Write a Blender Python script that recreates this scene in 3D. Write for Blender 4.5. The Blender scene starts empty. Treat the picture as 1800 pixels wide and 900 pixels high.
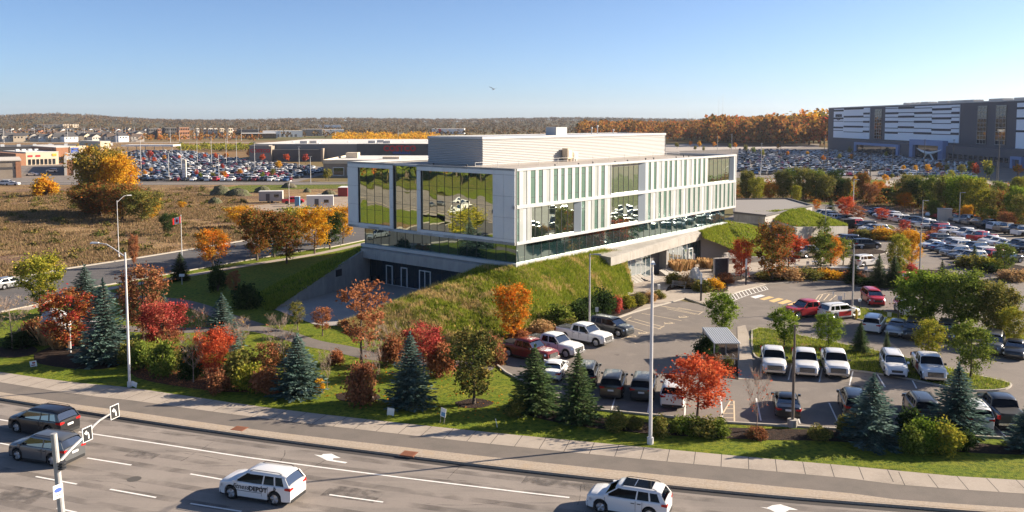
import bpy, math, random
import numpy as np
from mathutils import Vector, Matrix
R = math.radians
scn = bpy.context.scene
col = scn.collection
# ------------------------------------------------------------------ camera
CF, CTH, CPP, CH = 1533.67, 0.0767889, 331.09, 22.0
cam_d = bpy.data.cameras.new('camera'); cam = bpy.data.objects.new('camera', cam_d); col.objects.link(cam)
cam_d.sensor_width = 36; cam_d.lens = CF/1800*36
cam_d.shift_y = -(450-CPP)/1800
cam_d.clip_start = 1; cam_d.clip_end = 30000
cam.location = (0, 0, CH); cam.rotation_euler = (math.pi/2-CTH, 0, 0)
scn.camera = cam
# ------------------------------------------------------------------ sky and sun
SUN_AZ, SUN_EL = R(74.8), R(23.5)
wd = bpy.data.worlds.new('World'); scn.world = wd; wd.use_nodes = True
nt = wd.node_tree; bg = nt.nodes['Background']
sky = nt.nodes.new('ShaderNodeTexSky'); sky.sky_type = 'NISHITA'; sky.sun_disc = False
sky.sun_elevation = SUN_EL; sky.sun_rotation = SUN_AZ; sky.air_density = 0.6; sky.dust_density = 0.7; sky.ozone_density = 4.2; sky.altitude = 0
nt.links.new(sky.outputs[0], bg.inputs[0]); bg.inputs[1].default_value = 0.067
sl = bpy.data.lights.new('sun', 'SUN'); sl.energy = 5.0; sl.angle = R(0.53); sl.color = (1, .87, .70)
sun = bpy.data.objects.new('sun', sl); col.objects.link(sun)
sd = Vector((math.sin(SUN_AZ)*math.cos(SUN_EL), math.cos(SUN_AZ)*math.cos(SUN_EL), math.sin(SUN_EL)))
sun.rotation_euler = sd.to_track_quat('Z', 'Y').to_euler()
vs = scn.view_settings; vs.view_transform = 'Standard'; vs.look = 'None'; vs.exposure = 1.35; vs.gamma = 1; vs.use_curve_mapping = False
scn.cycles.max_bounces = 6; scn.cycles.diffuse_bounces = 4; scn.cycles.glossy_bounces = 3; scn.cycles.transmission_bounces = 4
scn.cycles.transparent_max_bounces = 6; scn.cycles.caustics_reflective = False; scn.cycles.caustics_refractive = False
scn.cycles.volume_bounces = 0
# ------------------------------------------------------------------ where things stand
AZ = 0.689856
CU = Vector((math.sin(AZ), math.cos(AZ), 0)); CV = Vector((-math.cos(AZ), math.sin(AZ), 0)); C0 = Vector((.3275, 100, 0))
BROT = math.pi/2-AZ
def ray(x, y):
    a = (x-900)/CF; b = -(y-CPP)/CF; c, s = math.cos(CTH), math.sin(CTH)
    return Vector((a, c+b*s, -s+b*c))
def G(x, y, z=0.0):
    d = ray(x, y); return Vector((0, 0, CH))+d*((z-CH)/d.z)
def LW(lx, ly, z=0): return C0+CU*lx+CV*ly+Vector((0, 0, z))
def ONX(x, y, lx):
    d = ray(x, y); o = Vector((0, 0, CH)); p = o+d*((lx-(o-C0).dot(CU))/d.dot(CU)); q = p-C0; return (q.dot(CU), q.dot(CV), p.z)
def ONY(x, y, ly):
    d = ray(x, y); o = Vector((0, 0, CH)); p = o+d*((ly-(o-C0).dot(CV))/d.dot(CV)); q = p-C0; return (q.dot(CU), q.dot(CV), p.z)
def top_h(g, ty):
    lo, hi = 0, 45
    for _ in range(40):
        m = (lo+hi)/2; zz = m-CH; c, s = math.cos(CTH), math.sin(CTH)
        y = CPP-CF*(g.y*s+zz*c)/(g.y*c-zz*s)
        if y > ty: lo = m
        else: hi = m
    return lo
# ------------------------------------------------------------------ materials
def mat(name, base, rough=.8, var=None, bump=None, metal=0, spec=.5, space='pos'):
    """var: list of (scale, colour, lo, hi) noise overlays; bump: (scale, strength)"""
    m = bpy.data.materials.new(name); m.use_nodes = True; t = m.node_tree; b = t.nodes['Principled BSDF']
    b.inputs['Roughness'].default_value = rough; b.inputs['Metallic'].default_value = metal
    b.inputs['Specular IOR Level'].default_value = spec
    b.inputs['Base Color'].default_value = (*base, 1)
    if var or bump:
        if space == 'pos': co = t.nodes.new('ShaderNodeNewGeometry').outputs['Position']
        else: co = t.nodes.new('ShaderNodeTexCoord').outputs['Object']
    if var:
        prev = None
        for i, (sc, c, lo, hi) in enumerate(var):
            n = t.nodes.new('ShaderNodeTexNoise'); n.inputs['Detail'].default_value = 5; n.inputs['Roughness'].default_value = .65
            if isinstance(sc, tuple):
                mp = t.nodes.new('ShaderNodeMapping'); mp.inputs['Scale'].default_value = sc[1:] ; mp.inputs['Rotation'].default_value = (0, 0, sc[0]); t.links.new(co, mp.inputs[0]); t.links.new(mp.outputs[0], n.inputs[0]); n.inputs['Scale'].default_value = 1
            else:
                n.inputs['Scale'].default_value = sc; t.links.new(co, n.inputs[0])
            mr = t.nodes.new('ShaderNodeMapRange'); mr.inputs[1].default_value = lo; mr.inputs[2].default_value = hi; t.links.new(n.outputs[0], mr.inputs[0])
            mx = t.nodes.new('ShaderNodeMixRGB'); mx.inputs[1].default_value = (*base, 1); mx.inputs[2].default_value = (*c, 1)
            if prev: t.links.new(prev, mx.inputs[1])
            t.links.new(mr.outputs[0], mx.inputs[0]); prev = mx.outputs[0]
        t.links.new(prev, b.inputs['Base Color'])
    if bump:
        n = t.nodes.new('ShaderNodeTexNoise'); n.inputs['Scale'].default_value = bump[0]; n.inputs['Detail'].default_value = 4; t.links.new(co, n.inputs[0])
        bp = t.nodes.new('ShaderNodeBump'); bp.inputs['Distance'].default_value = bump[1]; bp.inputs['Strength'].default_value = 1
        t.links.new(n.outputs[0], bp.inputs['Height']); t.links.new(bp.outputs[0], b.inputs['Normal'])
    return m
def leafmat(name, cols, trans=.35, patch=None):
    """cols spread over the leaves at random"""
    m = bpy.data.materials.new(name); m.use_nodes = True; t = m.node_tree; t.nodes.remove(t.nodes['Principled BSDF'])
    g = t.nodes.new('ShaderNodeNewGeometry'); r = t.nodes.new('ShaderNodeValToRGB'); e = r.color_ramp.elements
    for i in range(1, len(cols)-1): e.new(i/(len(cols)-1))
    for k, c in zip(sorted(e, key=lambda q: q.position), cols): k.color = (*c, 1)
    n = t.nodes.new('ShaderNodeTexNoise'); n.inputs['Scale'].default_value = .55; t.links.new(g.outputs['Position'], n.inputs[0])
    a = t.nodes.new('ShaderNodeMath'); a.operation = 'MULTIPLY_ADD'; a.inputs[1].default_value = 2.2; a.inputs[2].default_value = -1.1; t.links.new(n.outputs[0], a.inputs[0])
    b = t.nodes.new('ShaderNodeMath'); b.operation = 'ADD'; b.use_clamp = True; t.links.new(a.outputs[0], b.inputs[0]); t.links.new(g.outputs['Random Per Island'], b.inputs[1])
    t.links.new(b.outputs[0], r.inputs[0])
    d = t.nodes.new('ShaderNodeBsdfDiffuse'); tr = t.nodes.new('ShaderNodeBsdfTranslucent'); mx = t.nodes.new('ShaderNodeMixShader'); mx.inputs[0].default_value = trans
    t.links.new(r.outputs[0], d.inputs[0]); t.links.new(r.outputs[0], tr.inputs[0]); t.links.new(d.outputs[0], mx.inputs[1]); t.links.new(tr.outputs[0], mx.inputs[2])
    t.links.new(mx.outputs[0], t.nodes['Material Output'].inputs[0]); return m
def glassmat(name, tint, refl, dark, wave=0.0, wscale=.6, rough=.01):
    m = bpy.data.materials.new(name); m.use_nodes = True; t = m.node_tree; t.nodes.remove(t.nodes['Principled BSDF'])
    gl = t.nodes.new('ShaderNodeBsdfGlossy'); gl.inputs[0].default_value = (*tint, 1); gl.inputs['Roughness'].default_value = rough
    d = t.nodes.new('ShaderNodeBsdfDiffuse'); d.inputs[0].default_value = (*dark, 1)
    lw = t.nodes.new('ShaderNodeFresnel'); lw.inputs[0].default_value = 1.5
    a = t.nodes.new('ShaderNodeMath'); a.operation = 'ADD'; a.use_clamp = True; a.inputs[1].default_value = refl; t.links.new(lw.outputs[0], a.inputs[0])
    mx = t.nodes.new('ShaderNodeMixShader'); t.links.new(a.outputs[0], mx.inputs[0]); t.links.new(d.outputs[0], mx.inputs[1]); t.links.new(gl.outputs[0], mx.inputs[2])
    t.links.new(mx.outputs[0], t.nodes['Material Output'].inputs[0])
    if wave:
        co = t.nodes.new('ShaderNodeTexCoord'); n = t.nodes.new('ShaderNodeTexNoise'); n.inputs['Scale'].default_value = wscale; n.inputs['Detail'].default_value = .3
        t.links.new(co.outputs['Object'], n.inputs[0]); bp = t.nodes.new('ShaderNodeBump'); bp.inputs['Distance'].default_value = wave
        t.links.new(n.outputs[0], bp.inputs['Height']); t.links.new(bp.outputs[0], gl.inputs['Normal'])
    return m
M = {}
M['hill'] = mat('wooded_hillside', (.085, .065, .03), .95, [(.004, (.12, .075, .035), .45, .6), (.02, (.05, .055, .02), .45, .65)], None, spec=.1)
M['lawn'] = mat('lawn_grass', (.165, .205, .018), .9, [(.35, (.23, .235, .025), .42, .62), (2.5, (.05, .09, .012), .45, .65), (.9, (.17, .14, .035), .62, .74), (9, (.045, .075, .01), .5, .75)], (14, .12), spec=.1)
M['rough'] = mat('rough_grass', (.19, .19, .035), .95, [(1.2, (.07, .11, .018), .40, .60), (.5, (.34, .22, .09), .54, .70), (5, (.04, .07, .012), .55, .75)], (7, .35), spec=.1)
M['field'] = mat('dry_field', (.34, .215, .105), .95, [((.5, .02, .05, 1), (.22, .14, .07), .42, .56), ((.3, .05, .16, 1), (.16, .095, .07), .50, .64), (.25, (.34, .24, .11), .52, .68), (1.6, (.10, .07, .03), .52, .72)], (2.5, .5), spec=.1)
M['far'] = mat('far_ground', (.16, .13, .06), .95, [((0, .004, .0009, 1), (.22, .13, .06), .45, .6), ((0, .006, .003, 1), (.10, .10, .035), .48, .62)], None, spec=.1)
M['mulch'] = mat('dark_mulch', (.045, .032, .026), .95, [(3, (.10, .06, .04), .5, .7), (14, (.02, .015, .012), .5, .7)], (16, .15), spec=.1)
M['litter'] = mat('leaf_litter', (.16, .07, .035), .95, [(2, (.07, .045, .03), .45, .62), (9, (.28, .10, .05), .58, .72)], (16, .1), spec=.1)
M['road'] = mat('road_asphalt', (.265, .226, .195), .9, [((R(-12), .03, .9, 1), (.21, .182, .158), .45, .60), (.12, (.30, .257, .22), .45, .65), (22, (.15, .13, .115), .5, .8), ((R(-9), .10, 3.0, 1), (.12, .105, .095), .64, .72)], (40, .01), spec=.3)
M['sideroad'] = mat('side_asphalt', (.115, .105, .10), .9, [((R(60), .03, .8, 1), (.09, .083, .08), .45, .6), (20, (.14, .13, .12), .5, .8)], (40, .01), spec=.3)
M['lot'] = mat('lot_asphalt', (.21, .178, .152), .9, [(.09, (.17, .145, .125), .42, .6), (.6, (.235, .2, .17), .5, .7), (20, (.11, .097, .087), .5, .8)], (40, .01), spec=.3)
M['path'] = mat('path_asphalt', (.19, .162, .138), .9, [(.5, (.16, .14, .12), .45, .65), (20, (.10, .087, .078), .5, .8)], (40, .01), spec=.2)
M['paver'] = mat('paver_strip', (.42, .345, .27), .9, [(6, (.34, .275, .21), .42, .6), (.8, (.40, .31, .22), .5, .7)], (12, .03), spec=.2)
M['walk'] = mat('sidewalk_concrete', (.39, .33, .27), .9, [(.4, (.32, .27, .22), .45, .65), (6, (.43, .37, .31), .5, .75)], (30, .01), spec=.2)
M['kerb'] = mat('kerb_concrete', (.42, .38, .32), .9, [(2, (.38, .34, .29), .45, .7)], None, spec=.2)
M['gutter_shade_and_joint'] = mat('gutter_shade_and_joint', (.055, .047, .042), .95)  # kerb-side shade put into the colour; also used for the sidewalk joints
M['paint'] = mat('white_road_paint', (.78, .75, .70), .8, [(5, (.55, .5, .45), .55, .75)])
M['paint_y'] = mat('cream_road_paint', (.66, .52, .34), .8, [(5, (.45, .37, .27), .5, .7)])
M['paint_o'] = mat('ochre_road_paint', (.66, .44, .18), .8, [(5, (.5, .37, .2), .5, .7)])
M['conc'] = mat('board_marked_concrete', (.36, .335, .30), .85, [(.5, (.29, .27, .245), .42, .62), ((BROT, 1.5, 1.5, .25), (.42, .39, .35), .5, .68)], (9, .02))
M['conc_l'] = mat('pale_concrete', (.37, .34, .30), .85, [(.5, (.30, .275, .24), .45, .65), ((.3, 2.2, 2.2, .2), (.26, .235, .20), .5, .66)], (9, .02))
M['terrace'] = mat('terrace_concrete', (.36, .32, .28), .85, [(.3, (.31, .28, .25), .42, .62), (4, (.39, .36, .32), .5, .7)])
M['panel'] = mat('white_aluminium_panel', (.50, .495, .48), .45, [(.4, (.455, .455, .445), .45, .6)])
M['infill'] = mat('fritted_infill_panel', (.34, .36, .34), .35, [(.35, (.39, .40, .375), .45, .6)])
M['panel_s'] = mat('silver_aluminium_panel', (.74, .74, .74), .40, [(.3, (.69, .69, .70), .45, .6)], metal=.15)
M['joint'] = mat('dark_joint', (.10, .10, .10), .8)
M['white'] = mat('white_metal', (.78, .77, .74), .5)
M['louvre'] = mat('white_louvre', (.43, .42, .405), .5)
M['roofgravel'] = mat('roof_membrane', (.40, .35, .30), .95, [(.5, (.33, .29, .25), .45, .65)])
M['roofwhite'] = mat('white_roof', (.66, .62, .56), .9, [(.08, (.55, .51, .46), .45, .65)])
M['shaded_reveal'] = mat('blue_grey_shaded_reveal', (.30, .34, .37), .5)  # shade on the inset window returns is put into this colour
M['g_mirror'] = glassmat('mirror_glass', (.90, .92, .74), .62, (.02, .03, .02), .016, .42)
M['g_ribbon'] = glassmat('ribbon_glass', (.74, .88, .82), .34, (.015, .035, .035), .012, .45)
M['g_big'] = glassmat('picture_glass', (.80, .90, .80), .50, (.02, .03, .025), .014, .45)
M['g_dark'] = glassmat('dark_wall_glass', (.5, .7, .8), .10, (.012, .022, .032), .004, .9)
M['g_entr'] = glassmat('entrance_glass', (.85, .92, .95), .50, (.10, .14, .16), .02, .7)
M['g_frit'] = glassmat('green_fritted_glass', (.8, .95, .9), .10, (.11, .185, .15), .003, .9, .08)
M['g_far'] = glassmat('far_glass', (.6, .6, .6), .12, (.02, .025, .03))
M['brick'] = mat('red_brick', (.36, .17, .09), .9, [(1, (.30, .14, .08), .45, .65)])
M['cream'] = mat('cream_render', (.62, .50, .36), .9)
M['tan'] = mat('tan_block', (.30, .245, .19), .9, [(.3, (.25, .20, .15), .45, .65)])
M['dgrey'] = mat('dark_grey_cladding', (.115, .105, .10), .8, [(.2, (.095, .088, .085), .45, .6)])
M['mgrey'] = mat('mid_grey_cladding', (.24, .215, .19), .8)
M['shingle'] = mat('dark_shingle', (.075, .07, .07), .95)
M['shingle_b'] = mat('brown_shingle', (.13, .09, .065), .95)
M['pale'] = mat('pale_siding', (.55, .50, .43), .9)
M['azw'] = mat('pale_warehouse_panel', (.90, .91, .93), .7)
M['azd'] = mat('charcoal_warehouse_panel', (.12, .11, .12), .8)
M['azs'] = mat('warehouse_stripe', (.045, .045, .055), .8)
M['azb'] = mat('blue_entrance_panel', (.20, .27, .46), .6)
M['blue'] = mat('blue_sign', (.06, .12, .42), .6)
M['redsign'] = mat('red_sign', (.55, .02, .03), .6)
M['black'] = mat('black_plastic', (.012, .012, .013), .6)
M['rubber'] = mat('tyre_rubber', (.014, .014, .014), .85)
M['rim'] = mat('alloy_rim', (.50, .50, .51), .35, metal=.7)
M['carglass'] = glassmat('car_glass', (.22, .235, .25), .0, (.006, .008, .011))
M['chrome'] = mat('chrome_trim', (.6, .6, .6), .25, metal=.9)
M['lens'] = mat('headlight_lens', (.62, .64, .66), .15, metal=.4)
M['tail'] = mat('tail_light', (.42, .01, .01), .2)
M['plate'] = mat('plate', (.7, .7, .7), .5)
M['galv'] = mat('galvanised_steel', (.46, .44, .42), .5, [(3, (.38, .37, .35), .45, .65)], metal=.3)
M['whitepole'] = mat('pale_painted_pole', (.66, .63, .60), .5)
M['bronze'] = mat('bronze_pole', (.15, .115, .09), .6)
M['dark'] = mat('dark_metal', (.03, .03, .033), .6)
M['bark'] = mat('bark', (.10, .075, .055), .95, [(4, (.06, .045, .035), .45, .65)], (9, .05), space='obj')
M['palebark'] = mat('pale_bark', (.30, .22, .17), .95)
M['wood'] = mat('bench_wood', (.30, .26, .22), .8)
M['rock'] = mat('white_rock', (.60, .56, .50), .9, [(1.5, (.42, .38, .33), .45, .65)], (3, .2), space='obj')
M['boulder'] = mat('grey_boulder', (.42, .42, .43), .9, [(.8, (.28, .28, .29), .48, .62), (5, (.52, .51, .50), .5, .7)], (3, .06), space='obj')
M['stone'] = mat('dark_stone', (.035, .04, .05), .35, [(2, (.07, .08, .09), .5, .7)], space='obj')
M['dirt'] = mat('dirt_pile', (.10, .085, .05), .95, [(.5, (.075, .085, .03), .42, .56), (3, (.18, .14, .10), .5, .7)], (1.5, .5))
M['gravel'] = mat('gravel_yard', (.33, .25, .18), .95, [(.3, (.26, .195, .14), .45, .65)], (8, .05))
M['rust'] = mat('rust_drain', (.24, .09, .045), .9)
M['manhole'] = mat('manhole_iron', (.085, .075, .065), .8)
M['boxred'] = mat('container_red', (.30, .035, .03), .6)
M['boxgrey'] = mat('trailer_grey', (.42, .39, .35), .7)
M['boxwhite'] = mat('trailer_white', (.72, .69, .63), .6)
M['boxblue'] = mat('toilet_blue', (.12, .28, .45), .6)
M['yellow'] = mat('yellow_paint', (.62, .40, .03), .6)

def wearmat(name, c, amt, sc):
    m = bpy.data.materials.new(name); m.use_nodes = True; t = m.node_tree; b = t.nodes['Principled BSDF']; b.inputs['Base Color'].default_value = (*c, 1); b.inputs['Roughness'].default_value = .85
    g = t.nodes.new('ShaderNodeNewGeometry'); n = t.nodes.new('ShaderNodeTexNoise'); n.inputs['Scale'].default_value = sc; n.inputs['Detail'].default_value = 4; t.links.new(g.outputs['Position'], n.inputs[0])
    r = t.nodes.new('ShaderNodeMapRange'); r.inputs[1].default_value = .38; r.inputs[2].default_value = .66; r.inputs[4].default_value = amt; t.links.new(n.outputs[0], r.inputs[0]); t.links.new(r.outputs[0], b.inputs['Alpha']); return m
M['wear'] = wearmat('tyre_worn_asphalt', (.13, .112, .10), .42, .5); M['patch'] = wearmat('asphalt_patch', (.12, .105, .095), .6, 1.5); M['crack'] = wearmat('crack_sealant', (.05, .045, .04), .8, 1.2)
M['trunk'] = M['bark']
def paint(name, c, met=0.0, rough=.32):
    m = mat(name, c, rough, metal=met); b = m.node_tree.nodes['Principled BSDF']; b.inputs['Coat Weight'].default_value = .6; b.inputs['Coat Roughness'].default_value = .06; return m
P = {'white': paint('white_car_paint', (.72, .71, .69)), 'silver': paint('silver_car_paint', (.40, .40, .40), .5), 'grey': paint('grey_car_paint', (.13, .135, .14), .4),
     'dark grey': paint('dark_grey_car_paint', (.045, .05, .055), .3), 'black': paint('black_car_paint', (.010, .010, .012)), 'navy blue': paint('navy_car_paint', (.012, .025, .07), .2),
     'blue': paint('blue_car_paint', (.03, .09, .22), .2), 'red': paint('red_car_paint', (.42, .015, .02)), 'dark red': paint('dark_red_car_paint', (.16, .012, .012)), 'beige': paint('beige_car_paint', (.36, .30, .23), .3)}
LM = {
 'red': leafmat('red_leaves', [(.183, .037, .030), (.415, .055, .049), (.634, .122, .098), (.464, .159, .085)]),
 'flag': leafmat('flag_red', [(.732, .037, .037), (.756, .043, .037)], .5), 'flagw': leafmat('flag_white', [(.800, .800, .800), (.800, .800, .800)], .5),
 'scarlet': leafmat('scarlet_leaves', [(.38, .06, .03), (.60, .11, .045), (.66, .19, .07)]),
 'redbrown': leafmat('red_brown_leaves', [(.159, .085, .043), (.317, .122, .061), (.464, .183, .085), (.220, .159, .061)]),
 'redtop': leafmat('red_and_bronze_leaves', [(.317, .037, .037), (.415, .085, .037), (.366, .159, .049), (.244, .122, .037)]),
 'brown': leafmat('brown_oak_leaves', [(.268, .110, .049), (.439, .183, .085), (.342, .134, .061)]),
 'orange': leafmat('orange_leaves', [(.610, .159, .018), (.756, .268, .024), (.512, .244, .037), (.305, .220, .037)]),
 'yellow': leafmat('yellow_leaves', [(.634, .317, .024), (.732, .439, .037), (.464, .305, .037), (.756, .293, .024)]),
 'yellowgreen': leafmat('yellow_green_leaves', [(.110, .159, .024), (.268, .268, .037), (.488, .390, .049), (.183, .207, .030)]),
 'goldmix': leafmat('gold_and_green_leaves', [(.13, .14, .03), (.30, .24, .045), (.52, .32, .05), (.24, .20, .04), (.44, .22, .05)]),
 'green': leafmat('green_leaves', [(.061, .091, .017), (.122, .171, .030), (.195, .244, .043), (.305, .317, .061)]),
 'darkgreen': leafmat('dark_green_leaves', [(.022, .043, .015), (.043, .073, .022), (.073, .110, .030)]),
 'brightgreen': leafmat('fresh_green_leaves', [(.085, .146, .018), (.183, .256, .030), (.305, .366, .049)]),
 'olive': leafmat('olive_leaves', [(.085, .110, .024), (.207, .207, .049), (.342, .268, .073), (.146, .159, .037)]),
 'mapleturn': leafmat('turning_maple_leaves', [(.085, .122, .024), (.244, .134, .037), (.415, .122, .037), (.146, .146, .037)]),
 'spruce': leafmat('blue_spruce_needles', [(.049, .091, .073), (.098, .159, .128), (.183, .256, .220)], .12),
 'fir': leafmat('green_conifer_needles', [(.043, .079, .030), (.085, .134, .049), (.146, .195, .073)], .12),
 'pine': leafmat('bronze_green_pine_needles', [(.061, .079, .024), (.146, .134, .037), (.244, .171, .049)], .15),
 'straw': leafmat('straw_plumes', [(.415, .244, .110), (.610, .390, .195), (.317, .220, .085)]),
 'grassblade': leafmat('berm_grass_blades', [(.122, .183, .020), (.244, .305, .030), (.403, .403, .061), (.207, .244, .037)], .35),
 'dryblade': leafmat('dry_grass_blades', [(.366, .305, .085), (.634, .439, .183), (.756, .537, .268), (.244, .268, .049)], .35),
 'fieldblade': leafmat('field_grass_blades', [(.15, .11, .05), (.27, .175, .09), (.36, .25, .13), (.25, .155, .10), (.16, .14, .055)], .35),
 'woods': leafmat('far_autumn_woods', [(.04, .05, .018), (.12, .07, .028), (.20, .085, .03), (.09, .085, .028), (.22, .125, .045)], .1),
 'forest': leafmat('autumn_forest', [(.05, .06, .02), (.20, .13, .035), (.52, .19, .045), (.42, .24, .06), (.14, .12, .035), (.52, .13, .04)], .3),
 'pinkheath': leafmat('pinkish_brush', [(.195, .122, .098), (.317, .195, .146), (.244, .183, .073)], .3),
}
# ------------------------------------------------------------------ mesh helpers
class MB:
    def __init__(s): s.v = []; s.f = []; s.m = []
    def add(s, vs, fs, mi=0):
        n = len(s.v); s.v += [tuple(v) for v in vs]; s.f += [tuple(i+n for i in f) for f in fs]; s.m += [mi]*len(fs); return s
    def box(s, x0, x1, y0, y1, z0, z1, mi=0):
        return s.add([(x0, y0, z0), (x1, y0, z0), (x1, y1, z0), (x0, y1, z0), (x0, y0, z1), (x1, y0, z1), (x1, y1, z1), (x0, y1, z1)],
                     [(0, 3, 2, 1), (4, 5, 6, 7), (0, 1, 5, 4), (1, 2, 6, 5), (2, 3, 7, 6), (3, 0, 4, 7)], mi)
    def prism(s, pts, z0, z1, mi=0):
        n = len(pts); a = sum(pts[i][0]*pts[(i+1) % n][1]-pts[(i+1) % n][0]*pts[i][1] for i in range(n))
        if a < 0: pts = pts[::-1]
        f0 = (lambda i: z0[i]) if isinstance(z0, (list, tuple)) else (lambda i: z0)
        f1 = (lambda i: z1[i]) if isinstance(z1, (list, tuple)) else (lambda i: z1)
        return s.add([(p[0], p[1], f0(i)) for i, p in enumerate(pts)]+[(p[0], p[1], f1(i)) for i, p in enumerate(pts)],
                     [tuple(range(n))[::-1], tuple(range(n, 2*n))]+[(i, (i+1) % n, (i+1) % n+n, i+n) for i in range(n)], mi)
    def tube(s, pts, r, n=8, mi=0, cap=True):
        pts = [Vector(p) for p in pts]
        if not isinstance(r, (list, tuple)): r = [r]*len(pts)
        vs = []; fs = []
        for i, p in enumerate(pts):
            d = (pts[min(i+1, len(pts)-1)]-pts[max(i-1, 0)]).normalized()
            a = d.cross(Vector((0, 0, 1)) if abs(d.z) < .9 else Vector((1, 0, 0))).normalized(); b = d.cross(a)
            for k in range(n):
                t = 2*math.pi*k/n; vs.append(p+(a*math.cos(t)+b*math.sin(t))*r[i])
        for i in range(len(pts)-1):
            for k in range(n): fs.append((i*n+k, i*n+(k+1) % n, (i+1)*n+(k+1) % n, (i+1)*n+k))
        if cap: fs += [tuple(range(n)), tuple(range((len(pts)-1)*n, len(pts)*n))[::-1]]
        return s.add(vs, fs, mi)
    def quad(s, a, b, c, d, mi=0): return s.add([a, b, c, d], [(0, 1, 2, 3)], mi)
    def mesh(s, name, mats, smooth=False):
        me = bpy.data.meshes.new(name); me.from_pydata(s.v, [], s.f)
        for m in mats: me.materials.append(m)
        if len(mats) > 1: me.polygons.foreach_set('material_index', s.m)
        if smooth: me.polygons.foreach_set('use_smooth', [True]*len(s.f))
        me.update(); return me
    def build(s, name, mats, parent=None, smooth=False, label=None):
        if not isinstance(mats, (list, tuple)): mats = [mats]
        return link(name, s.mesh(name, mats, smooth), parent, label)
def link(name, me, parent=None, label=None):
    o = bpy.data.objects.new(name, me); col.objects.link(o)
    if parent: o.parent = parent
    if label: o['label'] = label
    return o
def np_mesh(name, V, F, mats, mi=None):
    me = bpy.data.meshes.new(name); V = np.asarray(V, dtype=np.float32).reshape(-1, 3); F = np.asarray(F, dtype=np.int32); k = F.shape[1]
    me.vertices.add(len(V)); me.vertices.foreach_set('co', V.ravel())
    me.loops.add(F.size); me.loops.foreach_set('vertex_index', F.ravel())
    me.polygons.add(len(F)); me.polygons.foreach_set('loop_start', np.arange(len(F), dtype=np.int32)*k)
    try: me.polygons.foreach_set('loop_total', np.full(len(F), k, dtype=np.int32))
    except Exception: pass
    for m in mats: me.materials.append(m)
    if mi is not None: me.polygons.foreach_set('material_index', np.asarray(mi, dtype=np.int32))
    me.update(calc_edges=True); return me
def thing(name, label, cat, loc=(0, 0, 0), rz=0, group=None):
    o = bpy.data.objects.new(name, None); col.objects.link(o); o.location = loc; o.rotation_euler = (0, 0, rz); o.empty_display_size = .2
    return tag(o, label, cat, group)
def tag(o, label=None, cat=None, group=None, kind=None):
    if label: o['label'] = label
    if cat: o['category'] = cat
    if group: o['group'] = group
    if kind: o['kind'] = kind
    return o
def dup(root, loc, rz=0, label=None, group=None, scale=None, matmap=None):
    r = root.copy(); col.objects.link(r); r.location = loc; r.rotation_euler = (0, 0, rz)
    if scale is not None: r.scale = scale
    if label: r['label'] = label
    if group: r['group'] = group
    if matmap: remat(r, matmap)
    for ch in list(root.children):
        c = ch.copy(); col.objects.link(c); c.parent = r
        if matmap: remat(c, matmap)
        for g in list(ch.children):
            d = g.copy(); col.objects.link(d); d.parent = c
            if matmap: remat(d, matmap)
    return r
def remat(o, mm):
    if o.type != 'MESH': return
    for i, s in enumerate(o.material_slots):
        m = o.data.materials[i]
        if m and m.name in mm: s.link = 'OBJECT'; s.material = mm[m.name]
def sheet(name, pts, z, m, label=None):
    pts = [(p[0], p[1]) for p in pts]; n = len(pts); a = sum(pts[i][0]*pts[(i+1) % n][1]-pts[(i+1) % n][0]*pts[i][1] for i in range(n))
    if a < 0: pts = pts[::-1]
    mb = MB(); mb.add([(p[0], p[1], z) for p in pts], [tuple(range(n))]); o = mb.build(name, m); o['kind'] = 'structure'
    if label: o['label'] = label
    return o
def GP(pts, z=0): return [tuple(G(x, y, z))[:2] for x, y in pts]
def off(pts, d):
    """offset an open polyline sideways (left positive)"""
    out = []
    for i, p in enumerate(pts):
        a = Vector(pts[max(i-1, 0)]); b = Vector(pts[min(i+1, len(pts)-1)]); t = (b-a); t = Vector((t.x, t.y)).normalized(); out.append((p[0]-t.y*d, p[1]+t.x*d))
    return out
def dens(pts, n=4):
    """Catmull-Rom refinement of an open polyline"""
    P_ = [Vector((p[0], p[1])) for p in pts]; out = []
    for i in range(len(P_)-1):
        p0 = P_[max(i-1, 0)]; p1 = P_[i]; p2 = P_[i+1]; p3 = P_[min(i+2, len(P_)-1)]
        for k in range(n):
            t = k/n; out.append(tuple(.5*((2*p1)+(p2-p0)*t+(2*p0-5*p1+4*p2-p3)*t*t+(3*p1-p0-3*p2+p3)*t*t*t)))
    out.append(tuple(P_[-1])); return out
def ribbon(mb, pts, w, z, mi=0):
    a = off(pts, w/2); b = off(pts, -w/2)
    for i in range(len(pts)-1): mb.quad((*b[i], z), (*b[i+1], z), (*a[i+1], z), (*a[i], z), mi)
def kerb(mb, pts, w=.2, z0=-.02, z1=.13, closed=False):
    if closed: pts = pts+[pts[0]]
    a = off(pts, w/2); b = off(pts, -w/2)
    if closed: a[-1] = a[0]; b[-1] = b[0]
    for i in range(len(pts)-1):
        mb.add([(*b[i], z0), (*b[i+1], z0), (*a[i+1], z0), (*a[i], z0), (*b[i], z1), (*b[i+1], z1), (*a[i+1], z1), (*a[i], z1)], [(4, 5, 6, 7), (0, 1, 5, 4), (2, 3, 7, 6), (1, 2, 6, 5), (3, 0, 4, 7)])
def text_mesh(s, size, depth=.01, bold=False):
    cu = bpy.data.curves.new('lettering', 'FONT'); cu.body = s; cu.size = size; cu.extrude = depth; cu.align_x = 'CENTER'; cu.align_y = 'CENTER'; cu.resolution_u = 2
    if bold: cu.offset = size*.03
    o = bpy.data.objects.new('lettering', cu); col.objects.link(o); dg = bpy.context.evaluated_depsgraph_get(); dg.update()
    me = bpy.data.meshes.new_from_object(o.evaluated_get(dg)); bpy.data.objects.remove(o); return me
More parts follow.
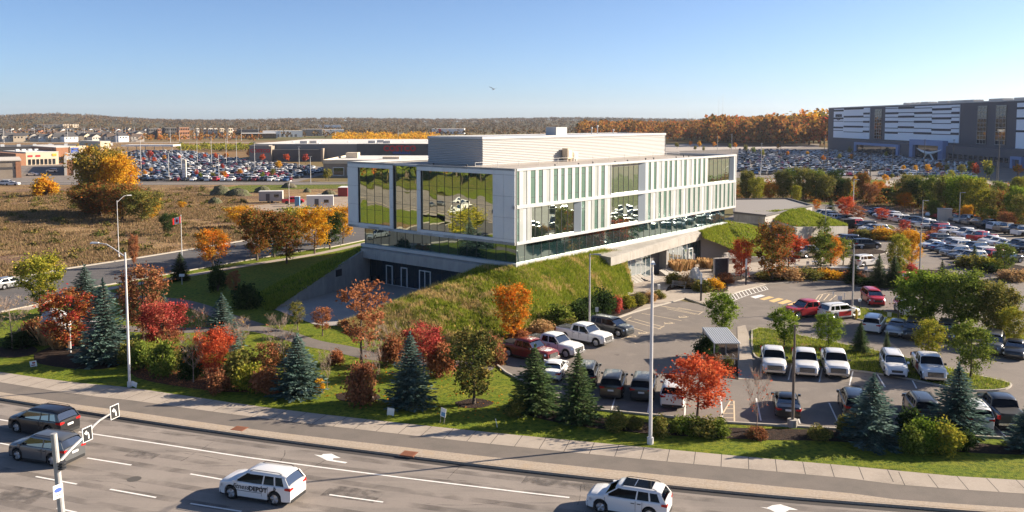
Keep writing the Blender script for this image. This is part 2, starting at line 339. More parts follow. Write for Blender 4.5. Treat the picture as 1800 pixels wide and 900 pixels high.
def put_text(name, s, size, m, parent, matrix, bold=False, depth=.01, shear=0):
    me = text_mesh(s, size, depth, bold)
    if shear:
        for v in me.vertices: v.co.x += v.co.y*shear
    me.materials.clear(); me.materials.append(m); o = link(name, me, parent); o.matrix_local = matrix; return o
# ================================================================== GROUND
kerb_px = [(0, 699), (225, 734), (450, 766), (675, 795), (900, 822.5), (1125, 847), (1350, 869), (1575, 887), (1800, 903)]
kd = [tuple(G(*p))[:2] for p in kerb_px]
def chain(px): return [tuple(G(*p))[:2] for p in px]
LEFT_EXT = [(-330, 232), (-250, 176), (-180, 134), (-120, 102), (-82, 85), (-58, 75.5)]
RIGHT_EXT = [(45, 45.5), (75, 40.5), (120, 33), (220, 18)]
kline = dens(LEFT_EXT[:-1]+[(-60, 74)]+kd+RIGHT_EXT, 5)
kline = dens(LEFT_EXT[:-1]+[(kd[0][0]-14, kd[0][1]+5.6)]+kd+RIGHT_EXT, 5)
NW, NA, NP_ = 1.55, 2.25, 1.25   # sidewalk, asphalt path, paver strip widths (left side = away from the camera is +)
far_e = [(-9000, 6000), (-9000, 12000), (9000, 12000), (9000, -400)]
back = list(reversed(kline))
# low base everywhere, raised land beyond the kerb
o = sheet('ground', [(-12000, -6000), (12000, -6000), (12000, 14000), (-12000, 14000)], -.30, M['far'])
land = [tuple(p) for p in off(kline, .10)]
sheet('far_ground', land+[(9000, -400), (9000, 12000), (-9000, 12000), (-9000, 6000)], -.03, M['far'])
sheet('boulevard_road', off(kline, .12)+list(reversed(off(kline, -30))), -.16, M['road'])
mb = MB(); a = off(kline, .16); b = off(kline, -.02)
for i in range(len(kline)-1):
    mb.add([(*b[i], -.17), (*b[i+1], -.17), (*a[i+1], -.17), (*a[i], -.17), (*b[i], .0), (*b[i+1], .0), (*a[i+1], .0), (*a[i], .0)], [(4, 5, 6, 7), (0, 1, 5, 4)])
tag(mb.build('boulevard_kerb', M['paver']), kind='structure')
mb = MB(); ribbon(mb, off(kline, -.3), .56, -.155); tag(mb.build('gutter_shade_strip', M['gutter_shade_and_joint']), kind='structure')  # dark strip along the gutter, painting in the shadow below the kerb
# strips: measured from the photograph
A_px = [(0, 654), (225, 681), (450, 714), (675, 740.5), (900, 764), (1125, 785.5), (1350, 806.5), (1575, 826), (1800, 844.5)]
B_px = [(0, 672), (225, 703), (450, 733.8), (675, 760), (900, 784.5), (1125, 807), (1350, 828), (1575, 848.5), (1800, 868)]
C_px = [(0, 689), (225, 723), (450, 755.5), (675, 782), (900, 807.6), (1125, 831), (1350, 853.5), (1575, 874.5), (1800, 893.5)]
def ext(pts, dl, dr):
    L = off(kline, dl); Rr = off(kline, dr)
    return [L[0], L[8], L[16]]+pts+[Rr[-8], Rr[-1]]
cA = dens(ext(chain(A_px), 5.3, 5.5), 4); cB = dens(ext(chain(B_px), 3.2, 3.2), 4); cC = dens(ext(chain(C_px), 1.3, 1.3), 4)
cK = off(kline, .14)
def rs2(pts, n=160):
    P_ = [Vector(p) for p in pts]; d = [0]
    for i in range(1, len(P_)): d.append(d[-1]+(P_[i]-P_[i-1]).length)
    out = []; i = 0
    for k in range(n):
        q = d[-1]*k/(n-1)
        while i < len(d)-2 and d[i+1] < q: i += 1
        out.append(tuple(P_[i].lerp(P_[i+1], (q-d[i])/max(1e-6, d[i+1]-d[i]))))
    return out
def strip2(name, a, b, z, m):
    a, b = rs2(a), rs2(b); mb = MB()
    for i in range(len(a)-1): mb.quad((*b[i], z), (*b[i+1], z), (*a[i+1], z), (*a[i], z))
    tag(mb.build(name, m), kind='structure')
strip2('sidewalk', cA, cB, .012, M['walk']); strip2('asphalt_path', cB, cC, .006, M['path']); strip2('paver_strip', cC, cK, .010, M['paver'])
mb = MB()   # joints of the sidewalk
la = 0
for i in range(len(cA)-1):
    p = Vector(cA[i]); q = Vector(cA[i+1]); d = (q-p).length
    s = 0
    while la+s < (la//1.7+1)*1.7+1e9:
        nxt = (math.floor((la+s)/1.7)+1)*1.7-la
        if nxt > d: break
        c = p.lerp(q, nxt/d); t = (q-p).normalized(); nn = Vector((t.y, -t.x)); w = Vector(cB[i])-Vector(cA[i]); w = abs(w.dot(nn)); mb.quad((*(c-t*.02), .016), (*(c-t*.02+nn*w), .016), (*(c+t*.02+nn*w), .016), (*(c+t*.02), .016)); s = nxt+1e-4
    la += d
tag(mb.build('sidewalk_joints', M['joint'] if False else M['gutter_shade_and_joint']), kind='structure')
# lawn between the sidewalk and everything else
lawn = cA + [(220, 60), (220, 95), (60, 95)] + GP([(1240, 560), (1100, 520), (1000, 480)]) + [(5, 110), (-20, 125), (-26, 175)] + GP([(560, 436), (450, 455), (300, 480), (222, 496), (160, 508), (0, 552)]) + [(-78, 93)]
sheet('lawn', lawn, 0.0, M['lawn'])
# the wide dry field beyond the side road, back to the shopping road
sheet('dry_field', [(-400, 300), (-300, 232), (-120, 112), (-88, 92)]+GP([(0, 491), (115, 472), (250, 453), (450, 421), (600, 397)])+[(-20, 215), (-6, 255), (-6, 304), (-300, 303), (-400, 303)], .0, M['field'])
# side road
far = GP([(0, 491), (115, 473), (250, 452.5), (450, 420), (600, 396)]); near = GP([(0, 549), (160, 507), (222, 495.5), (450, 455), (560, 437), (600, 431)])
fr = [(-92, 84)]+[tuple(p) for p in far]+[(-18, 216), (-4, 262), (-2, 303)]; nr = [(-78, 78)]+[tuple(p) for p in near]+[(-14, 190), (4, 235), (8, 303)]
fr = [(-96, 90)]+fr[1:]; nr = [(-76, 86)]+nr[1:]
fr = dens(fr, 4); nr = dens(nr, 4)
sheet('side_road', fr+nr[::-1], .02, M['sideroad'])
mb = MB(); kerb(mb, off(fr, -.1), .45, -.02, .15); tag(mb.build('side_road_far_kerb', M['kerb']), kind='structure')
mb = MB(); kerb(mb, off(nr, -.05), .2, -.02, .13); tag(mb.build('side_road_near_kerb', M['kerb']), kind='structure')
mb = MB(); ribbon(mb, dens(GP([(40, 545), (110, 526), (200, 506), (300, 490), (450, 464), (560, 446)])+[(-25, 160)], 4), 1.7, .03); tag(mb.build('side_walk', M['walk']), kind='structure')
# garden paths
mb = MB(); ribbon(mb, dens(GP([(120, 563), (175, 572), (215, 577), (290, 581), (350, 580), (410, 576), (450, 578), (500, 588), (547, 603), (600, 613), (650, 625), (720, 634), (800, 640), (870, 645)]), 4), 2.3, .012); tag(mb.build('garden_path', M['path']), kind='structure')
mb = MB(); ribbon(mb, dens(GP([(175, 516), (225, 522), (300, 528), (345, 538), (380, 551), (425, 566), (450, 574)]), 4), 2.3, .016); tag(mb.build('garden_path', M['path']), kind='structure')
# terrace in front of the garden level
sheet('terrace', GP([(480, 543), (556, 572), (600, 573), (640, 562)])+[tuple(LW(2.2, 3))[:2], tuple(LW(2.2, 27.3))[:2]], .03, M['terrace'])
# ---- parking lots on the right
lotpoly = GP([(1800, 772), (1485, 755), (1350, 746), (1281, 742), (1150, 729), (1029, 718), (960, 692), (890, 655), (868, 636), (884, 598), (960, 585), (1020, 575), (1100, 548), (1187, 527), (1240, 537), (1275, 519), (1345, 500), (1420, 492), (1500, 497), (1560, 504), (1590, 506)])+[(56, 116), (58, 150), (62, 170), (66, 200), (70, 226), (90, 232), (104, 215), (112, 150), (130, 110), (140, 60), (60, 54.5)]
sheet('parking_lot', lotpoly, .02, M['lot'])
sheet('rear_drive', GP([(1294, 440), (1420, 425), (1500, 405)])+[(80, 215), (62, 225), (50, 200), (42, 150)], .024, M['lot'])
plaza = GP([(1040, 574), (1110, 549), (1150, 538), (1187, 529), (1205, 523), (1240, 536), (1275, 518), (1345, 499), (1430, 491), (1500, 494), (1545, 497), (1580, 470), (1480, 452), (1420, 449), (1340, 457)])+[tuple(LW(45, -.6))[:2], tuple(LW(22, -.6))[:2], tuple(LW(17, -4.5))[:2], tuple(G(1090, 530))[:2], tuple(G(1030, 556))[:2], tuple(G(960, 582))[:2]]
sheet('plaza', plaza, .034, M['walk'])
mb = MB(); kerb(mb, GP([(880, 601), (960, 588), (1040, 576), (1110, 551), (1150, 540), (1187, 530), (1205, 525), (1240, 538), (1275, 520), (1345, 501), (1430, 493), (1500, 497), (1590, 504)]), .2, 0, .14)
kerb(mb, GP([(868, 638), (890, 656), (960, 693), (1029, 719), (1150, 731), (1281, 744), (1350, 748), (1485, 756), (1800, 773)]), .18, 0, .14); tag(mb.build('lot_kerb', M['kerb']), kind='structure')
sheet('mound_mulch', GP([(960, 584), (1040, 573), (1110, 548), (1160, 522), (1130, 513), (1100, 520), (1000, 552)]), .045, M['mulch'])
# planted islands: grass or mulch with kerbs round them
def island(px, m, name='planting_island', rough=False):
    pts = GP(px); pts = dens(pts+[pts[0]], 3)[:-1]
    sheet(name, pts, .12, m); kb = MB(); kerb(kb, pts, .16, 0, .14, closed=True); tag(kb.build('island_kerb', M['kerb']), kind='structure')
    return pts
ISL = []
ISL.append(island([(1322, 582), (1342, 578), (1400, 590), (1470, 604), (1540, 618), (1600, 632), (1690, 655), (1765, 672), (1776, 680), (1755, 687), (1690, 686), (1600, 668), (1520, 655), (1430, 645), (1340, 634), (1323, 615)], M['rough']))
ISL.append(island([(1490, 546), (1520, 543), (1610, 560), (1720, 580), (1830, 596), (1835, 612), (1740, 603), (1650, 586), (1560, 571), (1500, 560)], M['rough']))
ISL.append(island([(1505, 507), (1560, 503), (1600, 496), (1655, 483), (1668, 479), (1662, 477), (1630, 475), (1590, 477), (1540, 488)], M['mulch']))
ISL.append(island([(1435, 441), (1470, 435), (1520, 437), (1556, 442), (1553, 447), (1520, 450), (1470, 448)], M['mulch']))
ISL.append(island([(1490, 412), (1540, 408), (1640, 417), (1650, 421), (1560, 425), (1500, 421)], M['mulch']))
ISL.append(island([(1680, 458), (1720, 455), (1760, 462), (1830, 476), (1840, 495), (1790, 492), (1730, 475)], M['mulch']))
ISL.append(island([(1510, 398), (1560, 396), (1575, 403), (1560, 410), (1510, 408)], M['rough']))
for px in ([(1170, 513), (1200, 508), (1262, 515), (1280, 508), (1268, 495), (1215, 488), (1180, 500)], [(1310, 492), (1345, 498), (1430, 488), (1540, 492), (1545, 482), (1480, 470), (1400, 474), (1330, 480)], [(1262, 488), (1300, 484), (1310, 490), (1272, 497)]):
    tag(sheet('planting_bed', dens(GP(px)+[GP(px)[0]], 3)[:-1], .05, M['mulch']), kind='structure')
# mulch under the boulevard planting
for px in ([(60, 622), (110, 606), (200, 618), (215, 640), (160, 650), (70, 640)], [(225, 640), (300, 632), (440, 648), (480, 672), (430, 690), (330, 682), (240, 664)], [(0, 610), (40, 606), (66, 614), (50, 626), (0, 628)], [(910, 712), (980, 706), (1060, 735), (1290, 752), (1480, 757), (1700, 777), (1800, 790), (1800, 800), (1640, 792), (1480, 777), (1300, 772), (1130, 762), (990, 745), (920, 727)],
           [(800, 707), (835, 700), (868, 708), (845, 717), (808, 716)], [(590, 693), (640, 686), (670, 699), (640, 707), (598, 704)], [(465, 535), (485, 532), (500, 540), (480, 546)]):
    tag(sheet('mulch_bed', dens(GP(px)+[GP(px)[0]], 3)[:-1], .02, M['mulch'] if px[0][0] != 225 else M['litter']), kind='structure')
tag(sheet('gravel_yard', GP([(430, 372), (560, 376), (640, 378), (680, 345), (560, 340), (540, 352), (440, 362)]), .012, M['gravel']), kind='structure')
tag(sheet('green_strip', GP([(350, 336), (420, 326), (700, 322), (700, 330), (500, 333), (380, 345)]), .012, M['rough']), kind='structure')
# ---- shopping road and lots further off
sheet('shopping_road', [(-500, 303), (60, 303), (60, 313), (-500, 313)], .01, M['lot'])
mb = MB(); kerb(mb, [(-500, 314), (60, 314)], 1.2, 0, .12); kerb(mb, [(-500, 302), (60, 302)], .5, 0, .12); tag(mb.build('shopping_road_kerb', M['kerb']), kind='structure')
sheet('shopping_lot', [(-420, 316), (-78, 316), (-78, 400), (-130, 478), (-250, 640), (-420, 640)], .01, M['lot'])
sheet('meadow', [(-700, 645), (-150, 645), (-150, 900), (-900, 900)], .0, M['field'])
sheet('distant_road', [(-1200, 905), (-200, 905), (-200, 925), (-1200, 925)], .02, M['walk'])
# warehouse lot, its drive and the brush land between
sheet('brush_land', GP([(1300, 352), (1380, 352), (1480, 362), (1560, 372), (1700, 398), (1830, 425)])+[(180, 130), (240, 200), (240, 280), (60, 300), (20, 230)], .005, M['rough'])
sheet('warehouse_lot', [(70, 345), (175, 318), (262, 318), (262, 760), (120, 760), (60, 600)], .012, M['lot'])
sheet('warehouse_drive', [(95, 300), (150, 288), (250, 262), (300, 262), (300, 285), (175, 318), (120, 330), (90, 330)], .016, M['walk'])
sheet('drive_verge', GP([(1440, 322), (1500, 316), (1556, 316), (1558, 322), (1540, 328), (1460, 327)]), .02, M['rough'])
sheet('overflow_lot', GP([(1170, 266), (1300, 262), (1440, 258), (1440, 253), (1300, 251), (1170, 254)]), .02, M['roofgravel'])
# ------------------------------------------------------------------ road paint
RZ = -.156
def GR(x, y): return G(x, y, -.16)
mb = MB(); ribbon(mb, dens([tuple(GR(*p))[:2] for p in [(138, 759), (290, 781.5), (450, 806), (675, 835.5), (900, 863), (1001, 874.5)]], 4), .15, RZ); ribbon(mb, [tuple(GR(*p))[:2] for p in [(-40, 731), (21, 741)]], .15, RZ)
for a_, b_ in [((-10, 777), (31, 785)), ((153, 805), (231, 817.5)), ((334.5, 833), (396, 843.6)), ((579, 869.5), (673.5, 882.6)), ((63, 837.6), (135, 851)), ((193.5, 860), (274.5, 874.5)), ((334.5, 885), (424.5, 899)), ((100, 893), (135, 901)), ((830, 903), (920, 914))]:
    ribbon(mb, [tuple(GR(*a_))[:2], tuple(GR(*b_))[:2]], .14, RZ)
tag(mb.build('lane_markings', M['paint']), kind='structure')
def poly_mark(name, px, m, z=RZ, zz=-.16, grp=None):
    mbx = MB(); pts = [tuple(G(x, y, zz))[:2] for x, y in px]; n = len(pts); ar = sum(pts[i][0]*pts[(i+1) % n][1]-pts[(i+1) % n][0]*pts[i][1] for i in range(n))
    if ar < 0: pts = pts[::-1]
    mbx.add([(*p, z) for p in pts], [tuple(range(n))]); return tag(mbx.build(name, m), kind='structure')
poly_mark('arrow_marking', [(552, 799), (565, 800.5), (568, 798), (583, 797.5), (590, 801), (599, 805), (586, 805.5), (585, 808.5), (611, 812.5), (607, 814.5), (575, 809.5), (563, 803.5)], M['paint'])
poly_mark('arrow_marking', [(1336, 891), (1348, 892.5), (1358, 888), (1372, 886.5), (1383, 890), (1403, 896.5), (1388, 896), (1380, 900), (1420, 906), (1410, 909), (1366, 902), (1352, 895)], M['paint'])
mb = MB(); c = G(236, 842, -.16); mb.tube([(c.x, c.y, -.18), (c.x, c.y, -.152)], .42, 24); tag(mb.build('manhole_cover', M['manhole']), 'round iron manhole cover in the boulevard lane', 'manhole')
mb = MB(); ring = []
for (x, y), lab in (((421, 753.5), 'left rusty kerb drain grate in the paver strip'), ((719, 797.5), 'right rusty kerb drain grate in the paver strip')):
    g = G(x, y, 0); t = Vector((1, -.32)).normalized(); mbx = MB(); nrm = Vector((-t.y, t.x))
    for k in range(5): 
        c2 = Vector((g.x, g.y))+nrm*(-.32+k*.15); mbx.prism([tuple(c2-t*.42-nrm*.055), tuple(c2+t*.42-nrm*.055), tuple(c2+t*.42+nrm*.055), tuple(c2-t*.42+nrm*.055)], .0, .03)
    mbx.prism([tuple(Vector((g.x, g.y))+t*a_+nrm*b_) for a_, b_ in ((-.5, -.42), (.5, -.42), (.5, .42), (-.5, .42))], -.05, .018)
    tag(mbx.build('drain_grate', M['rust']), lab, 'drain', 'kerb drains along the boulevard')
# parking bay lines
UD = Vector((CU.x, CU.y)); ND = Vector((-CV.x, -CV.y))
mb = MB()
ZL = .026
def line(mbx, p, q, w=.11, z=ZL): ribbon(mbx, [tuple(Vector(p[:2])), tuple(Vector(q[:2]))], w, z)
FRD = Vector((.978, -.208)); FRN = Vector((.208, .978))       # front row direction and heading
f0 = Vector(tuple(G(1045, 722))[:2])
for k in range(16):
    p = f0+FRD*(k*2.75-1.5); line(mb, p+FRN*.3, p+FRN*5.6)
for (x0, y0, x1, y1) in [(1386, 668, 1392, 640), (1440, 672, 1446, 646), (1493, 678, 1500, 650), (1556, 681, 1537, 650), (1611, 683, 1598, 658), (1337, 663, 1338, 640)]:
    line(mb, G(x0, y0), G(x1, y1))
tag(mb.build('bay_lines', M['paint']), kind='structure')
mb = MB()
for seg in [(1214, 737, 1282, 705), (1306, 741, 1291, 705), (1282, 705, 1291, 705), (1223, 734, 1303, 734), (1236, 725, 1300, 725), (1251, 718, 1297, 718), (1265, 711, 1294, 711)]: pass
for (x0, y0, x1, y1) in [(1265, 737, 1284, 705), (1291, 741, 1290, 705), (1284, 705, 1290, 705), (1267, 735, 1290, 735), (1272, 727, 1290, 727), (1277, 719, 1290, 719), (1281, 712, 1290, 712)]: line(mb, G(x0, y0), G(x1, y1))
for (x0, y0, x1, y1) in [(1100, 562, 1162, 579), (1157, 579, 1168, 573), (1100, 562, 1110, 557), (1115, 561, 1166, 575), (1162, 538, 1228, 553), (1228, 553, 1236, 548), (1168, 539, 1236, 549), (1172, 543, 1222, 553), (1128, 551, 1198, 564), (1094, 571, 1130, 582), (1070, 588, 1118, 604), (1192, 541, 1215, 545), (1440, 519, 1452, 516), (1440, 519, 1434, 527), (1452, 516, 1470, 519), (1470, 519, 1458, 529), (1446, 518, 1440, 527), (1458, 517, 1448, 528)]: line(mb, G(x0, y0), G(x1, y1))
tag(mb.build('hatched_bay_lines', M['paint_y']), kind='structure')
# wheelchair signs on the bays: a small ring, a body and a bar
for (x, y) in ((1200, 557), (1175, 568), (1130, 585), (1110, 591)):
    g = G(x, y); mbx = MB(); c2 = Vector((g.x, g.y))
    for k in range(14):
        if 2 < k < 6: continue
        a0, a1 = 2*math.pi*k/14, 2*math.pi*(k+1)/14
        mbx.quad(*[(*(c2+Vector((math.cos(t), math.sin(t)))*r_), ZL) for t, r_ in ((a0, .36), (a1, .36), (a1, .48), (a0, .48))][::1])
    for a_, b_, w_ in (((-.05, .1), (-.05, .8), .12), ((-.05, .35), (.35, .35), .1), ((.0, .12), (.42, .12), .1), ((.42, .12), (.55, -.4), .1)):
        ribbon(mbx, [tuple(c2+UD*a_[1]*-1+ND*a_[0]), tuple(c2+UD*b_[1]*-1+ND*b_[0])], w_, ZL+.001)
    tag(mbx.build('wheelchair_marking', M['paint_y']), kind='structure')
# raised crossing with wide ochre bars, grating stripes at the drop kerb
for px in ([(1319, 522), (1337, 518), (1345, 520), (1328, 525)], [(1335, 526), (1352, 521), (1361, 523), (1343, 528)], [(1351, 529), (1368, 524), (1378, 526), (1360, 532)], [(1366, 533), (1383, 527), (1393, 530), (1376, 535)], [(1383, 536), (1400, 530), (1410, 533), (1393, 538)]):
    poly_mark('crossing_bar', px, M['paint_o'] if px[0][0] > 1330 else M['paint'], ZL, 0)
ca = dens([Vector(q) for q in GP([(1281, 521), (1310, 511), (1345, 504)])], 6); cb = dens([Vector(q) for q in GP([(1287, 530), (1316, 519), (1350, 509)])], 6)
mb = MB()
for i in range(len(ca)): line(mb, ca[i], cb[i], .12, .04)
for ch in (ca, cb): ribbon(mb, [tuple(p) for p in ch], .10, .041)
tag(mb.build('drop_kerb_grating', M['paint']), kind='structure')
# upper lots: bay lines of the long rows
mb = MB()
for k in range(24): line(mb, (84, 140+k*2.75), (89.5, 139+k*2.75)); line(mb, (70.5, 130+k*2.75*.6), (75.5, 129+k*2.75*.6)) if k < 16 else None
tag(mb.build('bay_lines', M['paint']), kind='structure')

# beyond the left edge of the photo: lawn south of the boulevard, a path and a service lane, all mirrored in the glass
sheet('lawn', [(-95, 55), (-100, 68), (-140, 80), (-190, 100), (-260, 140), (-330, 180), (-330, 0), (-100, 0)], -.15, M['lawn'])
sheet('service_lane', [(-118, 0), (-128, 40), (-134, 74), (-144, 78), (-138, 40), (-128, 0)], -.14, M['walk'])
sheet('lawn', [(-86, 98), (-90, 127), (-118, 156), (-185, 192), (-185, 139), (-120, 106)], .02, M['lawn'])
sheet('meadow', [(-175, 10), (-178, 92), (-190, 98), (-260, 134), (-260, 10)], -.145, M['rough'])

# wear of the carriageway: tyre tracks, sealed cracks, patches, oil spots
mb = MB()
for d_ in (-1.2, -2.9, -4.8, -6.5, -8.4, -10.1, -12.0, -13.7, -15.6, -17.3): ribbon(mb, off(kline, d_), .62, -.1585)
tag(mb.build('tyre_tracks', M['wear']), kind='structure')
rw = random.Random(4); mb = MB()
for k in range(26):
    i = rw.randint(28, len(kline)-30); base_ = Vector(kline[i]); d_ = -rw.uniform(1.0, 18); t_ = (Vector(kline[i+1])-base_).normalized(); nn = Vector((-t_.y, t_.x)); p = base_+nn*d_; pts = [tuple(p)]; a_ = rw.choice([0, 0, 1.4, 1.6])
    for q in range(rw.randint(6, 14)): a_ += rw.uniform(-.35, .35)*.5; p = p+(t_*math.cos(a_)+nn*math.sin(a_))*rw.uniform(.3, .8); pts.append(tuple(p))
    ribbon(mb, pts, .045, -.1575)
tag(mb.build('sealed_cracks', M['crack']), kind='structure')
mb = MB()
for (x, y, w_, l_) in ((620, 868, 1.6, 3.5), (250, 800, 1.0, 2.2), (990, 850, 1.4, 5), (40, 870, 1.8, 3)):
    g = GR(x, y); t_ = Vector((.95, -.3)); nn = Vector((.3, .95)); c2 = Vector((g.x, g.y)); mb.quad(*[(*(c2+t_*a*l_/2+nn*b*w_/2), -.1578) for a, b in ((-1, -1), (1, -1), (1, 1), (-1, 1))])
tag(mb.build('asphalt_patches', M['patch']), kind='structure')
mb = MB()
for k in range(60):
    x, y = rw.uniform(900, 1780), rw.uniform(520, 740); g = G(x, y); r_ = rw.uniform(.15, .6)
    if y > 700 or (x > 1250 and 575 < y < 650) or x < 1000: continue
    mb.add([(g.x+r_*math.cos(a*.785)*rw.uniform(.7, 1.2), g.y+r_*math.sin(a*.785)*rw.uniform(.7, 1.2), .0225) for a in range(8)], [tuple(range(8))])
tag(mb.build('oil_spots', M['patch']), kind='structure')
# ================================================================== OFFICE BUILDING
rnd = random.Random(7)
LU, LV, ZT, ZB = 58.1, 29.5, 16.54, 7.66
B = thing('office_building', 'white boxed four storey office block with mirrored windows on green berms', 'office building', C0, BROT)
def bb(name, mats, boxes, label=None, parent=B):
    mb = MB()
    for b_ in boxes: mb.box(*b_)
    return mb.build(name, mats, parent, label=label)
def FU(c): return ONY(900+c/3.6, 330, 0)[0]
# slabs and parapet
bb('floor_slab', M['panel'], [(0, LU, 0, .5, 11.87, 12.27)])
bb('floor_slab', M['panel'], [(0, LU, 0, LV, ZB, 7.99)])
bb('parapet', M['panel'], [(0, LU, 0, .45, 16.25, ZT), (0, LU, LV-.45, LV, 16.25, ZT), (LU-.45, LU, .45, LV-.45, 16.25, ZT), (0, .45, .45, LV-.45, 16.3, ZT)])
bb('roof', M['roofgravel'], [(.45, LU-.45, .45, LV-.45, 15.9, 16.1)])
bb('side_wall', M['panel'], [(LU-.3, LU, .02, LV, 7.99, 16.25), (.4, LU-.3, LV-.3, LV, 7.99, 16.25)])
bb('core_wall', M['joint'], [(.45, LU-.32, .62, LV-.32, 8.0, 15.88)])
# west front: two framed boxes with a strip of glass between
def panes(name, fixed, axis, u0, u1, z0, z1, nu, nz, m, parent=B, tilt=.0022, mull=.05, mm=None):
    """glazing split in panes; each pane sits at its own very slight angle, as real glazing does"""
    mb = MB(); fr = MB()
    for i in range(nu):
        for j in range(nz):
            a0 = u0+(u1-u0)*i/nu; a1 = u0+(u1-u0)*(i+1)/nu; b0 = z0+(z1-z0)*j/nz; b1 = z0+(z1-z0)*(j+1)/nz
            t = rnd.gauss(0, tilt)*(a1-a0)/2; s = rnd.gauss(0, tilt)*(b1-b0)/2
            if axis == 'x': mb.quad((fixed+t+s, a1, b0), (fixed-t+s, a0, b0), (fixed-t-s, a0, b1), (fixed+t-s, a1, b1))
            else: mb.quad((a0, fixed+t+s, b0), (a1, fixed-t+s, b0), (a1, fixed-t-s, b1), (a0, fixed+t-s, b1))
    d = .035
    for i in range(0, nu+1):
        a = u0+(u1-u0)*i/nu
        if axis == 'x': fr.box(fixed-d, fixed+.02, a-mull/2, a+mull/2, z0, z1)
        else: fr.box(a-mull/2, a+mull/2, fixed-d, fixed+.02, z0, z1)
    for j in range(1, nz):
        b_ = z0+(z1-z0)*j/nz
        if axis == 'x': fr.box(fixed-d*.7, fixed+.02, u0, u1, b_-mull/2.5, b_+mull/2.5)
        else: fr.box(u0, u1, fixed-d*.7, fixed+.02, b_-mull/2.5, b_+mull/2.5)
    w = mb.build(name, m, parent); fr.build('mullion', mm or M['dark'], w); return w
panes('picture_window', .22, 'x', 21.18, 27.4, 8.33, 15.8, 4, 4, M['g_mirror'], mull=.03)
panes('picture_window', .22, 'x', 3.38, 15.4, 8.33, 15.8, 9, 4, M['g_mirror'], mull=.03)
panes('glass_strip', .30, 'x', 16.15, 20.45, 8.0, 16.25, 3, 5, M['g_mirror'], mull=.03)
mb = MB(); back_ = MB(); g_ = .03
def cladding(y0, y1, z0, z1, hy0, hy1, hz0, hz1, ny):
    back_.box(.10, .40, y0, hy0, z0, z1); back_.box(.10, .40, hy1, y1, z0, z1); back_.box(.10, .40, hy0, hy1, z0, hz0); back_.box(.10, .40, hy0, hy1, hz1, z1)
    zs = [z0, hz0]+[hz0+(hz1-hz0)*k/3 for k in (1, 2)]+[hz1, z1]
    for a, b in ((y0, hy0), (hy1, y1)):
        n = max(1, round((b-a)/1.7))
        for k in range(n):
            for q in range(len(zs)-1): mb.box(0, .1, a+(b-a)*k/n+g_/2, a+(b-a)*(k+1)/n-g_/2, zs[q]+g_/2, zs[q+1]-g_/2)
    n = ny
    for k in range(n):
        for c, d in ((z0, hz0), (hz1, z1)): mb.box(0, .1, hy0+(hy1-hy0)*k/n+g_/2, hy0+(hy1-hy0)*(k+1)/n-g_/2, c+g_/2, d-g_/2)
cladding(0, 16.1, ZB, ZT, 3.38, 15.4, 8.33, 15.8, 6)
cladding(20.5, LV, ZB, ZT, 21.18, 27.4, 8.33, 15.8, 3)
mb.build('cladding', M['panel_s'], B); back_.build('cladding_backing', M['joint'], B)
# long front: glass strips between white fins, big windows
up = [(25, 48), (123, 150), (173, 197), (268, 292), (315, 334), (357, 382), (402, 426), (443, 467), (487, 508), (568, 588), 'B628,812,845', (866, 880), (900, 915), (967, 983), (998, 1012), (1030, 1044), (1090, 1105), (1152, 1165), (1180, 1193), (1210, 1222), 'B1238,1386,1403']
lo = [(25, 48), 'B123,405,440', (443, 465), (527, 547), (568, 588), 'B628,812,845', (866, 880), (932, 945), (964, 980), (996, 1008), (1060, 1073), (1118, 1130), (1150, 1160), (1180, 1190), (1235, 1247), (1290, 1300), (1315, 1325), (1342, 1350), (1368, 1378), (1393, 1402)]
for li, (lst, z0, z1) in enumerate(((up, 12.27, 16.25), (lo, 7.99, 11.87))):
    pan = MB(); fin = MB(); prev = .0
    def fill(a, b):
        if b-a < .05: return
        a += .03; b -= .03
        n = max(1, round((b-a)/.85))
        for k in range(n):
            q0 = a+(b-a)*k/n; q1 = a+(b-a)*(k+1)/n; dep = .06 if (k % 2 == 0) else .11
            pan.box(q0+.012, q1-.012, dep, .40, z0, z1, (k+li) % 2)
    for it in lst:
        if isinstance(it, str):
            a, b, c = [FU(float(q)) for q in it[1:].split(',')]
            fill(prev, a)
            panes('picture_window', .50, 'y', a, b+.25, z0, z1, max(3, round((b-a)/1.3)), 1, M['g_big'], mull=.05, mm=M['dark'])
            rv = MB(); rv.add([(b+.25, .5, z0), (c, .04, z0), (c, .04, z1), (b+.25, .5, z1)], [(0, 1, 2, 3)]); rv.box(c, c+.12, .04, .5, z0, z1); rv.build('window_reveal', M['shaded_reveal'], B)
            rl = MB(); rl.box(a, a+.1, .05, .5, z0, z1); rl.build('window_reveal', M['panel'], B)
            prev = c+.12
        else:
            a, b = FU(it[0]), FU(it[1]); fill(prev, a)
            w = bb('window', M['g_frit'], [(a-.03, b+.03, .12, .40, z0, z1)]); q = z0+(z1-z0)*(.78 if li == 0 else .75)
            bb('transom', M['dark'], [(a, b, .09, .12, q, q+.05), (a, b, .09, .12, z0+.75, z0+.80)], parent=w)
            prev = b
    fill(prev, LU-.3)
    pan.build('facade_panel', [M['panel'], M['infill']], B)
bb('end_fin', M['panel'], [(LU-.3, LU, -.0, .02, ZB+.34, 11.86)])
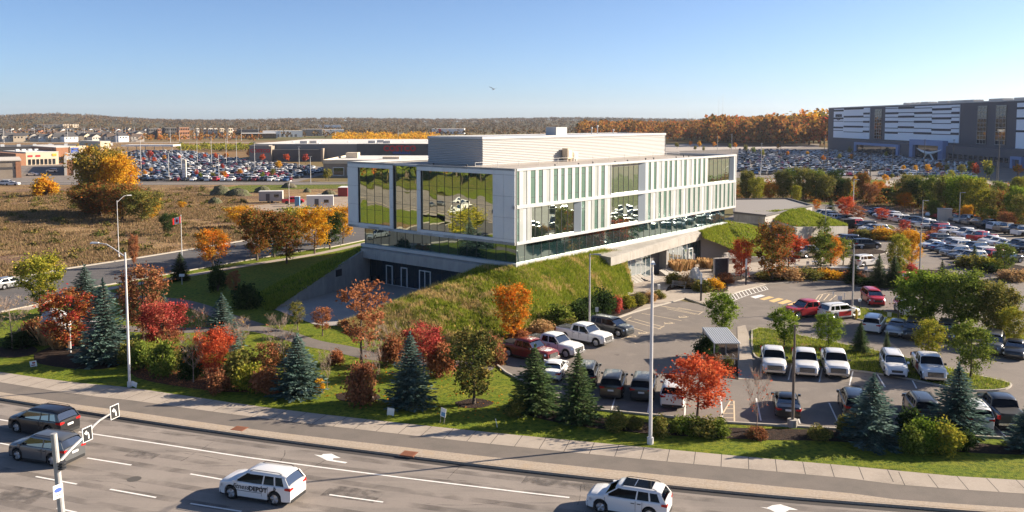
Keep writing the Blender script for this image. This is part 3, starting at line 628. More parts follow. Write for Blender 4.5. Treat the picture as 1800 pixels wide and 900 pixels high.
# recessed glass storey under the box
panes('ribbon_window', .62, 'y', 1.0, 55.2, 5.4, 7.66, 34, 1, M['g_ribbon'], mull=.045)
panes('ribbon_window', 1.0, 'x', .62, 27.1, 5.4, 7.66, 17, 1, M['g_ribbon'], mull=.045)
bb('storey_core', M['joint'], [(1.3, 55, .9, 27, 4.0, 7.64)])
bb('end_glass', M['g_ribbon'], [(55.0, 55.2, .62, 26, 5.4, 7.64), (1.0, 55, 27.1, 27.3, 5.4, 7.64)])
bb('ledge', M['panel'], [(.55, 55.6, .25, .75, 5.0, 5.4), (.55, 1.1, .75, 27.6, 5.0, 5.4)])
# garden level: concrete beam and dark glass wall with doors
mbq = MB(); mbq.add([(.9, 27.4, 5.0), (.9, 2.0, 5.0), (.35, 2.0, 4.75), (.35, 27.4, 4.75), (.35, 2, 3.5), (.35, 27.4, 3.5), (2.2, 2, 3.5), (2.2, 27.4, 3.5)], [(0, 1, 2, 3), (3, 2, 4, 5), (5, 4, 6, 7), (0, 3, 5, 7)])
mbq.build('concrete_beam', M['conc'], B)
panes('glass_wall', 2.0, 'x', 2.5, 27.3, .06, 3.5, 20, 1, M['g_dark'], mull=.04)
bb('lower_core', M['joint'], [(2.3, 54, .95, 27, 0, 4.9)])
def door_on_west(px0, px1, ytop, n):
    y1 = ONX(px0, 500, 1.9)[1]; y0 = ONX(px1, 500, 1.9)[1]; zt = 2.65
    fr = MB(); w = .11
    fr.box(1.86, 1.98, y0, y0+w, 0.03, zt); fr.box(1.86, 1.98, y1-w, y1, 0.03, zt); fr.box(1.86, 1.98, y0+w, y1-w, zt-w, zt); 
    if n == 2: fr.box(1.86, 1.98, (y0+y1)/2-.05, (y0+y1)/2+.05, .03, zt-w)
    d = fr.build('door', M['white'], B); bb('pane', M['g_dark'], [(1.93, 1.95, y0+w, y1-w, .05, zt-w)], parent=d)
door_on_west(679, 690, 464, 1); door_on_west(705, 716, 468, 1); door_on_west(737, 757, 472, 2)
bb('sill', M['white'], [(1.9, 1.98, 2.6, 27.2, .035, .08)])
# louvred plant room on the roof
px0 = 9.0; py0 = 12.9; py1 = ONX(752, 262, px0)[1]; px1 = ONY(1170, 255, py0)[0]; pzt = 19.95
bb('plant_room', M['louvre'], [(px0+.14, px1-.14, py0+.14, py1-.14, 16.1, pzt-.05)])
mb = MB(); n = 15
for k in range(n):
    z = 16.15+k*(pzt-.35-16.15)/n; h = (pzt-.35-16.15)/n
    for (xa, ya, xb, yb, nx, ny) in ((px0, py0, px1, py0, 0, -1), (px0, py1, px0, py0, -1, 0), (px1, py0, px1, py1, 1, 0)):
        i0 = .12
        mb.add([(xa-nx*i0, ya-ny*i0, z+h), (xb-nx*i0, yb-ny*i0, z+h), (xb, yb, z+h*.46), (xa, ya, z+h*.46), (xb-nx*.0, yb-ny*.0, z+h*.42), (xa, ya, z+h*.42), (xb-nx*i0, yb-ny*i0, z), (xa-nx*i0, ya-ny*i0, z)], [(0, 3, 2, 1), (3, 5, 4, 2), (5, 7, 6, 4)])
mb.build('louvre', M['louvre'], B)
bb('plant_room_coping', M['panel'], [(px0-.05, px1+.05, py0-.05, py0+.3, pzt-.32, pzt), (px0-.05, px0+.3, py0+.3, py1, pzt-.32, pzt), (px1-.3, px1+.05, py0+.3, py1, pzt-.32, pzt), (px0+.3, px1-.3, py1-.3, py1+.02, pzt-.32, pzt)])
bb('plant_room_roof', M['roofwhite'], [(px0+.3, px1-.3, py0+.3, py1-.3, pzt-.3, pzt-.15)])
cx = ONY(978, 240, py0+4)[0]
bb('roof_vent', M['louvre'], [(cx-1.4, cx+1.4, py0+3, py0+5, pzt-.15, pzt+1.15)])
def on_roof(name, label, cat, boxes, mats, grp=None):
    t = MB()
    for b_ in boxes: t.box(*b_[:6], mi=(b_[6] if len(b_) > 6 else 0))
    me = t.mesh(name, mats); o = link(name, me); o.location = C0; o.rotation_euler = (0, 0, BROT); tag(o, label, cat, grp); return o
ax = ONY(1000, 272, py0-.9)[0]
on_roof('air_conditioner', 'larger beige air conditioner bracketed to the louvred rooftop wall', 'air conditioner', [(ax-.7, ax+.5, py0-1.2, py0-.2, 16.5, 18.0), (ax-.6, ax-.45, py0-1.1, py0-.3, 16.1, 16.5), (ax+.2, ax+.35, py0-1.1, py0-.3, 16.1, 16.5), (ax-.5, ax+.3, py0-1.24, py0-1.2, 16.7, 17.8, 1)], [M['cream'], M['galv']])
on_roof('air_conditioner', 'smaller pale air conditioner right of the beige one on the roof', 'air conditioner', [(ax+1.1, ax+2.0, py0-1.1, py0-.4, 16.45, 17.4), (ax+1.2, ax+1.3, py0-1, py0-.5, 16.1, 16.45), (ax+1.8, ax+1.9, py0-1, py0-.5, 16.1, 16.45), (ax+1.2, ax+1.9, py0-1.13, py0-1.1, 16.55, 17.3, 1)], [M['white'], M['galv']])
mb = MB()
for k in range(13): x = 3+k*4.3; mb.box(x, x+.05, 8.8, 8.85, 16.1, 16.9)
mb.box(3, 54.7, 8.8, 8.84, 16.86, 16.9); mb.box(3, 54.7, 8.8, 8.84, 16.5, 16.53)
ro = mb.build('roof_rail', M['galv']); ro.location = C0; ro.rotation_euler = (0, 0, BROT); tag(ro, 'thin metal guard rail along the flat office roof', 'rail')
vents = []
for k, (vx, vy) in enumerate([(12, 3.2), (16.5, 2.7), (21, 3.5), (24.5, 2.2), (29, 3.0), (36, 4.2), (38, 4.0), (44, 3.5), (50, 4.5), (51, 6), (4, 17), (4.4, 11.5)]):
    o = MB(); o.tube([(0, 0, 0), (0, 0, .32)], .07, 8); o.tube([(0, 0, .32), (0, 0, .42)], [.16, .10], 10)
    o = o.build('roof_pipe', M['dark']); w = LW(vx, vy, 16.1); o.location = w
    tag(o, ['near', 'second', 'third', 'fourth', 'fifth', 'sixth', 'seventh', 'eighth', 'ninth', 'tenth', 'rear-most left', 'front-most left'][k]+' small dark vent pipe along the front edge of the office roof', 'vent pipe', 'small vent pipes on the office roof')
for (px, dy, h) in ((1040, 6, 1.0), (1050, 6, 1.3), (1078, 6, .6)):
    xx = ONY(px, 240, py0+dy)[0]; o = MB(); o.tube([(0, 0, 0), (0, 0, h)], .08, 8); o.tube([(0, 0, h), (0, 0, h+.25)], [.2, .12], 8); o = o.build('exhaust_stack', M['galv']); o.location = LW(xx, py0+dy, pzt-.15)
    tag(o, {1040: 'left exhaust stack on the plant room top', 1050: 'tall middle exhaust stack on the plant room top', 1078: 'short right exhaust stack on the plant room top'}[px], 'exhaust stack', 'exhaust stacks on the plant room')
# entrance: canopy, glazing, column, dark vestibule
mb = MB(); mb.prism([(15.5, -3.1), (45.2, .05-.45), (45.2, .24), (15.5, .24)], 3.62, 4.72); mb.build('entrance_canopy', M['conc_l'], B)
mb = MB(); mb.add([(15.5, -3.08, 4.725), (45.2, -.40, 4.725), (45.2, .25, 5.0), (15.5, .25, 5.0), (15.5, .25, 4.72), (45.2, .25, 4.72)], [(0, 1, 2, 3), (0, 3, 4), (1, 5, 2)]); mb.build('canopy_top', M['conc_l'], B)
e0, e1, e2, e3, e4, e5 = 21.0, ONY(1143, 470, -.3)[0], ONY(1166, 470, -.3)[0], ONY(1190, 460, -.3)[0], ONY(1209, 450, -.3)[0], 45.0
panes('entrance_glazing', -.3, 'y', 19.5, e1, .03, 3.62, 8, 1, M['g_entr'], mull=.07, mm=M['white'])
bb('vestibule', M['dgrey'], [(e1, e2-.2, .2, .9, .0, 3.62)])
bb('column', M['conc'], [(e2-.35, e2, -1.0, .3, .0, 3.62)])
panes('entrance_glazing', -.3, 'y', e2, e3+3, .03, 3.62, 5, 1, M['g_entr'], mull=.07, mm=M['white'])
panes('entrance_glazing', -.28, 'y', e3+3, e5, .03, 3.62, 5, 1, M['g_dark'], mull=.05)
fr = MB(); dd = e4+.1
fr.box(dd, dd+.12, -.42, -.3, .03, 2.7); fr.box(dd+1.2, dd+1.32, -.42, -.3, .03, 2.7); fr.box(dd+.12, dd+1.2, -.42, -.3, 2.58, 2.7); d_ = fr.build('door', M['white'], B); bb('pane', M['g_entr'], [(dd+.12, dd+1.2, -.36, -.34, .05, 2.58)], parent=d_)
# ================================================================== BERMS AND RETAINING WALLS
def resample(pts, n):
    P_ = [Vector(p) for p in pts]; d = [0]
    for i in range(1, len(P_)): d.append(d[-1]+(P_[i]-P_[i-1]).length)
    out = []
    for k in range(n):
        s = d[-1]*k/(n-1); i = 0
        while i < len(d)-2 and d[i+1] < s: i += 1
        t = (s-d[i])/max(1e-6, d[i+1]-d[i]); out.append(P_[i].lerp(P_[i+1], t))
    return out
def berm(name, high, low, label, m, n=60, rows=16, bulge=.18, amp=.12, seed=1, power=1.0):
    """a grassed bank between a crest line and a toe line"""
    H_ = resample(high, n); L_ = resample(low, n); r = random.Random(seed); V = []; F = []
    for j in range(rows+1):
        t = j/rows
        for i in range(n):
            p = L_[i].lerp(H_[i], t); dz = (H_[i].z-L_[i].z); z = p.z+bulge*dz*math.sin(math.pi*t)*power
            if 0 < j < rows: z += (math.sin(p.x*1.7+seed)*math.cos(p.y*1.3)+.5*math.sin(p.x*.6+p.y*.9))*amp*.6+r.uniform(-amp, amp)*.5
            V.append((p.x, p.y, z))
    for j in range(rows):
        for i in range(n-1): F.append((j*n+i, j*n+i+1, (j+1)*n+i+1, (j+1)*n+i))
    mb = MB(); mb.add(V, F); o = mb.build(name, m, smooth=True); tag(o, kind='structure'); o['label'] = label; return V, n, rows
def V3(x, y, z=0): v = G(x, y, z); return (v.x, v.y, z)
def VL(lx, ly, z): v = LW(lx, ly, z); return (v.x, v.y, z)
bermV = {}
bermV['main'] = berm('grass_berm', [V3(598, 573, .05), (-10.6, 97.6, 2.7), VL(.2, 5.2, 4.7), VL(.3, .9, 5.0), VL(2, .3, 5.02), VL(8, .3, 5.02), VL(14, .3, 5.02), VL(19.0, .1, 5.0), VL(20.8, -1.2, 4.6)],
     [V3(598, 573.5, 0), V3(640, 592), V3(700, 600), V3(770, 609), V3(850, 603), V3(880, 592, .55), V3(920, 578, .55), V3(960, 566, .55), V3(1010, 552, .1), V3(1060, 538, .1), V3(1096, 526, .05), V3(1113, 512, .05)], 'grassy berm with straw patches rising to the glass corner', M['rough'], n=90, rows=22)
bermV['left'] = berm('grass_berm', [VL(2.5, 28.0, 4.75), VL(8, 28.3, 4.9), VL(20, 28.5, 4.9)][::-1]+[(-23.6, 109.8, 2.6), V3(482, 543, .05)],
     [VL(22, 40, 0), VL(14, 38, 0), VL(4, 38, 0), VL(-6, 36, 0), VL(-14, 31, 0), V3(470, 546, 0)], 'shaded grass berm left of the sunken terrace', M['rough'], n=60, rows=16, seed=4)
# retaining walls of the terrace
def wall_prism(name, a, b, za, zb, th, m, label, base=0):
    """a wall from a to b whose top slopes from za to zb"""
    A = Vector(a[:2]); B_ = Vector(b[:2]); t = (B_-A).normalized(); nn = Vector((-t.y, t.x))*th
    mb = MB(); vs = [(*A, base), (*B_, base), (*(B_+nn), base), (*(A+nn), base), (*A, za), (*B_, zb), (*(B_+nn), zb), (*(A+nn), za)]
    mb.add(vs, [(0, 3, 2, 1), (4, 5, 6, 7), (0, 1, 5, 4), (1, 2, 6, 5), (2, 3, 7, 6), (3, 0, 4, 7)]); o = mb.build(name, m); tag(o, label, 'wall'); return o
tl = V3(480, 543); bl = VL(2.0, 27.4, 0)
wall_prism('retaining_wall', bl, tl, 4.85, .12, -.3, M['conc'], 'long sloping concrete retaining wall on the left of the terrace')
wall_prism('retaining_wall', VL(.4, 4.9, 0), V3(598, 572.6), 4.75, .06, .3, M['conc'], 'sloping terrace wall hidden behind the straw coloured berm edge')
ga, gb = Vector(bl), Vector(tl); gp = ga.lerp(gb, .36)
mb = MB(); t_ = (gb-ga).normalized(); nn_ = Vector((-t_.y, t_.x, 0))
for s_ in (0,): 
    c = gp+nn_*.06+Vector((0, 0, 2.3)); vs = [c+t_*dx+Vector((0, 0, dz))+nn_*dn for dn in (-.06, .03) for dx, dz in ((-.6, -.45), (.6, -.45), (.6, .45), (-.6, .45))]
    mb.add(vs, [(0, 1, 2, 3), (4, 7, 6, 5), (0, 4, 5, 1), (1, 5, 6, 2), (2, 6, 7, 3), (3, 7, 4, 0)])
    for k in range(5):
        vs = [c+t_*dx+Vector((0, 0, -.36+k*.17+dz))+nn_*dn for dn in (.03, .06) for dx, dz in ((-.55, -.03), (.55, -.03), (.55, .05), (-.55, .05))]
        mb.add(vs, [(0, 1, 2, 3), (4, 7, 6, 5), (0, 4, 5, 1), (1, 5, 6, 2), (2, 6, 7, 3), (3, 7, 4, 0)])
tag(mb.build('wall_vent', M['dark']), 'dark rectangular louvre vent in the sloping concrete wall', 'vent')
# low wall at the toe of the main berm
wall_prism('low_wall', V3(880, 592.5), V3(962, 566.5), .62, .5, -.25, M['conc_l'], 'low pale concrete wall at the foot of the front berm', -.01)
wall_prism('low_wall', V3(1062, 532), V3(1105, 518), .45, .35, -.25, M['conc_l'], 'short pale wall between shrubs at the berm end', -.01)
# slanted planter walls at the entrance
for (a, b, w, lab) in (((1106, 502), (1142, 492), 1.5, 'slanted pale planter slab left of the entrance steps'), ((1172, 486), (1226, 471), 1.3, 'slanted pale planter slab right of the entrance steps')):
    A, B_ = Vector(V3(*a)), Vector(V3(*b)); t = (B_-A).normalized(); nn = Vector((-t.y, t.x, 0)); mb = MB(); n = 6
    for k in range(n):
        p, q = A.lerp(B_, k/n+.01), A.lerp(B_, (k+1)/n-.01)
        mb.add([p+Vector((0, 0, .04)), q+Vector((0, 0, .04)), q+nn*w+Vector((0, 0, .75)), p+nn*w+Vector((0, 0, .75)), q+nn*w, p+nn*w], [(0, 1, 2, 3), (1, 4, 2), (0, 3, 5), (3, 2, 4, 5)])
    tag(mb.build('planter_slab', M['conc_l']), lab, 'planter')
mb = MB(); s0 = Vector(V3(1150, 492)); 
for k in range(4): mb.box(-1.6, 1.6, -.35+k*.4, .05+k*.4, .03, .12+k*.09)
o = mb.build('entrance_steps', M['terrace']); o.location = (s0.x, s0.y, 0); o.rotation_euler = (0, 0, BROT); tag(o, 'shallow paved steps leading up to the main door', 'steps')
# second berm, right of the entrance, with a dark concrete cheek wall
r2a = LW(45.3, -.3); r2b = G(1347, 455)
wall_prism('cheek_wall', (r2a.x, r2a.y), (r2b.x, r2b.y), 4.72, .25, .3, M['mgrey'], 'dark concrete cheek wall dropping right of the entrance')
bermV['second'] = berm('grass_berm', [VL(45.6, .1, 4.75), VL(50, .2, 5.1), VL(55.7, .3, 5.2), V3(1250, 385, 5.3), V3(1275, 387, 5.2), V3(1300, 392, 4.6), V3(1330, 399, 3.4), V3(1352, 409, 1.5)],
     [VL(45.6, -.3, 4.72), V3(1240, 420, 4.0), V3(1262, 428, 3.05), V3(1290, 440, 1.9), V3(1318, 449, .9), V3(1347, 456, .2), V3(1358, 448, .2), V3(1368, 440, .1)], 'green berm right of the entrance canopy', M['rough'], n=60, rows=16, bulge=.10, seed=9)
wall_prism('ramp_wall', V3(1255, 384, 5.2), V3(1345, 398, 2.9), 5.0, 3.2, .3, M['mgrey'], 'dark ramp wall behind the right green berm', 0)
# third berm: wedge over a service building
tq = [V3(1397, 401.5, 3.3), V3(1490, 401, 2.0)]
c1 = G(1397, 432); c2 = G(1490, 419); c0 = Vector((46.0, 164.5, 0))
wall_prism('service_wall', (c1.x, c1.y), (c2.x, c2.y), 3.3, 2.3, .3, M['conc_l'], 'sunlit pale concrete wall under the wedge shaped green roof')
wall_prism('service_wall', (c0.x, c0.y), (c1.x, c1.y), 4.6, 3.3, .3, M['conc'], 'shaded grey concrete wall under the wedge shaped green roof')
bermV['third'] = berm('green_roof', [(46.2, 165, 4.6), V3(1380, 369, 5.2), V3(1412, 366, 5.2), V3(1450, 380, 3.8), (64, 166, 2.3)], [(46.3, 164, 4.62), (48.3, 158.5, 3.96), (50.2, 153.7, 3.32), (56.5, 158.7, 2.8), (63.4, 164.1, 2.32)], 'wedge shaped green roof sloping to the lot', M['rough'], n=50, rows=14, bulge=.05, seed=11)
NB = thing('service_block', 'low grey roofed service block behind the right berms', 'building', (0, 0, 0))
rf = GP([(1290, 374), (1345, 380), (1403, 366), (1428, 362), (1385, 350), (1290, 351)], 5.0)
MBx = MB(); MBx.prism(rf, 0, 4.8); MBx.build('wall', M['conc'], NB)
MBx = MB(); MBx.prism(rf, 4.8, 5.0); MBx.build('roof', M['mgrey'], NB)
kb = MB(); kerb(kb, rf, .5, 5.0, 5.25, closed=True); kb.build('parapet', M['dgrey'], NB)
MBx = MB(); g = GP([(1255, 384), (1345, 378), (1350, 395), (1300, 392)], 3.2); MBx.prism(g, 0, 3.2); tag(MBx.build('ramp_deck', M['conc_l']), 'pale concrete ramp deck between the two right berms', 'ramp')
y0 = G(1325, 381, 3.2); mb = MB(); mb.box(-.9, .9, -.3, .3, 3.2, 3.45); o = mb.build('yellow_bumper', M['yellow']); o.location = (y0.x, y0.y, 0); o.rotation_euler = (0, 0, R(20)); tag(o, 'small yellow bumper block on the pale ramp deck', 'bumper')
# ================================================================== VEHICLES
def half_ring(st):
    x, zb, zt, w, crown = st
    h = zt-zb; return [(x, w*.86, zb), (x, w*.985, zb+.05), (x, w*1.0, zb+h*.38), (x, w*.985, zb+h*.62), (x, w*.985, zt-.13), (x, w*.955, zt-.05), (x, w*.87, zt), (x, w*.5, zt+crown*.8), (x, 0, zt+crown)]
CAR = {
 # L, W, H, wheel r, hood/deck outline (x, z), greenhouse: base front, roof front, roof rear, base rear, belt z
 'sedan': dict(L=4.75, W=1.84, H=1.45, r=.33, out=[(-2.375, .80), (-2.3, .98), (-1.85, 1.02), (-1.55, 1.03), (0, .97), (.95, .96), (1.7, .88), (2.15, .78), (2.34, .66), (2.375, .5)], gh=(1.05, .25, -.95, -1.78), belt=.94, wr=.70),
 'suv': dict(L=4.75, W=1.90, H=1.76, r=.385, out=[(-2.375, .98), (-2.34, 1.14), (-2.1, 1.16), (0, 1.12), (1.0, 1.13), (1.7, 1.09), (2.10, 1.03), (2.30, .90), (2.375, .60)], gh=(1.32, .50, -1.95, -2.26), belt=1.10, wr=.76),
 'hatchback': dict(L=4.25, W=1.80, H=1.52, r=.33, out=[(-2.12, .85), (-2.08, 1.0), (-1.8, 1.02), (0, .98), (.95, .99), (1.5, .93), (1.9, .82), (2.08, .68), (2.12, .5)], gh=(1.10, .30, -1.35, -1.98), belt=.96, wr=.72),
 'pickup': dict(L=5.85, W=2.03, H=1.93, r=.41, out=[(-2.92, 1.12), (-2.90, 1.25), (-1.12, 1.27), (-1.0, 1.24), (0, 1.22), (1.15, 1.23), (2.2, 1.20), (2.72, 1.14), (2.88, 1.02), (2.92, .70)], gh=(1.25, .62, -.88, -1.06), belt=1.20, wr=.78),
 'van': dict(L=5.2, W=1.98, H=1.95, r=.36, out=[(-2.6, 1.0), (-2.55, 1.15), (-2.2, 1.16), (0, 1.12), (1.4, 1.10), (2.1, .95), (2.45, .8), (2.6, .6)], gh=(1.75, .85, -2.25, -2.5), belt=1.10, wr=.80),
}
def interp(tab, x):
    for (a, b), (c, d) in zip(tab, tab[1:]):
        if a <= x <= c: return b+(d-b)*(x-a)/(c-a)
    return tab[0][1] if x < tab[0][0] else tab[-1][1]
def car_meshes(kind, lod=0, seed=0):
    c = CAR[kind]; L, W, H, r = c['L'], c['W'], c['H'], c['r']; hw = W/2
    xf, xr = L/2-.92*(1 if kind != 'hatchback' else .88), -L/2+.98*(1 if kind not in ('pickup',) else 1.22); Ra = r+.07
    xs = sorted(set([-L/2, -L/2+.06, -L/2+.16, -L/2+.32, L/2-.62, L/2-.45, L/2-.30, L/2-.18, L/2-.08, L/2-.03, L/2]+[q for q, _ in c['out']]+[0, .5, -.5]+[xw+Ra*k for xw in (xf, xr) for k in ((-1.001, -1, -.92, -.7, -.38, 0, .38, .7, .92, 1, 1.001) if lod == 0 else (-1.001, -1, -.7, 0, .7, 1, 1.001))]))
    mb = MB(); rings = []; zlow = .24 if kind != 'pickup' else .34
    for x in xs:
        zt = interp(c['out'], x); zb = zlow
        for xw in (xf, xr):
            d = abs(x-xw)
            if d <= Ra: zb = max(zb, r+math.sqrt(max(0, Ra*Ra-d*d)))
        e = min(1, (L/2-abs(x))/(.95 if x > 0 else .6)); w = hw*(.78+.22*math.sin(e*math.pi/2)**.8) if x > 0 else hw*(.87+.13*math.sin(e*math.pi/2)**.8)
        if x in (-L/2, L/2): zb = max(zb, zlow+.12)
        zb = min(zb, zt-.16)
        rings.append(half_ring((x, zb, zt, w, .035 if abs(x) > .6 else .03)))
    n = len(rings[0]); V = []; F = []
    for rg in rings: V += rg
    for rg in rings: V += [(p[0], -p[1], p[2]) for p in rg]
    m = len(rings)*n
    for i in range(len(rings)-1):
        for k in range(n-1):
            a = i*n+k; F.append((a, a+n, a+n+1, a+1)[::-1]); a += m; F.append((a, a+n, a+n+1, a+1))
    for i, fl in ((0, False), (len(rings)-1, True)):
        loop = [i*n+k for k in range(n)]+[m+i*n+k for k in range(n-1, -1, -1)]; F.append(tuple(loop[::-1] if fl else loop))
    mb.add(V, F, 0)
    # greenhouse
    xa, xb, xc, xd = c['gh']; belt = c['belt']; wb = hw*.90; wr = hw*c['wr']*1.03; zr = H-.16
    def roofring(x, z, w): return [(x, w*1.01, z-.02), (x, w*.975, z+.07), (x, w*.88, z+.125), (x, w*.5, z+.15), (x, 0, z+.16)]
    # roof
    rx = [(xb+.12, zr-.10, wr*.965), (xb, zr-.035, wr*.985), (xb-.28, zr, wr), ((xb+xc)/2, zr+.01, wr), (xc+.35, zr, wr), (xc+.08, zr-.03, wr*.985), (xc-.10, zr-.10, wr*.96)]
    V = []; F = []
    for x, z, w in rx:
        rg = roofring(x, z, w); V += rg+[(p[0], -p[1], p[2]) for p in rg[-2::-1]]; nr_ = 2*len(rg)-1
    for i in range(len(rx)-1):
        for k in range(nr_-1): a = i*nr_+k; F.append((a, a+nr_, a+nr_+1, a+1)[::-1])
    mb.add(V, F, 0)
    def pillar(p0, p1, w0, w1, t=.02):
        for s in (1, -1):
            a = Vector((p0[0], p0[1]*s, p0[2])); b = Vector((p1[0], p1[1]*s, p1[2])); o = Vector((0, t*s, t*.5))
            q = [a+Vector((w0/2, 0, 0))+o, a-Vector((w0/2, 0, 0))+o, b-Vector((w1/2, 0, 0))+o, b+Vector((w1/2, 0, 0))+o]
            mb.add(q+[v-o*1.6 for v in q], [(0, 1, 2, 3), (4, 7, 6, 5), (0, 4, 5, 1), (1, 5, 6, 2), (2, 6, 7, 3), (3, 7, 4, 0)], 0)
    zb_ = belt-.02
    pillar((xa-.02, wb, zb_), (xb, wr*.985, zr-.02), .13, .10)
    pillar((xd+.10, wb, interp(c['out'], xd)-.03), (xc+.05, wr*.985, zr-.03), .34 if kind in ('suv', 'hatchback', 'van') else .22, .22)
    pillar(((xb+xc)/2+.12, wb, zb_), ((xb+xc)/2+.05, wr, zr-.02), .09, .07)
    if kind in ('suv', 'van'): pillar((xc+.55, wb, zb_), (xc+.62, wr, zr-.02), .10, .08)
    # glass shell
    gl = MB(); zd = interp(c['out'], xd)-.03
    A, Bq, Cq, D = [(xa, wb, zb_), (xb, wr, zr), (xc, wr, zr-.02), (xd, wb, zd)]
    def mir(p): return (p[0], -p[1], p[2])
    gl.quad(A, mir(A), mir(Bq), Bq); gl.quad(D, Cq, mir(Cq), mir(D)); gl.quad(A, Bq, Cq, D); gl.quad(mir(A), mir(D), mir(Cq), mir(Bq))
    # dark lower trim, inner arches
    dk = MB(); dk.box(-L/2+.12, L/2-.12, -hw*.84, hw*.84, zlow-.04, .62)
    for s in (1, -1): dk.box(xr+Ra, xf-Ra, s*hw*.80 if s > 0 else -hw*1.0, hw*1.0 if s > 0 else -hw*.80, zlow-.06, zlow+.05)
    if lod == 0:
        dk.box(L/2-.12, L/2+.02, -hw*.62, hw*.62, zlow+.05, zlow+.20); dk.box(-L/2-.02, -L/2+.12, -hw*.80, hw*.80, zlow-.02, zlow+.16)
    if kind == 'pickup':
        dk.box(-L/2+.10, xd-.12, -hw*.78, hw*.78, 1.18, 1.312 if seed % 2 == 0 else 1.302)
    return mb, gl, dk, (xf, xr, r, hw, L, H, zlow, kind, c)
def wheel_meshes(r):
    t = MB(); n = 20; prof = [(r-.13, .10), (r-.02, .11), (r, .08), (r, -.08), (r-.02, -.11), (r-.13, -.10)]
    V = []; F = []
    for k in range(n):
        a = 2*math.pi*k/n
        for (q, y) in prof: V.append((q*math.cos(a), y, q*math.sin(a)))
    m = len(prof)
    for k in range(n):
        for j in range(m-1): F.append((k*m+j, ((k+1) % n)*m+j, ((k+1) % n)*m+j+1, k*m+j+1))
    t.add(V, F)
    rm = MB(); rr = r-.125; V = [(0, .075, 0)]; F = []
    # disc with ten sectors, alternating face and recess: spokes
    for k in range(20):
        a = 2*math.pi*k/20; d = .095 if (k // 2) % 2 == 0 else .03; V.append((rr*math.cos(a), d, rr*math.sin(a)))
    for k in range(20): F.append((0, 1+k, 1+(k+1) % 20))
    rm.add(V, F); 
    rm2 = MB(); rm2.tube([(0, .01, 0), (0, .03, 0)], rr*1.0, 20)
    return t, rm, rm2
PROTO = {}; CARN = {}
def make_proto(kind, lod, seed=0):
    key = (kind, lod, seed)
    if key in PROTO: return PROTO[key]
    mb, gl, dk, (xf, xr, r, hw, L, H, zlow, kind_, c) = car_meshes(kind, lod, seed)
    pm = P['white']
    if lod == 2:
        for q, mi in ((gl, 1), (dk, 2)): mb.add(q.v, q.f, mi)
        for x in (xf, xr):
            for s in (1, -1): mb.tube([(x, s*(hw-.22), r), (x, s*(hw-.01), r)], r, 8, 2)
        me = mb.mesh('parked_car', [pm, M['carglass'], M['rubber']]); o = bpy.data.objects.new('parked_car', me); PROTO[key] = (o, None); return PROTO[key]
    parts = []
    def add(name, m, mats, loc=(0, 0, 0), sub=None, smooth=False):
        parts.append((name, m.mesh(name, mats if isinstance(mats, list) else [mats], smooth), loc, sub or []))
    me = mb.mesh('body', [pm]); 
    me.polygons.foreach_set('use_smooth', [True]*len(me.polygons))
    try: me.set_sharp_from_angle(angle=R(38))
    except Exception: pass
    parts.append(('body', me, (0, 0, 0), [])); parts.append(('windows', gl.mesh('windows', [M['carglass']]), (0, 0, 0), [])); parts.append(('underbody', dk.mesh('underbody', [M['black']]), (0, 0, 0), []))
    t, rm, rm2 = wheel_meshes(r); tm = t.mesh('tyre', [M['rubber']], True); rmm = rm.mesh('rim', [M['rim']]); hub = rm2.mesh('brake_disc', [M['black']])
    for x in (xf, xr):
        for s in (1, -1): parts.append(('wheel', tm, (x, s*(hw-.12), r, 0 if s > 0 else math.pi), [('rim', rmm)] if lod else [('rim', rmm), ('brake_disc', hub)]))
    zf = interp(c['out'], L/2-.1); hz = (zf-.16) if kind != 'pickup' else .92
    for s in (1, -1):
        q = MB(); y0, y1 = sorted((s*hw*.50, s*hw*.90)); q.add([(L/2-.02, s*hw*.45, hz-.07), (L/2-.30, s*hw*1.005, hz-.06), (L/2-.34, s*hw*1.0, hz+.09), (L/2-.07, s*hw*.47, hz+.07), (L/2-.45, s*hw*.7, hz)], [(0, 1, 2, 3) if s > 0 else (3, 2, 1, 0)])
        q.v = [(v[0]+.035, v[1], v[2]) for v in q.v]; parts.append(('headlight', q.mesh('headlight', [M['lens']]), (0, 0, 0), []))
        tz = {'sedan': .82, 'suv': 1.0, 'hatchback': .92, 'pickup': 1.05, 'van': 1.05}[kind]; q = MB()
        if kind == 'pickup': q.add([(-L/2-.012, s*hw*.80, tz-.16), (-L/2-.012, s*hw*.93, tz-.16), (-L/2+.10, s*hw*1.01, tz-.16), (-L/2-.012, s*hw*.80, tz+.16), (-L/2-.012, s*hw*.93, tz+.16), (-L/2+.10, s*hw*1.01, tz+.16)], [(0, 3, 4, 1) if s > 0 else (0, 1, 4, 3), (1, 4, 5, 2) if s > 0 else (1, 2, 5, 4)])
        else: q.add([(-L/2-.015, s*hw*.52, tz-.05), (-L/2-.015, s*hw*.90, tz-.09), (-L/2+.30, s*hw*1.01, tz-.02), (-L/2-.0, s*hw*.52, tz+.05), (-L/2-.0, s*hw*.90, tz+.10), (-L/2+.30, s*hw*1.01, tz+.10)], [(0, 3, 4, 1) if s > 0 else (0, 1, 4, 3), (1, 4, 5, 2) if s > 0 else (1, 2, 5, 4)])
        parts.append(('tail_light', q.mesh('tail_light', [M['tail']]), (0, 0, 0), []))
        q = MB(); xm = c['gh'][0]-.25; q.box(xm-.09, xm+.10, *sorted((s*(hw*.98), s*(hw+.17))), c['belt']+.0, c['belt']+.15); parts.append(('mirror', q.mesh('mirror', [pm if kind != 'pickup' else M['black']]), (0, 0, 0), []))
    q = MB()
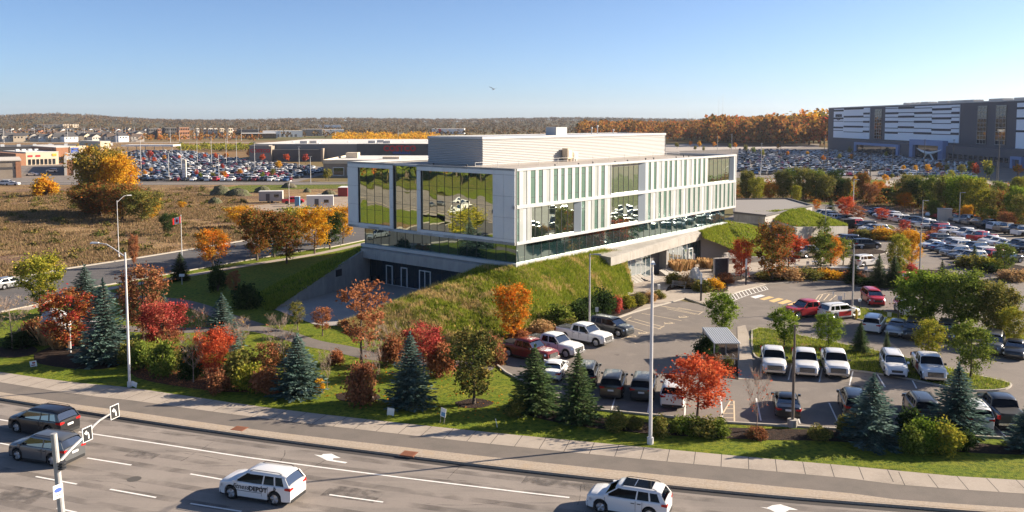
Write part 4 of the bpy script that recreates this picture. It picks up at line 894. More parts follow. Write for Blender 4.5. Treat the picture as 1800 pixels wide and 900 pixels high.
    if kind == 'pickup':
        q.box(L/2-.02, L/2+.03, -hw*.60, hw*.60, .64, 1.0, 0); [q.box(L/2+.03, L/2+.045, -hw*.58, hw*.58, .70+k*.1, .725+k*.1, 1) for k in range(3)]
        q.box(L/2-.05, L/2+.07, -hw*.85, hw*.85, .44, .62, 1)
    else:
        q.box(L/2-.03, L/2+.012, -hw*.46, hw*.46, hz-.18, hz+.02, 0); q.box(L/2+.012, L/2+.02, -hw*.44, hw*.44, hz-.06, hz-.035, 1)
    parts.append(('grille', q.mesh('grille', [M['black'], M['chrome']]), (0, 0, 0), []))
    q = MB(); q.box(-L/2-.025, -L/2+.02, -.24, .24, (.80 if kind != 'pickup' else .62)-.08, (.80 if kind != 'pickup' else .62)+.06); parts.append(('licence_plate', q.mesh('licence_plate', [M['plate']]), (0, 0, 0), []))
    if kind in ('suv', 'van'):
        q = MB()
        for s in (1, -1): q.tube([(c['gh'][1]-.2, s*hw*c['wr']*.9, H-.05), (c['gh'][1]-.4, s*hw*c['wr']*.9, H+.045), (c['gh'][2]+.4, s*hw*c['wr']*.9, H+.045), (c['gh'][2]+.2, s*hw*c['wr']*.9, H-.05)], .018, 5)
        parts.append(('roof_rail', q.mesh('roof_rail', [M['black']]), (0, 0, 0), []))
    if kind == 'pickup':
        q = MB(); q.box(-L/2-.08, -L/2+.04, -hw*.92, hw*.92, .50, .66); parts.append(('rear_bumper', q.mesh('rear_bumper', [M['chrome']]), (0, 0, 0), []))
    if lod == 0:   # door seams and handles
        q = MB()
        for s in (1, -1):
            for x in ((c['gh'][1]+c['gh'][2])/2+.14, c['gh'][0]-.12, max(c['gh'][2]+.12, xr+.42)): q.box(x-.008, x+.008, *sorted((s*hw*.9, s*(hw+.004))), zlow+.22, c['belt']-.05)
            for x in ((c['gh'][1]+c['gh'][2])/2+.30, max(c['gh'][2]+.30, xr+.60)): q.box(x-.1, x+.1, *sorted((s*hw*.9, s*(hw+.022))), c['belt']-.20, c['belt']-.165)
        parts.append(('door_trim', q.mesh('door_trim', [M['dark']]), (0, 0, 0), []))
    PROTO[key] = (None, parts); return PROTO[key]
ncar = 0
def car(kind, colour, x, y, heading, label, lod=1, group=None, z=.02, seed=0, name='parked_car', scale=1.0):
    """heading: angle in degrees of the car's nose, measured from +x"""
    global ncar; ncar += 1
    o, parts = make_proto(kind, lod, seed); pm = P[colour]
    def colr(q):
        for i, s in enumerate(q.material_slots):
            if q.data.materials[i] == P['white']: s.link = 'OBJECT'; s.material = pm
    cat = {'pickup': 'pickup truck', 'van': 'van', 'suv': 'car', 'sedan': 'car', 'hatchback': 'car'}[kind]
    if o is not None:
        c = o.copy(); c.name = name; col.objects.link(c); c.location = (x, y, z); c.rotation_euler = (0, 0, R(heading)); colr(c); tag(c, label, cat, group); c.scale = (scale,)*3; return c
    root = thing(name, label, cat, (x, y, z), R(heading), group); root.scale = (scale,)*3
    for nm, me, loc, sub in parts:
        q = bpy.data.objects.new(nm, me); col.objects.link(q); q.parent = root; q.location = loc[:3]
        if len(loc) > 3: q.rotation_euler = (0, 0, loc[3])
        colr(q)
        for sn, sm in sub: w = bpy.data.objects.new(sn, sm); col.objects.link(w); w.parent = q
    return root
KN = {'suv': 'SUV', 'sedan': 'sedan', 'pickup': 'pickup truck', 'hatchback': 'hatchback', 'van': 'van'}
ORD = ['first', 'second', 'third', 'fourth', 'fifth', 'sixth', 'seventh', 'eighth', 'ninth', 'tenth', 'eleventh', 'twelfth', 'thirteenth', 'fourteenth', 'fifteenth', 'sixteenth', 'seventeenth', 'eighteenth', 'nineteenth', 'twentieth', 'twenty-first', 'twenty-second', 'twenty-third', 'twenty-fourth', 'twenty-fifth', 'twenty-sixth', 'twenty-seventh', 'twenty-eighth', 'twenty-ninth', 'thirtieth']+['%dth' % k for k in range(31, 99)]
def vdir(v): return math.degrees(math.atan2(v[1], v[0]))
BD = Vector(tuple(GR(900, 863))[:2])-Vector(tuple(GR(450, 806))[:2]); bdeg = vdir(-BD)
# --- boulevard
def rc(kind, colour, x, y, label, hd=None, **k):
    g = GR(x, y); return car(kind, colour, g.x, g.y, bdeg if hd is None else hd, label, lod=0, z=-.16, name='moving_car', group='cars driving left on the boulevard', **k)
fd = rc('suv', 'white', 461, 872, 'white SUV with fitnessDEPOT lettering on its side, driving left', hd=vdir(Vector(tuple(GR(0, 785))[:2])-Vector(tuple(GR(578, 869))[:2]))+0, scale=1.03)
rc('suv', 'white', 1105, 898, 'white SUV with dark glass roof at the bottom edge of the road', hd=bdeg-4, scale=.98)
rc('suv', 'black', 77, 757, 'black SUV with red tail lights in the far lane', hd=bdeg-2, scale=1.04)
rc('suv', 'grey', 82, 806, 'grey SUV beside the mast arm pole', hd=bdeg-2, scale=1.02)
# dark panoramic roof on the second white SUV
pr = [o for o in col.objects if o.get('label', '').startswith('white SUV with dark glass roof')][0]
c_ = CAR['suv']; q = MB(); q.box(-1.45, .25, -.52, .52, 1.755, 1.775); q.build('glass_roof', M['carglass'], pr); q = MB(); q.box(-.48, -.44, -.52, .52, 1.775, 1.785); q.build('roof_bar', M['chrome'], pr)
hwS = .95
mt = Matrix.Translation((0, 0, 0))
def side_text(root, s, size, x, z, bold=False, shear=0, m=None):
    # the car's left side (+y): text reads from nose (+x) to tail, seen from +y
    mx = Matrix.Translation((x, hwS+.012, z)) @ Matrix(((-1, 0, 0, 0), (0, 0, 1, 0), (0, 1, 0, 0), (0, 0, 0, 1)))
    put_text('lettering', s, size, m or M['black'], root, mx, bold, .004, shear)
side_text(fd, 'fitness', .42, .72, .86, False, .25); side_text(fd, 'DEPOT', .37, -.36, .82, True); side_text(fd, 'b', .32, -1.45, .98, True, .2)
q = MB(); q.box(-.55, 1.05, hwS-.02, hwS+.012, .625, .645); q.build('lettering_line', M['black'], fd)
# --- front row, noses away from the camera
FH = vdir(FRN)
row = [(1078, 700, 'suv', 'black', 'black SUV second in the row by the boulevard lawn, chrome bumper line'), (1131, 704, 'suv', 'dark grey', 'dark grey SUV between the black and the white SUV by the lawn'), (1184, 716, 'suv', 'white', 'white SUV left of the bright red maple, backed on the lawn'),
       (1382, 734, 'sedan', 'black', 'black sedan alone beside the bronze lamp pole'), (1500, 735, 'suv', 'black', 'black SUV half hidden behind the big spruce'), (1618, 742, 'suv', 'dark grey', 'dark grey SUV in the gap between the two right spruces'), (1707, 755, 'suv', 'white', 'white SUV behind the right hand spruce'), (1757, 749, 'pickup', 'dark grey', 'dark green grey pickup at the right end of the front row'),
       (1032, 682, 'suv', 'dark grey', 'dark grey SUV behind the second tall spruce'), (975, 672, 'sedan', 'white', 'white sedan between two tall spruces')]
for x, y, k, cc, lab in row: g = G(x, y-12); car(k, cc, g.x, g.y, FH+rnd.uniform(-2, 2), lab, lod=0, group='cars in the front row by the lawn')
# --- second row, noses towards the camera
for x, y, k, cc, lab in [(1359, 652, 'pickup', 'white', 'left of the three white pickups facing the camera'), (1415, 656, 'pickup', 'white', 'middle of the three white pickups facing the camera'), (1467, 657, 'pickup', 'white', 'right of the three white pickups, with dark red mirror side'), (1570, 659, 'suv', 'white', 'white SUV between the pickups facing the camera'), (1632, 664, 'pickup', 'white', 'white pickup with a red door panel behind the right spruce')]:
    g = G(x, y-5); o = car(k, cc, g.x, g.y, FH+180+rnd.uniform(-2, 2)-2, lab, lod=0, group='cars facing the camera along the grass island', seed=1)
    if 'red door' in lab: q = MB(); q.box(-.2, .85, -1.028, -1.0, .6, 1.2); q.build('door_panel', P['red'], o, label='red door panel')
# --- bays under the berm
NH = vdir(ND)
for x, y, k, cc, lab in [(930, 630, 'pickup', 'dark red', 'dark red pickup leftmost in the bays under the berm'), (974, 620, 'pickup', 'white', 'white pickup between the red and the other white pickup'), (1027, 601, 'pickup', 'white', 'white pickup with black bed cover beside the dark SUV'), (1074, 586, 'suv', 'dark grey', 'dark grey sporty SUV parked next to the hatched bay')]:
    g = G(x, y); car(k, cc, g.x, g.y, NH+rnd.uniform(-1.5, 1.5), lab, lod=0, group='cars in the bays under the berm', seed=0)
# --- middle of the lot
for x, y, k, cc, hd, lab in [(1419, 556, 'pickup', 'red', 200, 'bright red pickup driving by the ochre crossing'), (1475, 559, 'suv', 'white', 22, 'white hatch with red side panel behind the red pickup'), (1534, 533, 'suv', 'red', 262, 'red SUV nose on between the sign posts'),
       (1536, 580, 'suv', 'white', 60, 'white SUV with dark doors by the yellow bollard'), (1577, 586, 'sedan', 'silver', 238, 'silver white sedan right of the bollards'), (1607, 592, 'suv', 'black', 238, 'black SUV behind the yellow green tree'), (1663, 595, 'suv', 'dark grey', 238, 'dark grey SUV between the small trees'), (1746, 616, 'suv', 'grey', 238, 'grey SUV left of the last black sedan'), (1784, 624, 'sedan', 'black', 238, 'black sedan at the right edge of the island row'), (1594, 552, 'suv', 'white', 262, 'white SUV hidden by the large green tree'),
       (1522, 467, 'suv', 'white', 25, 'white SUV parked beside the plaza furniture'), (1408, 450, 'sedan', 'white', 205, 'white sedan beyond the bright orange tree'), (1427, 452, 'pickup', 'beige', 205, 'pale pickup beside the white sedan near the plaza'), (1484, 424, 'sedan', 'silver', 25, 'silver sedan behind the navy SUV at the planted strip'), (1500, 429, 'suv', 'navy blue', 15, 'navy SUV behind the black one by the round island'), (1523, 437, 'suv', 'black', 8, 'long black SUV at the round island'), (1590, 496, 'hatchback', 'red', 25, 'dark red car half hidden by conifers'),
       (1712, 506, 'sedan', 'silver', 350, 'silver sedan beyond the large green trees'), (1640, 505, 'sedan', 'black', 350, 'black sedan beyond the large green trees')]:
    g = G(x, y); o = car(k, cc, g.x, g.y, hd, lab)
    if 'red side' in lab: q = MB(); q.box(-.9, .8, -.975, -.94, .45, .95); q.build('side_panel', P['red'], o, label='red side panel')
# --- side road car
g = G(24, 524, 0); car('hatchback', 'silver', -66.5, 114.2, vdir(Vector((47.8-71.5, 117.9-157.7)))+180, 'silver white hatchback driving on the side road', lod=1, name='moving_car', z=.03)
# --- upper lots: rows run away from the camera
pal = ['white', 'white', 'silver', 'grey', 'dark grey', 'black', 'white', 'black', 'navy blue', 'red', 'silver', 'grey', 'white', 'beige', 'dark red', 'blue']
def car_row(px0, px1, n, hd, where, cols, kinds=('suv', 'sedan', 'pickup', 'suv', 'suv', 'hatchback'), lod=1, grp=None, gaps=(), seed=3, world=False):
    r = random.Random(seed); a = Vector(px0) if world else Vector(tuple(G(*px0))[:2]); b = Vector(px1) if world else Vector(tuple(G(*px1))[:2])
    k2 = 0
    for i in range(n):
        if i in gaps: continue
        p = a.lerp(b, i/(n-1)); cc = cols[i] if i < len(cols) else r.choice(pal); kd_ = r.choice(kinds)
        o = car(kd_, cc, p.x+r.uniform(-.25, .25), p.y+r.uniform(-.1, .1), hd+r.uniform(-2, 2)+(180 if r.random() < .25 else 0), '%s %s, %s in the %s' % (cc, KN[kd_], ORD[k2], where), lod=lod, group=grp or 'cars in the '+where); k2 += 1
HW = 195
car_row((86.8, 140), (85.0, 205), 25, HW, 'outermost long row by the brush', ['white', 'black', 'dark grey', 'grey', 'silver', 'white', 'white', 'red', 'white', 'white', 'silver', 'white', 'red', 'black', 'white', 'silver', 'black', 'black', 'white', 'white', 'white'], kinds=('suv', 'pickup', 'suv', 'pickup', 'sedan'), gaps=(10,), world=True)
car_row((72.2, 136), (73.4, 150.5), 6, HW, 'inner block facing left', ['white', 'grey', 'silver', 'dark grey', 'blue', 'white'], world=True, kinds=('suv', 'sedan', 'sedan'))
car_row((77.4, 135), (78.6, 160), 10, HW+180, 'inner block facing right', ['dark grey', 'red', 'white', 'blue', 'grey', 'white', 'white', 'silver'], world=True, kinds=('suv', 'sedan', 'suv'))
car_row((72, 168), (71.5, 200), 12, HW, 'block beyond the planted strip', ['silver', 'silver', 'white', 'black', 'red', 'white', 'white', 'dark grey', 'white', 'grey', 'black', 'white'], world=True, gaps=(6,))
car_row((66, 196), (63, 218), 8, HW, 'lane behind the wedge shaped roof', ['white', 'black', 'white', 'white', 'dark grey', 'white', 'white', 'grey'], world=True)
car_row((78, 112), (76, 124), 4, HW, 'lane right of the wide crossing', ['grey', 'white', 'silver', 'dark grey'], world=True)
# off to the right, seen in the glass of the long front
car_row((100, 130), (98, 200), 24, HW, 'row right of the photo edge', [], world=True, gaps=(3, 9, 17), grp='cars beyond the right edge, mirrored in the office glass', lod=2, seed=8)
car_row((60, 92), (82, 88), 8, FH, 'block behind the large green trees', [], world=True, lod=2, seed=9)
# --- far lots
def lot_cars(rows, where, n_ind, seed, region=None, dens_=.78):
    """rows: (x0, y0, x1, y1, heading). The nearest n_ind are objects, the rest one mass."""
    r = random.Random(seed); spots = []
    for ri, (x0, y0, x1, y1, hd) in enumerate(rows):
        L_ = math.hypot(x1-x0, y1-y0); n = int(L_/2.75)
        for i in range(n):
            if r.random() > dens_: continue
            t = i/n; spots.append((y0+(y1-y0)*t, x0+(x1-x0)*t, hd+(180 if r.random() < .4 else 0)+r.uniform(-3, 3), ri, i))
    ind = [s for s in spots if abs(s[1]) < s[0]*.60]; ind.sort(key=lambda s: (s[3], s[4])); ind = ind[:n_ind]; S = set(ind)
    cnt = {}
    for y, x, hd, ri, i in ind:
        cnt[ri] = cnt.get(ri, 0)+1; kd_ = r.choice(('suv', 'sedan', 'suv', 'hatchback', 'pickup')); cc = r.choice(pal)
        car(kd_, cc, x, y, hd, '%s %s, %s from left in the %s row of the %s' % (cc, KN[kd_], ORD[cnt[ri]-1], ORD[ri], where), lod=2, group='cars in the '+where)
    rest = [s for s in spots if s not in S]
    groups = {}
    for s in rest: groups.setdefault((r.choice(['white', 'silver', 'grey', 'black', 'dark grey', 'silver', 'grey', 'dark red', 'white', 'black', 'beige']), r.choice(('suv', 'sedan'))), []).append(s)
    mats = [M['carglass'], M['rubber']]; names = {}; V = []; F3 = []; MI = []; off_ = 0
    for (cc, kd_), ss in groups.items():
        o, _ = make_proto(kd_, 2); me = o.data; co = np.array([v.co[:] for v in me.vertices])
        if cc not in names: names[cc] = len(mats); mats.append(P[cc])
        me.calc_loop_triangles(); tri = np.array([t.vertices[:] for t in me.loop_triangles]); tm_ = np.array([t.material_index for t in me.loop_triangles]); mi = np.where(tm_ == 0, names[cc], np.where(tm_ == 1, 0, 1))
        for y, x, hd, ri, i in ss:
            c, s_ = math.cos(R(hd)), math.sin(R(hd)); q = co.copy(); q[:, 0] = co[:, 0]*c-co[:, 1]*s_+x; q[:, 1] = co[:, 0]*s_+co[:, 1]*c+y; V.append(q); F3.append(tri+off_); MI.append(mi); off_ += len(co)
    me = np_mesh('car_mass', np.concatenate(V), np.concatenate(F3), mats, np.concatenate(MI)); o = link('distant_cars', me); tag(o, 'far rows of parked cars filling the '+where, 'cars', kind='stuff')
rows = []
y = 321
while y < 470:
    wx = max(0, (y-395)*.8) if y > 395 else 0
    rows += [(-.437*y, y, -80-wx, y-2, 92), (-.437*y, y+5.3, -80-wx, y+3.3, 92)]; y += 17.3
while y < 625:
    rows += [(-.437*y, y, -140-(y-470)*.6, y-2, 92), (-.437*y, y+5.3, -140-(y-470)*.6, y+3.3, 92)]; y += 17.3
lot_cars(rows, 'shopping centre lot', 95, 5)
rows = []
x = 118
yb = 352
while yb < 640:
    xl = .262*yb+4
    xr_ = min(238, .50*yb+6); rows += [(xl, yb+12, xr_, yb-14, 80), (xl, yb+17.3, xr_, yb-8.7, 80)]; yb += 17.6
lot_cars(rows, 'warehouse lot', 78, 6, dens_=.72)
print('cars', ncar)
# ================================================================== TREES AND PLANTS
def leaf_quads(rs, cen, size, flat=.35, long=1.25):
    """one small quad per centre, randomly turned"""
    n = len(cen); d = rs.normal(size=(n, 3)); d[:, 2] *= (1-flat); d /= np.linalg.norm(d, axis=1)[:, None]
    e = rs.normal(size=(n, 3)); e -= (e*d).sum(1)[:, None]*d; e /= np.linalg.norm(e, axis=1)[:, None]
    s = size*rs.uniform(.45, 1.6, size=(n, 1)); a = d*s*long*.5; b = e*s*.5
    V = np.stack([cen-a, cen+b*.9-a*.1, cen+a, cen-b*.9-a*.1], 1).reshape(-1, 3); F = np.arange(4*n).reshape(n, 4); return V, F
def limb_tree(rs, h, R_, cb, nl, mb, tr, lean=0.0, tips=None, up=.55, split=3):
    """trunk with limbs; returns branch tips"""
    top = h*.93; pts = []; n = 7; ph = rs.uniform(0, 6)
    for i in range(n+1):
        t = i/n; pts.append((math.sin(t*3+ph)*.025*h*t+lean*t*h, math.cos(t*2.3+ph)*.02*h*t, top*t))
    rad = [tr*(1-.85*i/n) for i in range(n+1)]; rad[0] = tr*1.35; mb.tube(pts, rad, 7); out = []
    for k in range(nl):
        z = cb*h+(top-cb*h)*(.0+.93*k/nl); f = z/top*n; i = min(n-1, int(f)); p = Vector(pts[i]).lerp(Vector(pts[i+1]), f-i)
        a = k*2.4+rs.uniform(-.5, .5); env = R_*math.sin(math.pi*min(1, max(.08, (z/h-cb*.8)/(1-cb*.8)*.92+.1)))**.7; L_ = env*rs.uniform(.75, 1.05)
        q1 = p+Vector((math.cos(a), math.sin(a), up*.8))*L_*.5; q2 = p+Vector((math.cos(a+.1), math.sin(a+.1), up*1.2))*L_*.95
        r0 = tr*(1-.8*z/top)*.45; mb.tube([p, q1, q2], [r0, r0*.6, r0*.18], 5, cap=False); out.append((q2, L_)); out.append((q1, L_*.7))
        for s in range(split):
            a2 = a+rs.uniform(-.9, .9); b0 = p.lerp(q2, rs.uniform(.35, .8)); b1 = b0+Vector((math.cos(a2), math.sin(a2), rs.uniform(.2, 1.0)))*L_*.42
            mb.tube([b0, b1], [r0*.4, r0*.1], 4, cap=False); out.append((b1, L_*.6))
    out.append((Vector(pts[-1]), R_*.5)); return out
TM = {}; TR = {}
def tree_meshes(kind, var):
    key = (kind, var)
    if key in TM: return TM[key]
    rs = np.random.RandomState(hash_(kind)*7+var*13+1); mb = MB(); h = 1.0
    if kind in ('spruce', 'fir'):
        h = 6.0; R_ = {'spruce': 1.75, 'fir': 1.35}[kind]; mb.tube([(0, 0, 0), (0, 0, h*.5), (0, 0, h*.97)], [.13, .08, .02], 7); C = []; D = []; S = []
        nl = 24 if kind == 'spruce' else 26
        for k in range(nl):
            t = k/(nl-1); z = .28+(h*.93-.28)*t**.95; r = R_*(1-t)**.82*rs.uniform(.9, 1.08)+.06; nb = int(15-6*t); ph = rs.uniform(0, 6)
            for j in range(nb):
                a = ph+2*math.pi*j/nb+rs.uniform(-.25, .25); L_ = r*rs.uniform(.72, 1.15); droop = rs.uniform(-.34, -.10)*(1-t)+.28*t
                m = max(3, int(L_/.15))
                mb.tube([(0, 0, z+.1), (math.cos(a)*L_*.8, math.sin(a)*L_*.8, z+droop*L_*.8)], [.018, .006], 3, cap=False)
                for q in range(m):
                    s = (q+.7)/m; w = .11+.17*(1-s)*L_
                    for e in range(4):
                        side = rs.uniform(-w, w); x = L_*s; C.append((math.cos(a)*x-math.sin(a)*side, math.sin(a)*x+math.cos(a)*side, z+droop*x+.12*x*x/max(.3, r)-abs(side)*.25+rs.uniform(-.04, .04)))
                        aa = a+side/w*.7; D.append((math.cos(aa), math.sin(aa), rs.uniform(-.25, .35))); S.append(rs.uniform(.17, .30)*(1-.35*t))
        for q in range(30): z = h*(.90+.10*q/30); C.append((rs.normal()*.04, rs.normal()*.04, z)); D.append((rs.normal()*.5, rs.normal()*.5, 1.2)); S.append(.16)
        C = np.array(C); D = np.array(D); D /= np.linalg.norm(D, axis=1)[:, None]; E_ = np.cross(D, rs.normal(size=D.shape)*.35+np.array([0, 0, 1.0])); E_ /= np.linalg.norm(E_, axis=1)[:, None]; S = np.array(S)[:, None]
        V = np.stack([C-D*S*.6, C+E_*S*.27, C+D*S*.75, C-E_*S*.27], 1).reshape(-1, 3); F = np.arange(len(V)).reshape(-1, 4)
        crown = np_mesh('crown', V, F, [M['bark']])
    elif kind == 'shrub' or kind == 'lowshrub':
        h = 1.0; n = 3800; k = 34; u = rs.normal(size=(k, 3)); u /= np.linalg.norm(u, axis=1)[:, None]; u[:, 2] = np.abs(u[:, 2]); cen = u*np.array([.40, .40, .62])*rs.uniform(.55, 1.0, size=(k, 1)); cen[:, 2] += .16
        C = cen[rs.randint(0, k, n)]+rs.normal(size=(n, 3))*.10; C[:, 2] = np.maximum(C[:, 2], .02); V, F = leaf_quads(rs, C, .058); crown = np_mesh('crown', V, F, [M['bark']])
        for j in range(7): a = j*.9; mb.tube([(0, 0, 0), (math.cos(a)*.28, math.sin(a)*.28, .6)], [.02, .006], 4, cap=False)
    elif kind == 'bare':
        h = 6.0; tips = limb_tree(rs, h, 1.7, .28, 12, mb, .07, up=.9, split=4)
        for p, L_ in tips:
            for q in range(6):
                a = rs.uniform(0, 6.3); e = p+Vector((math.cos(a), math.sin(a), rs.uniform(.4, 1.6)))*rs.uniform(.2, .55); b0 = p+Vector((0, 0, -rs.uniform(0, .3))); mb.tube([b0, e], [.012, .006], 3, cap=False)
        idx = rs.randint(0, len(tips), 90); C = np.array([tips[i][0][:] for i in idx])+rs.normal(size=(90, 3))*.25; V, F = leaf_quads(rs, C, .14); crown = np_mesh('crown', V, F, [M['bark']])
    else:
        spec = dict(round=(6, 2.0, .19, 19, 7600, .135, .33), huge=(8, 2.9, .05, 30, 17000, .19, .50), oval=(6, 1.6, .13, 19, 7400, .13, .29), column=(6, .95, .10, 15, 4600, .17, .24), sparse=(6, 1.7, .22, 14, 2300, .15, .22), big=(8, 3.0, .06, 28, 14000, .20, .48), young=(6, 1.35, .20, 14, 3200, .14, .25), pineish=(6, 1.45, .10, 18, 5600, .14, .26), low=(6, 2.3, .10, 20, 9500, .14, .36))[kind]
        h, R_, cb, nl, n, ls, cr = spec
        tips = limb_tree(rs, h, R_, cb, nl, mb, .10 if kind not in ('big', 'huge') else .2, up=.55 if kind not in ('column',) else 1.5)
        k = len(tips); w = np.array([max(.15, t[1]) for t in tips]); w /= w.sum(); idx = rs.choice(k, n, p=w)
        T = np.array([t[0][:] for t in tips]); g_ = rs.normal(size=(n, 3)); C = T[idx]+g_*cr*np.array([1, 1, .8])
        sc_ = rs.uniform(.35, 1.45, size=(k, 1)); C = T[idx]+(C-T[idx])*sc_[idx]
        keep = C[:, 2] > cb*h*.55; C = C[keep]; V, F = leaf_quads(rs, C, ls); crown = np_mesh('crown', V, F, [M['bark']])
    n_ = len(crown.vertices); co = np.empty(n_*3); crown.vertices.foreach_get('co', co); co = co.reshape(-1, 3); rr_ = np.hypot(co[:, 0], co[:, 1])
    if kind != 'bare': h = float(np.percentile(co[:, 2], 99.7))
    TR[kind] = float(np.percentile(rr_, 92 if kind in ('spruce', 'fir') else 95)) if kind != 'bare' else 1.7
    trunk = mb.mesh('trunk', [M['bark']], True); TM[key] = (trunk, crown, h); return TM[key]
def hash_(s): return sum(ord(c)*(i+3) for i, c in enumerate(s)) % 997
def tree(kind, pal_, x, y, hgt, label, wid=1.0, name=None, cat='tree', group=None, rz=None, bark=None, var=None, z=0):
    r = random.Random(int(x*37+y*91)); v = var if var is not None else r.randint(0, 2); tk, cr, h = tree_meshes(kind, v)
    nm = name or {'spruce': 'spruce_tree', 'fir': 'conifer_tree', 'shrub': 'shrub', 'bare': 'bare_tree'}.get(kind, 'tree')
    s = hgt/h; root = thing(nm, label, cat, (x, y, z), r.uniform(0, 6.28) if rz is None else rz, group); root.scale = (s*wid, s*wid, s)
    for part_, me, m in (('trunk' if kind != 'shrub' else 'stems', tk, M['bark'] if not bark else bark), ('crown' if kind != 'shrub' else 'foliage', cr, LM[pal_])):
        o = bpy.data.objects.new(part_, me); col.objects.link(o); o.parent = root; s0 = o.material_slots[0]; s0.link = 'OBJECT'; s0.material = m
    return root
def tp(kind, pal_, bx, by, ty, label, wpx=None, **k):
    g = G(bx, by); hgt = top_h(g, ty); tk, cr, h = tree_meshes(kind, 0)
    wid = 1.0
    if wpx:
        R0 = TR[kind]
        wm = wpx/CF*g.y; wid = wm/(2*R0*hgt/h)*(1.08 if kind in ('spruce', 'fir', 'pineish') else 1.05)
    return tree(kind, pal_, g.x, g.y, hgt, label, wid=wid, **k)
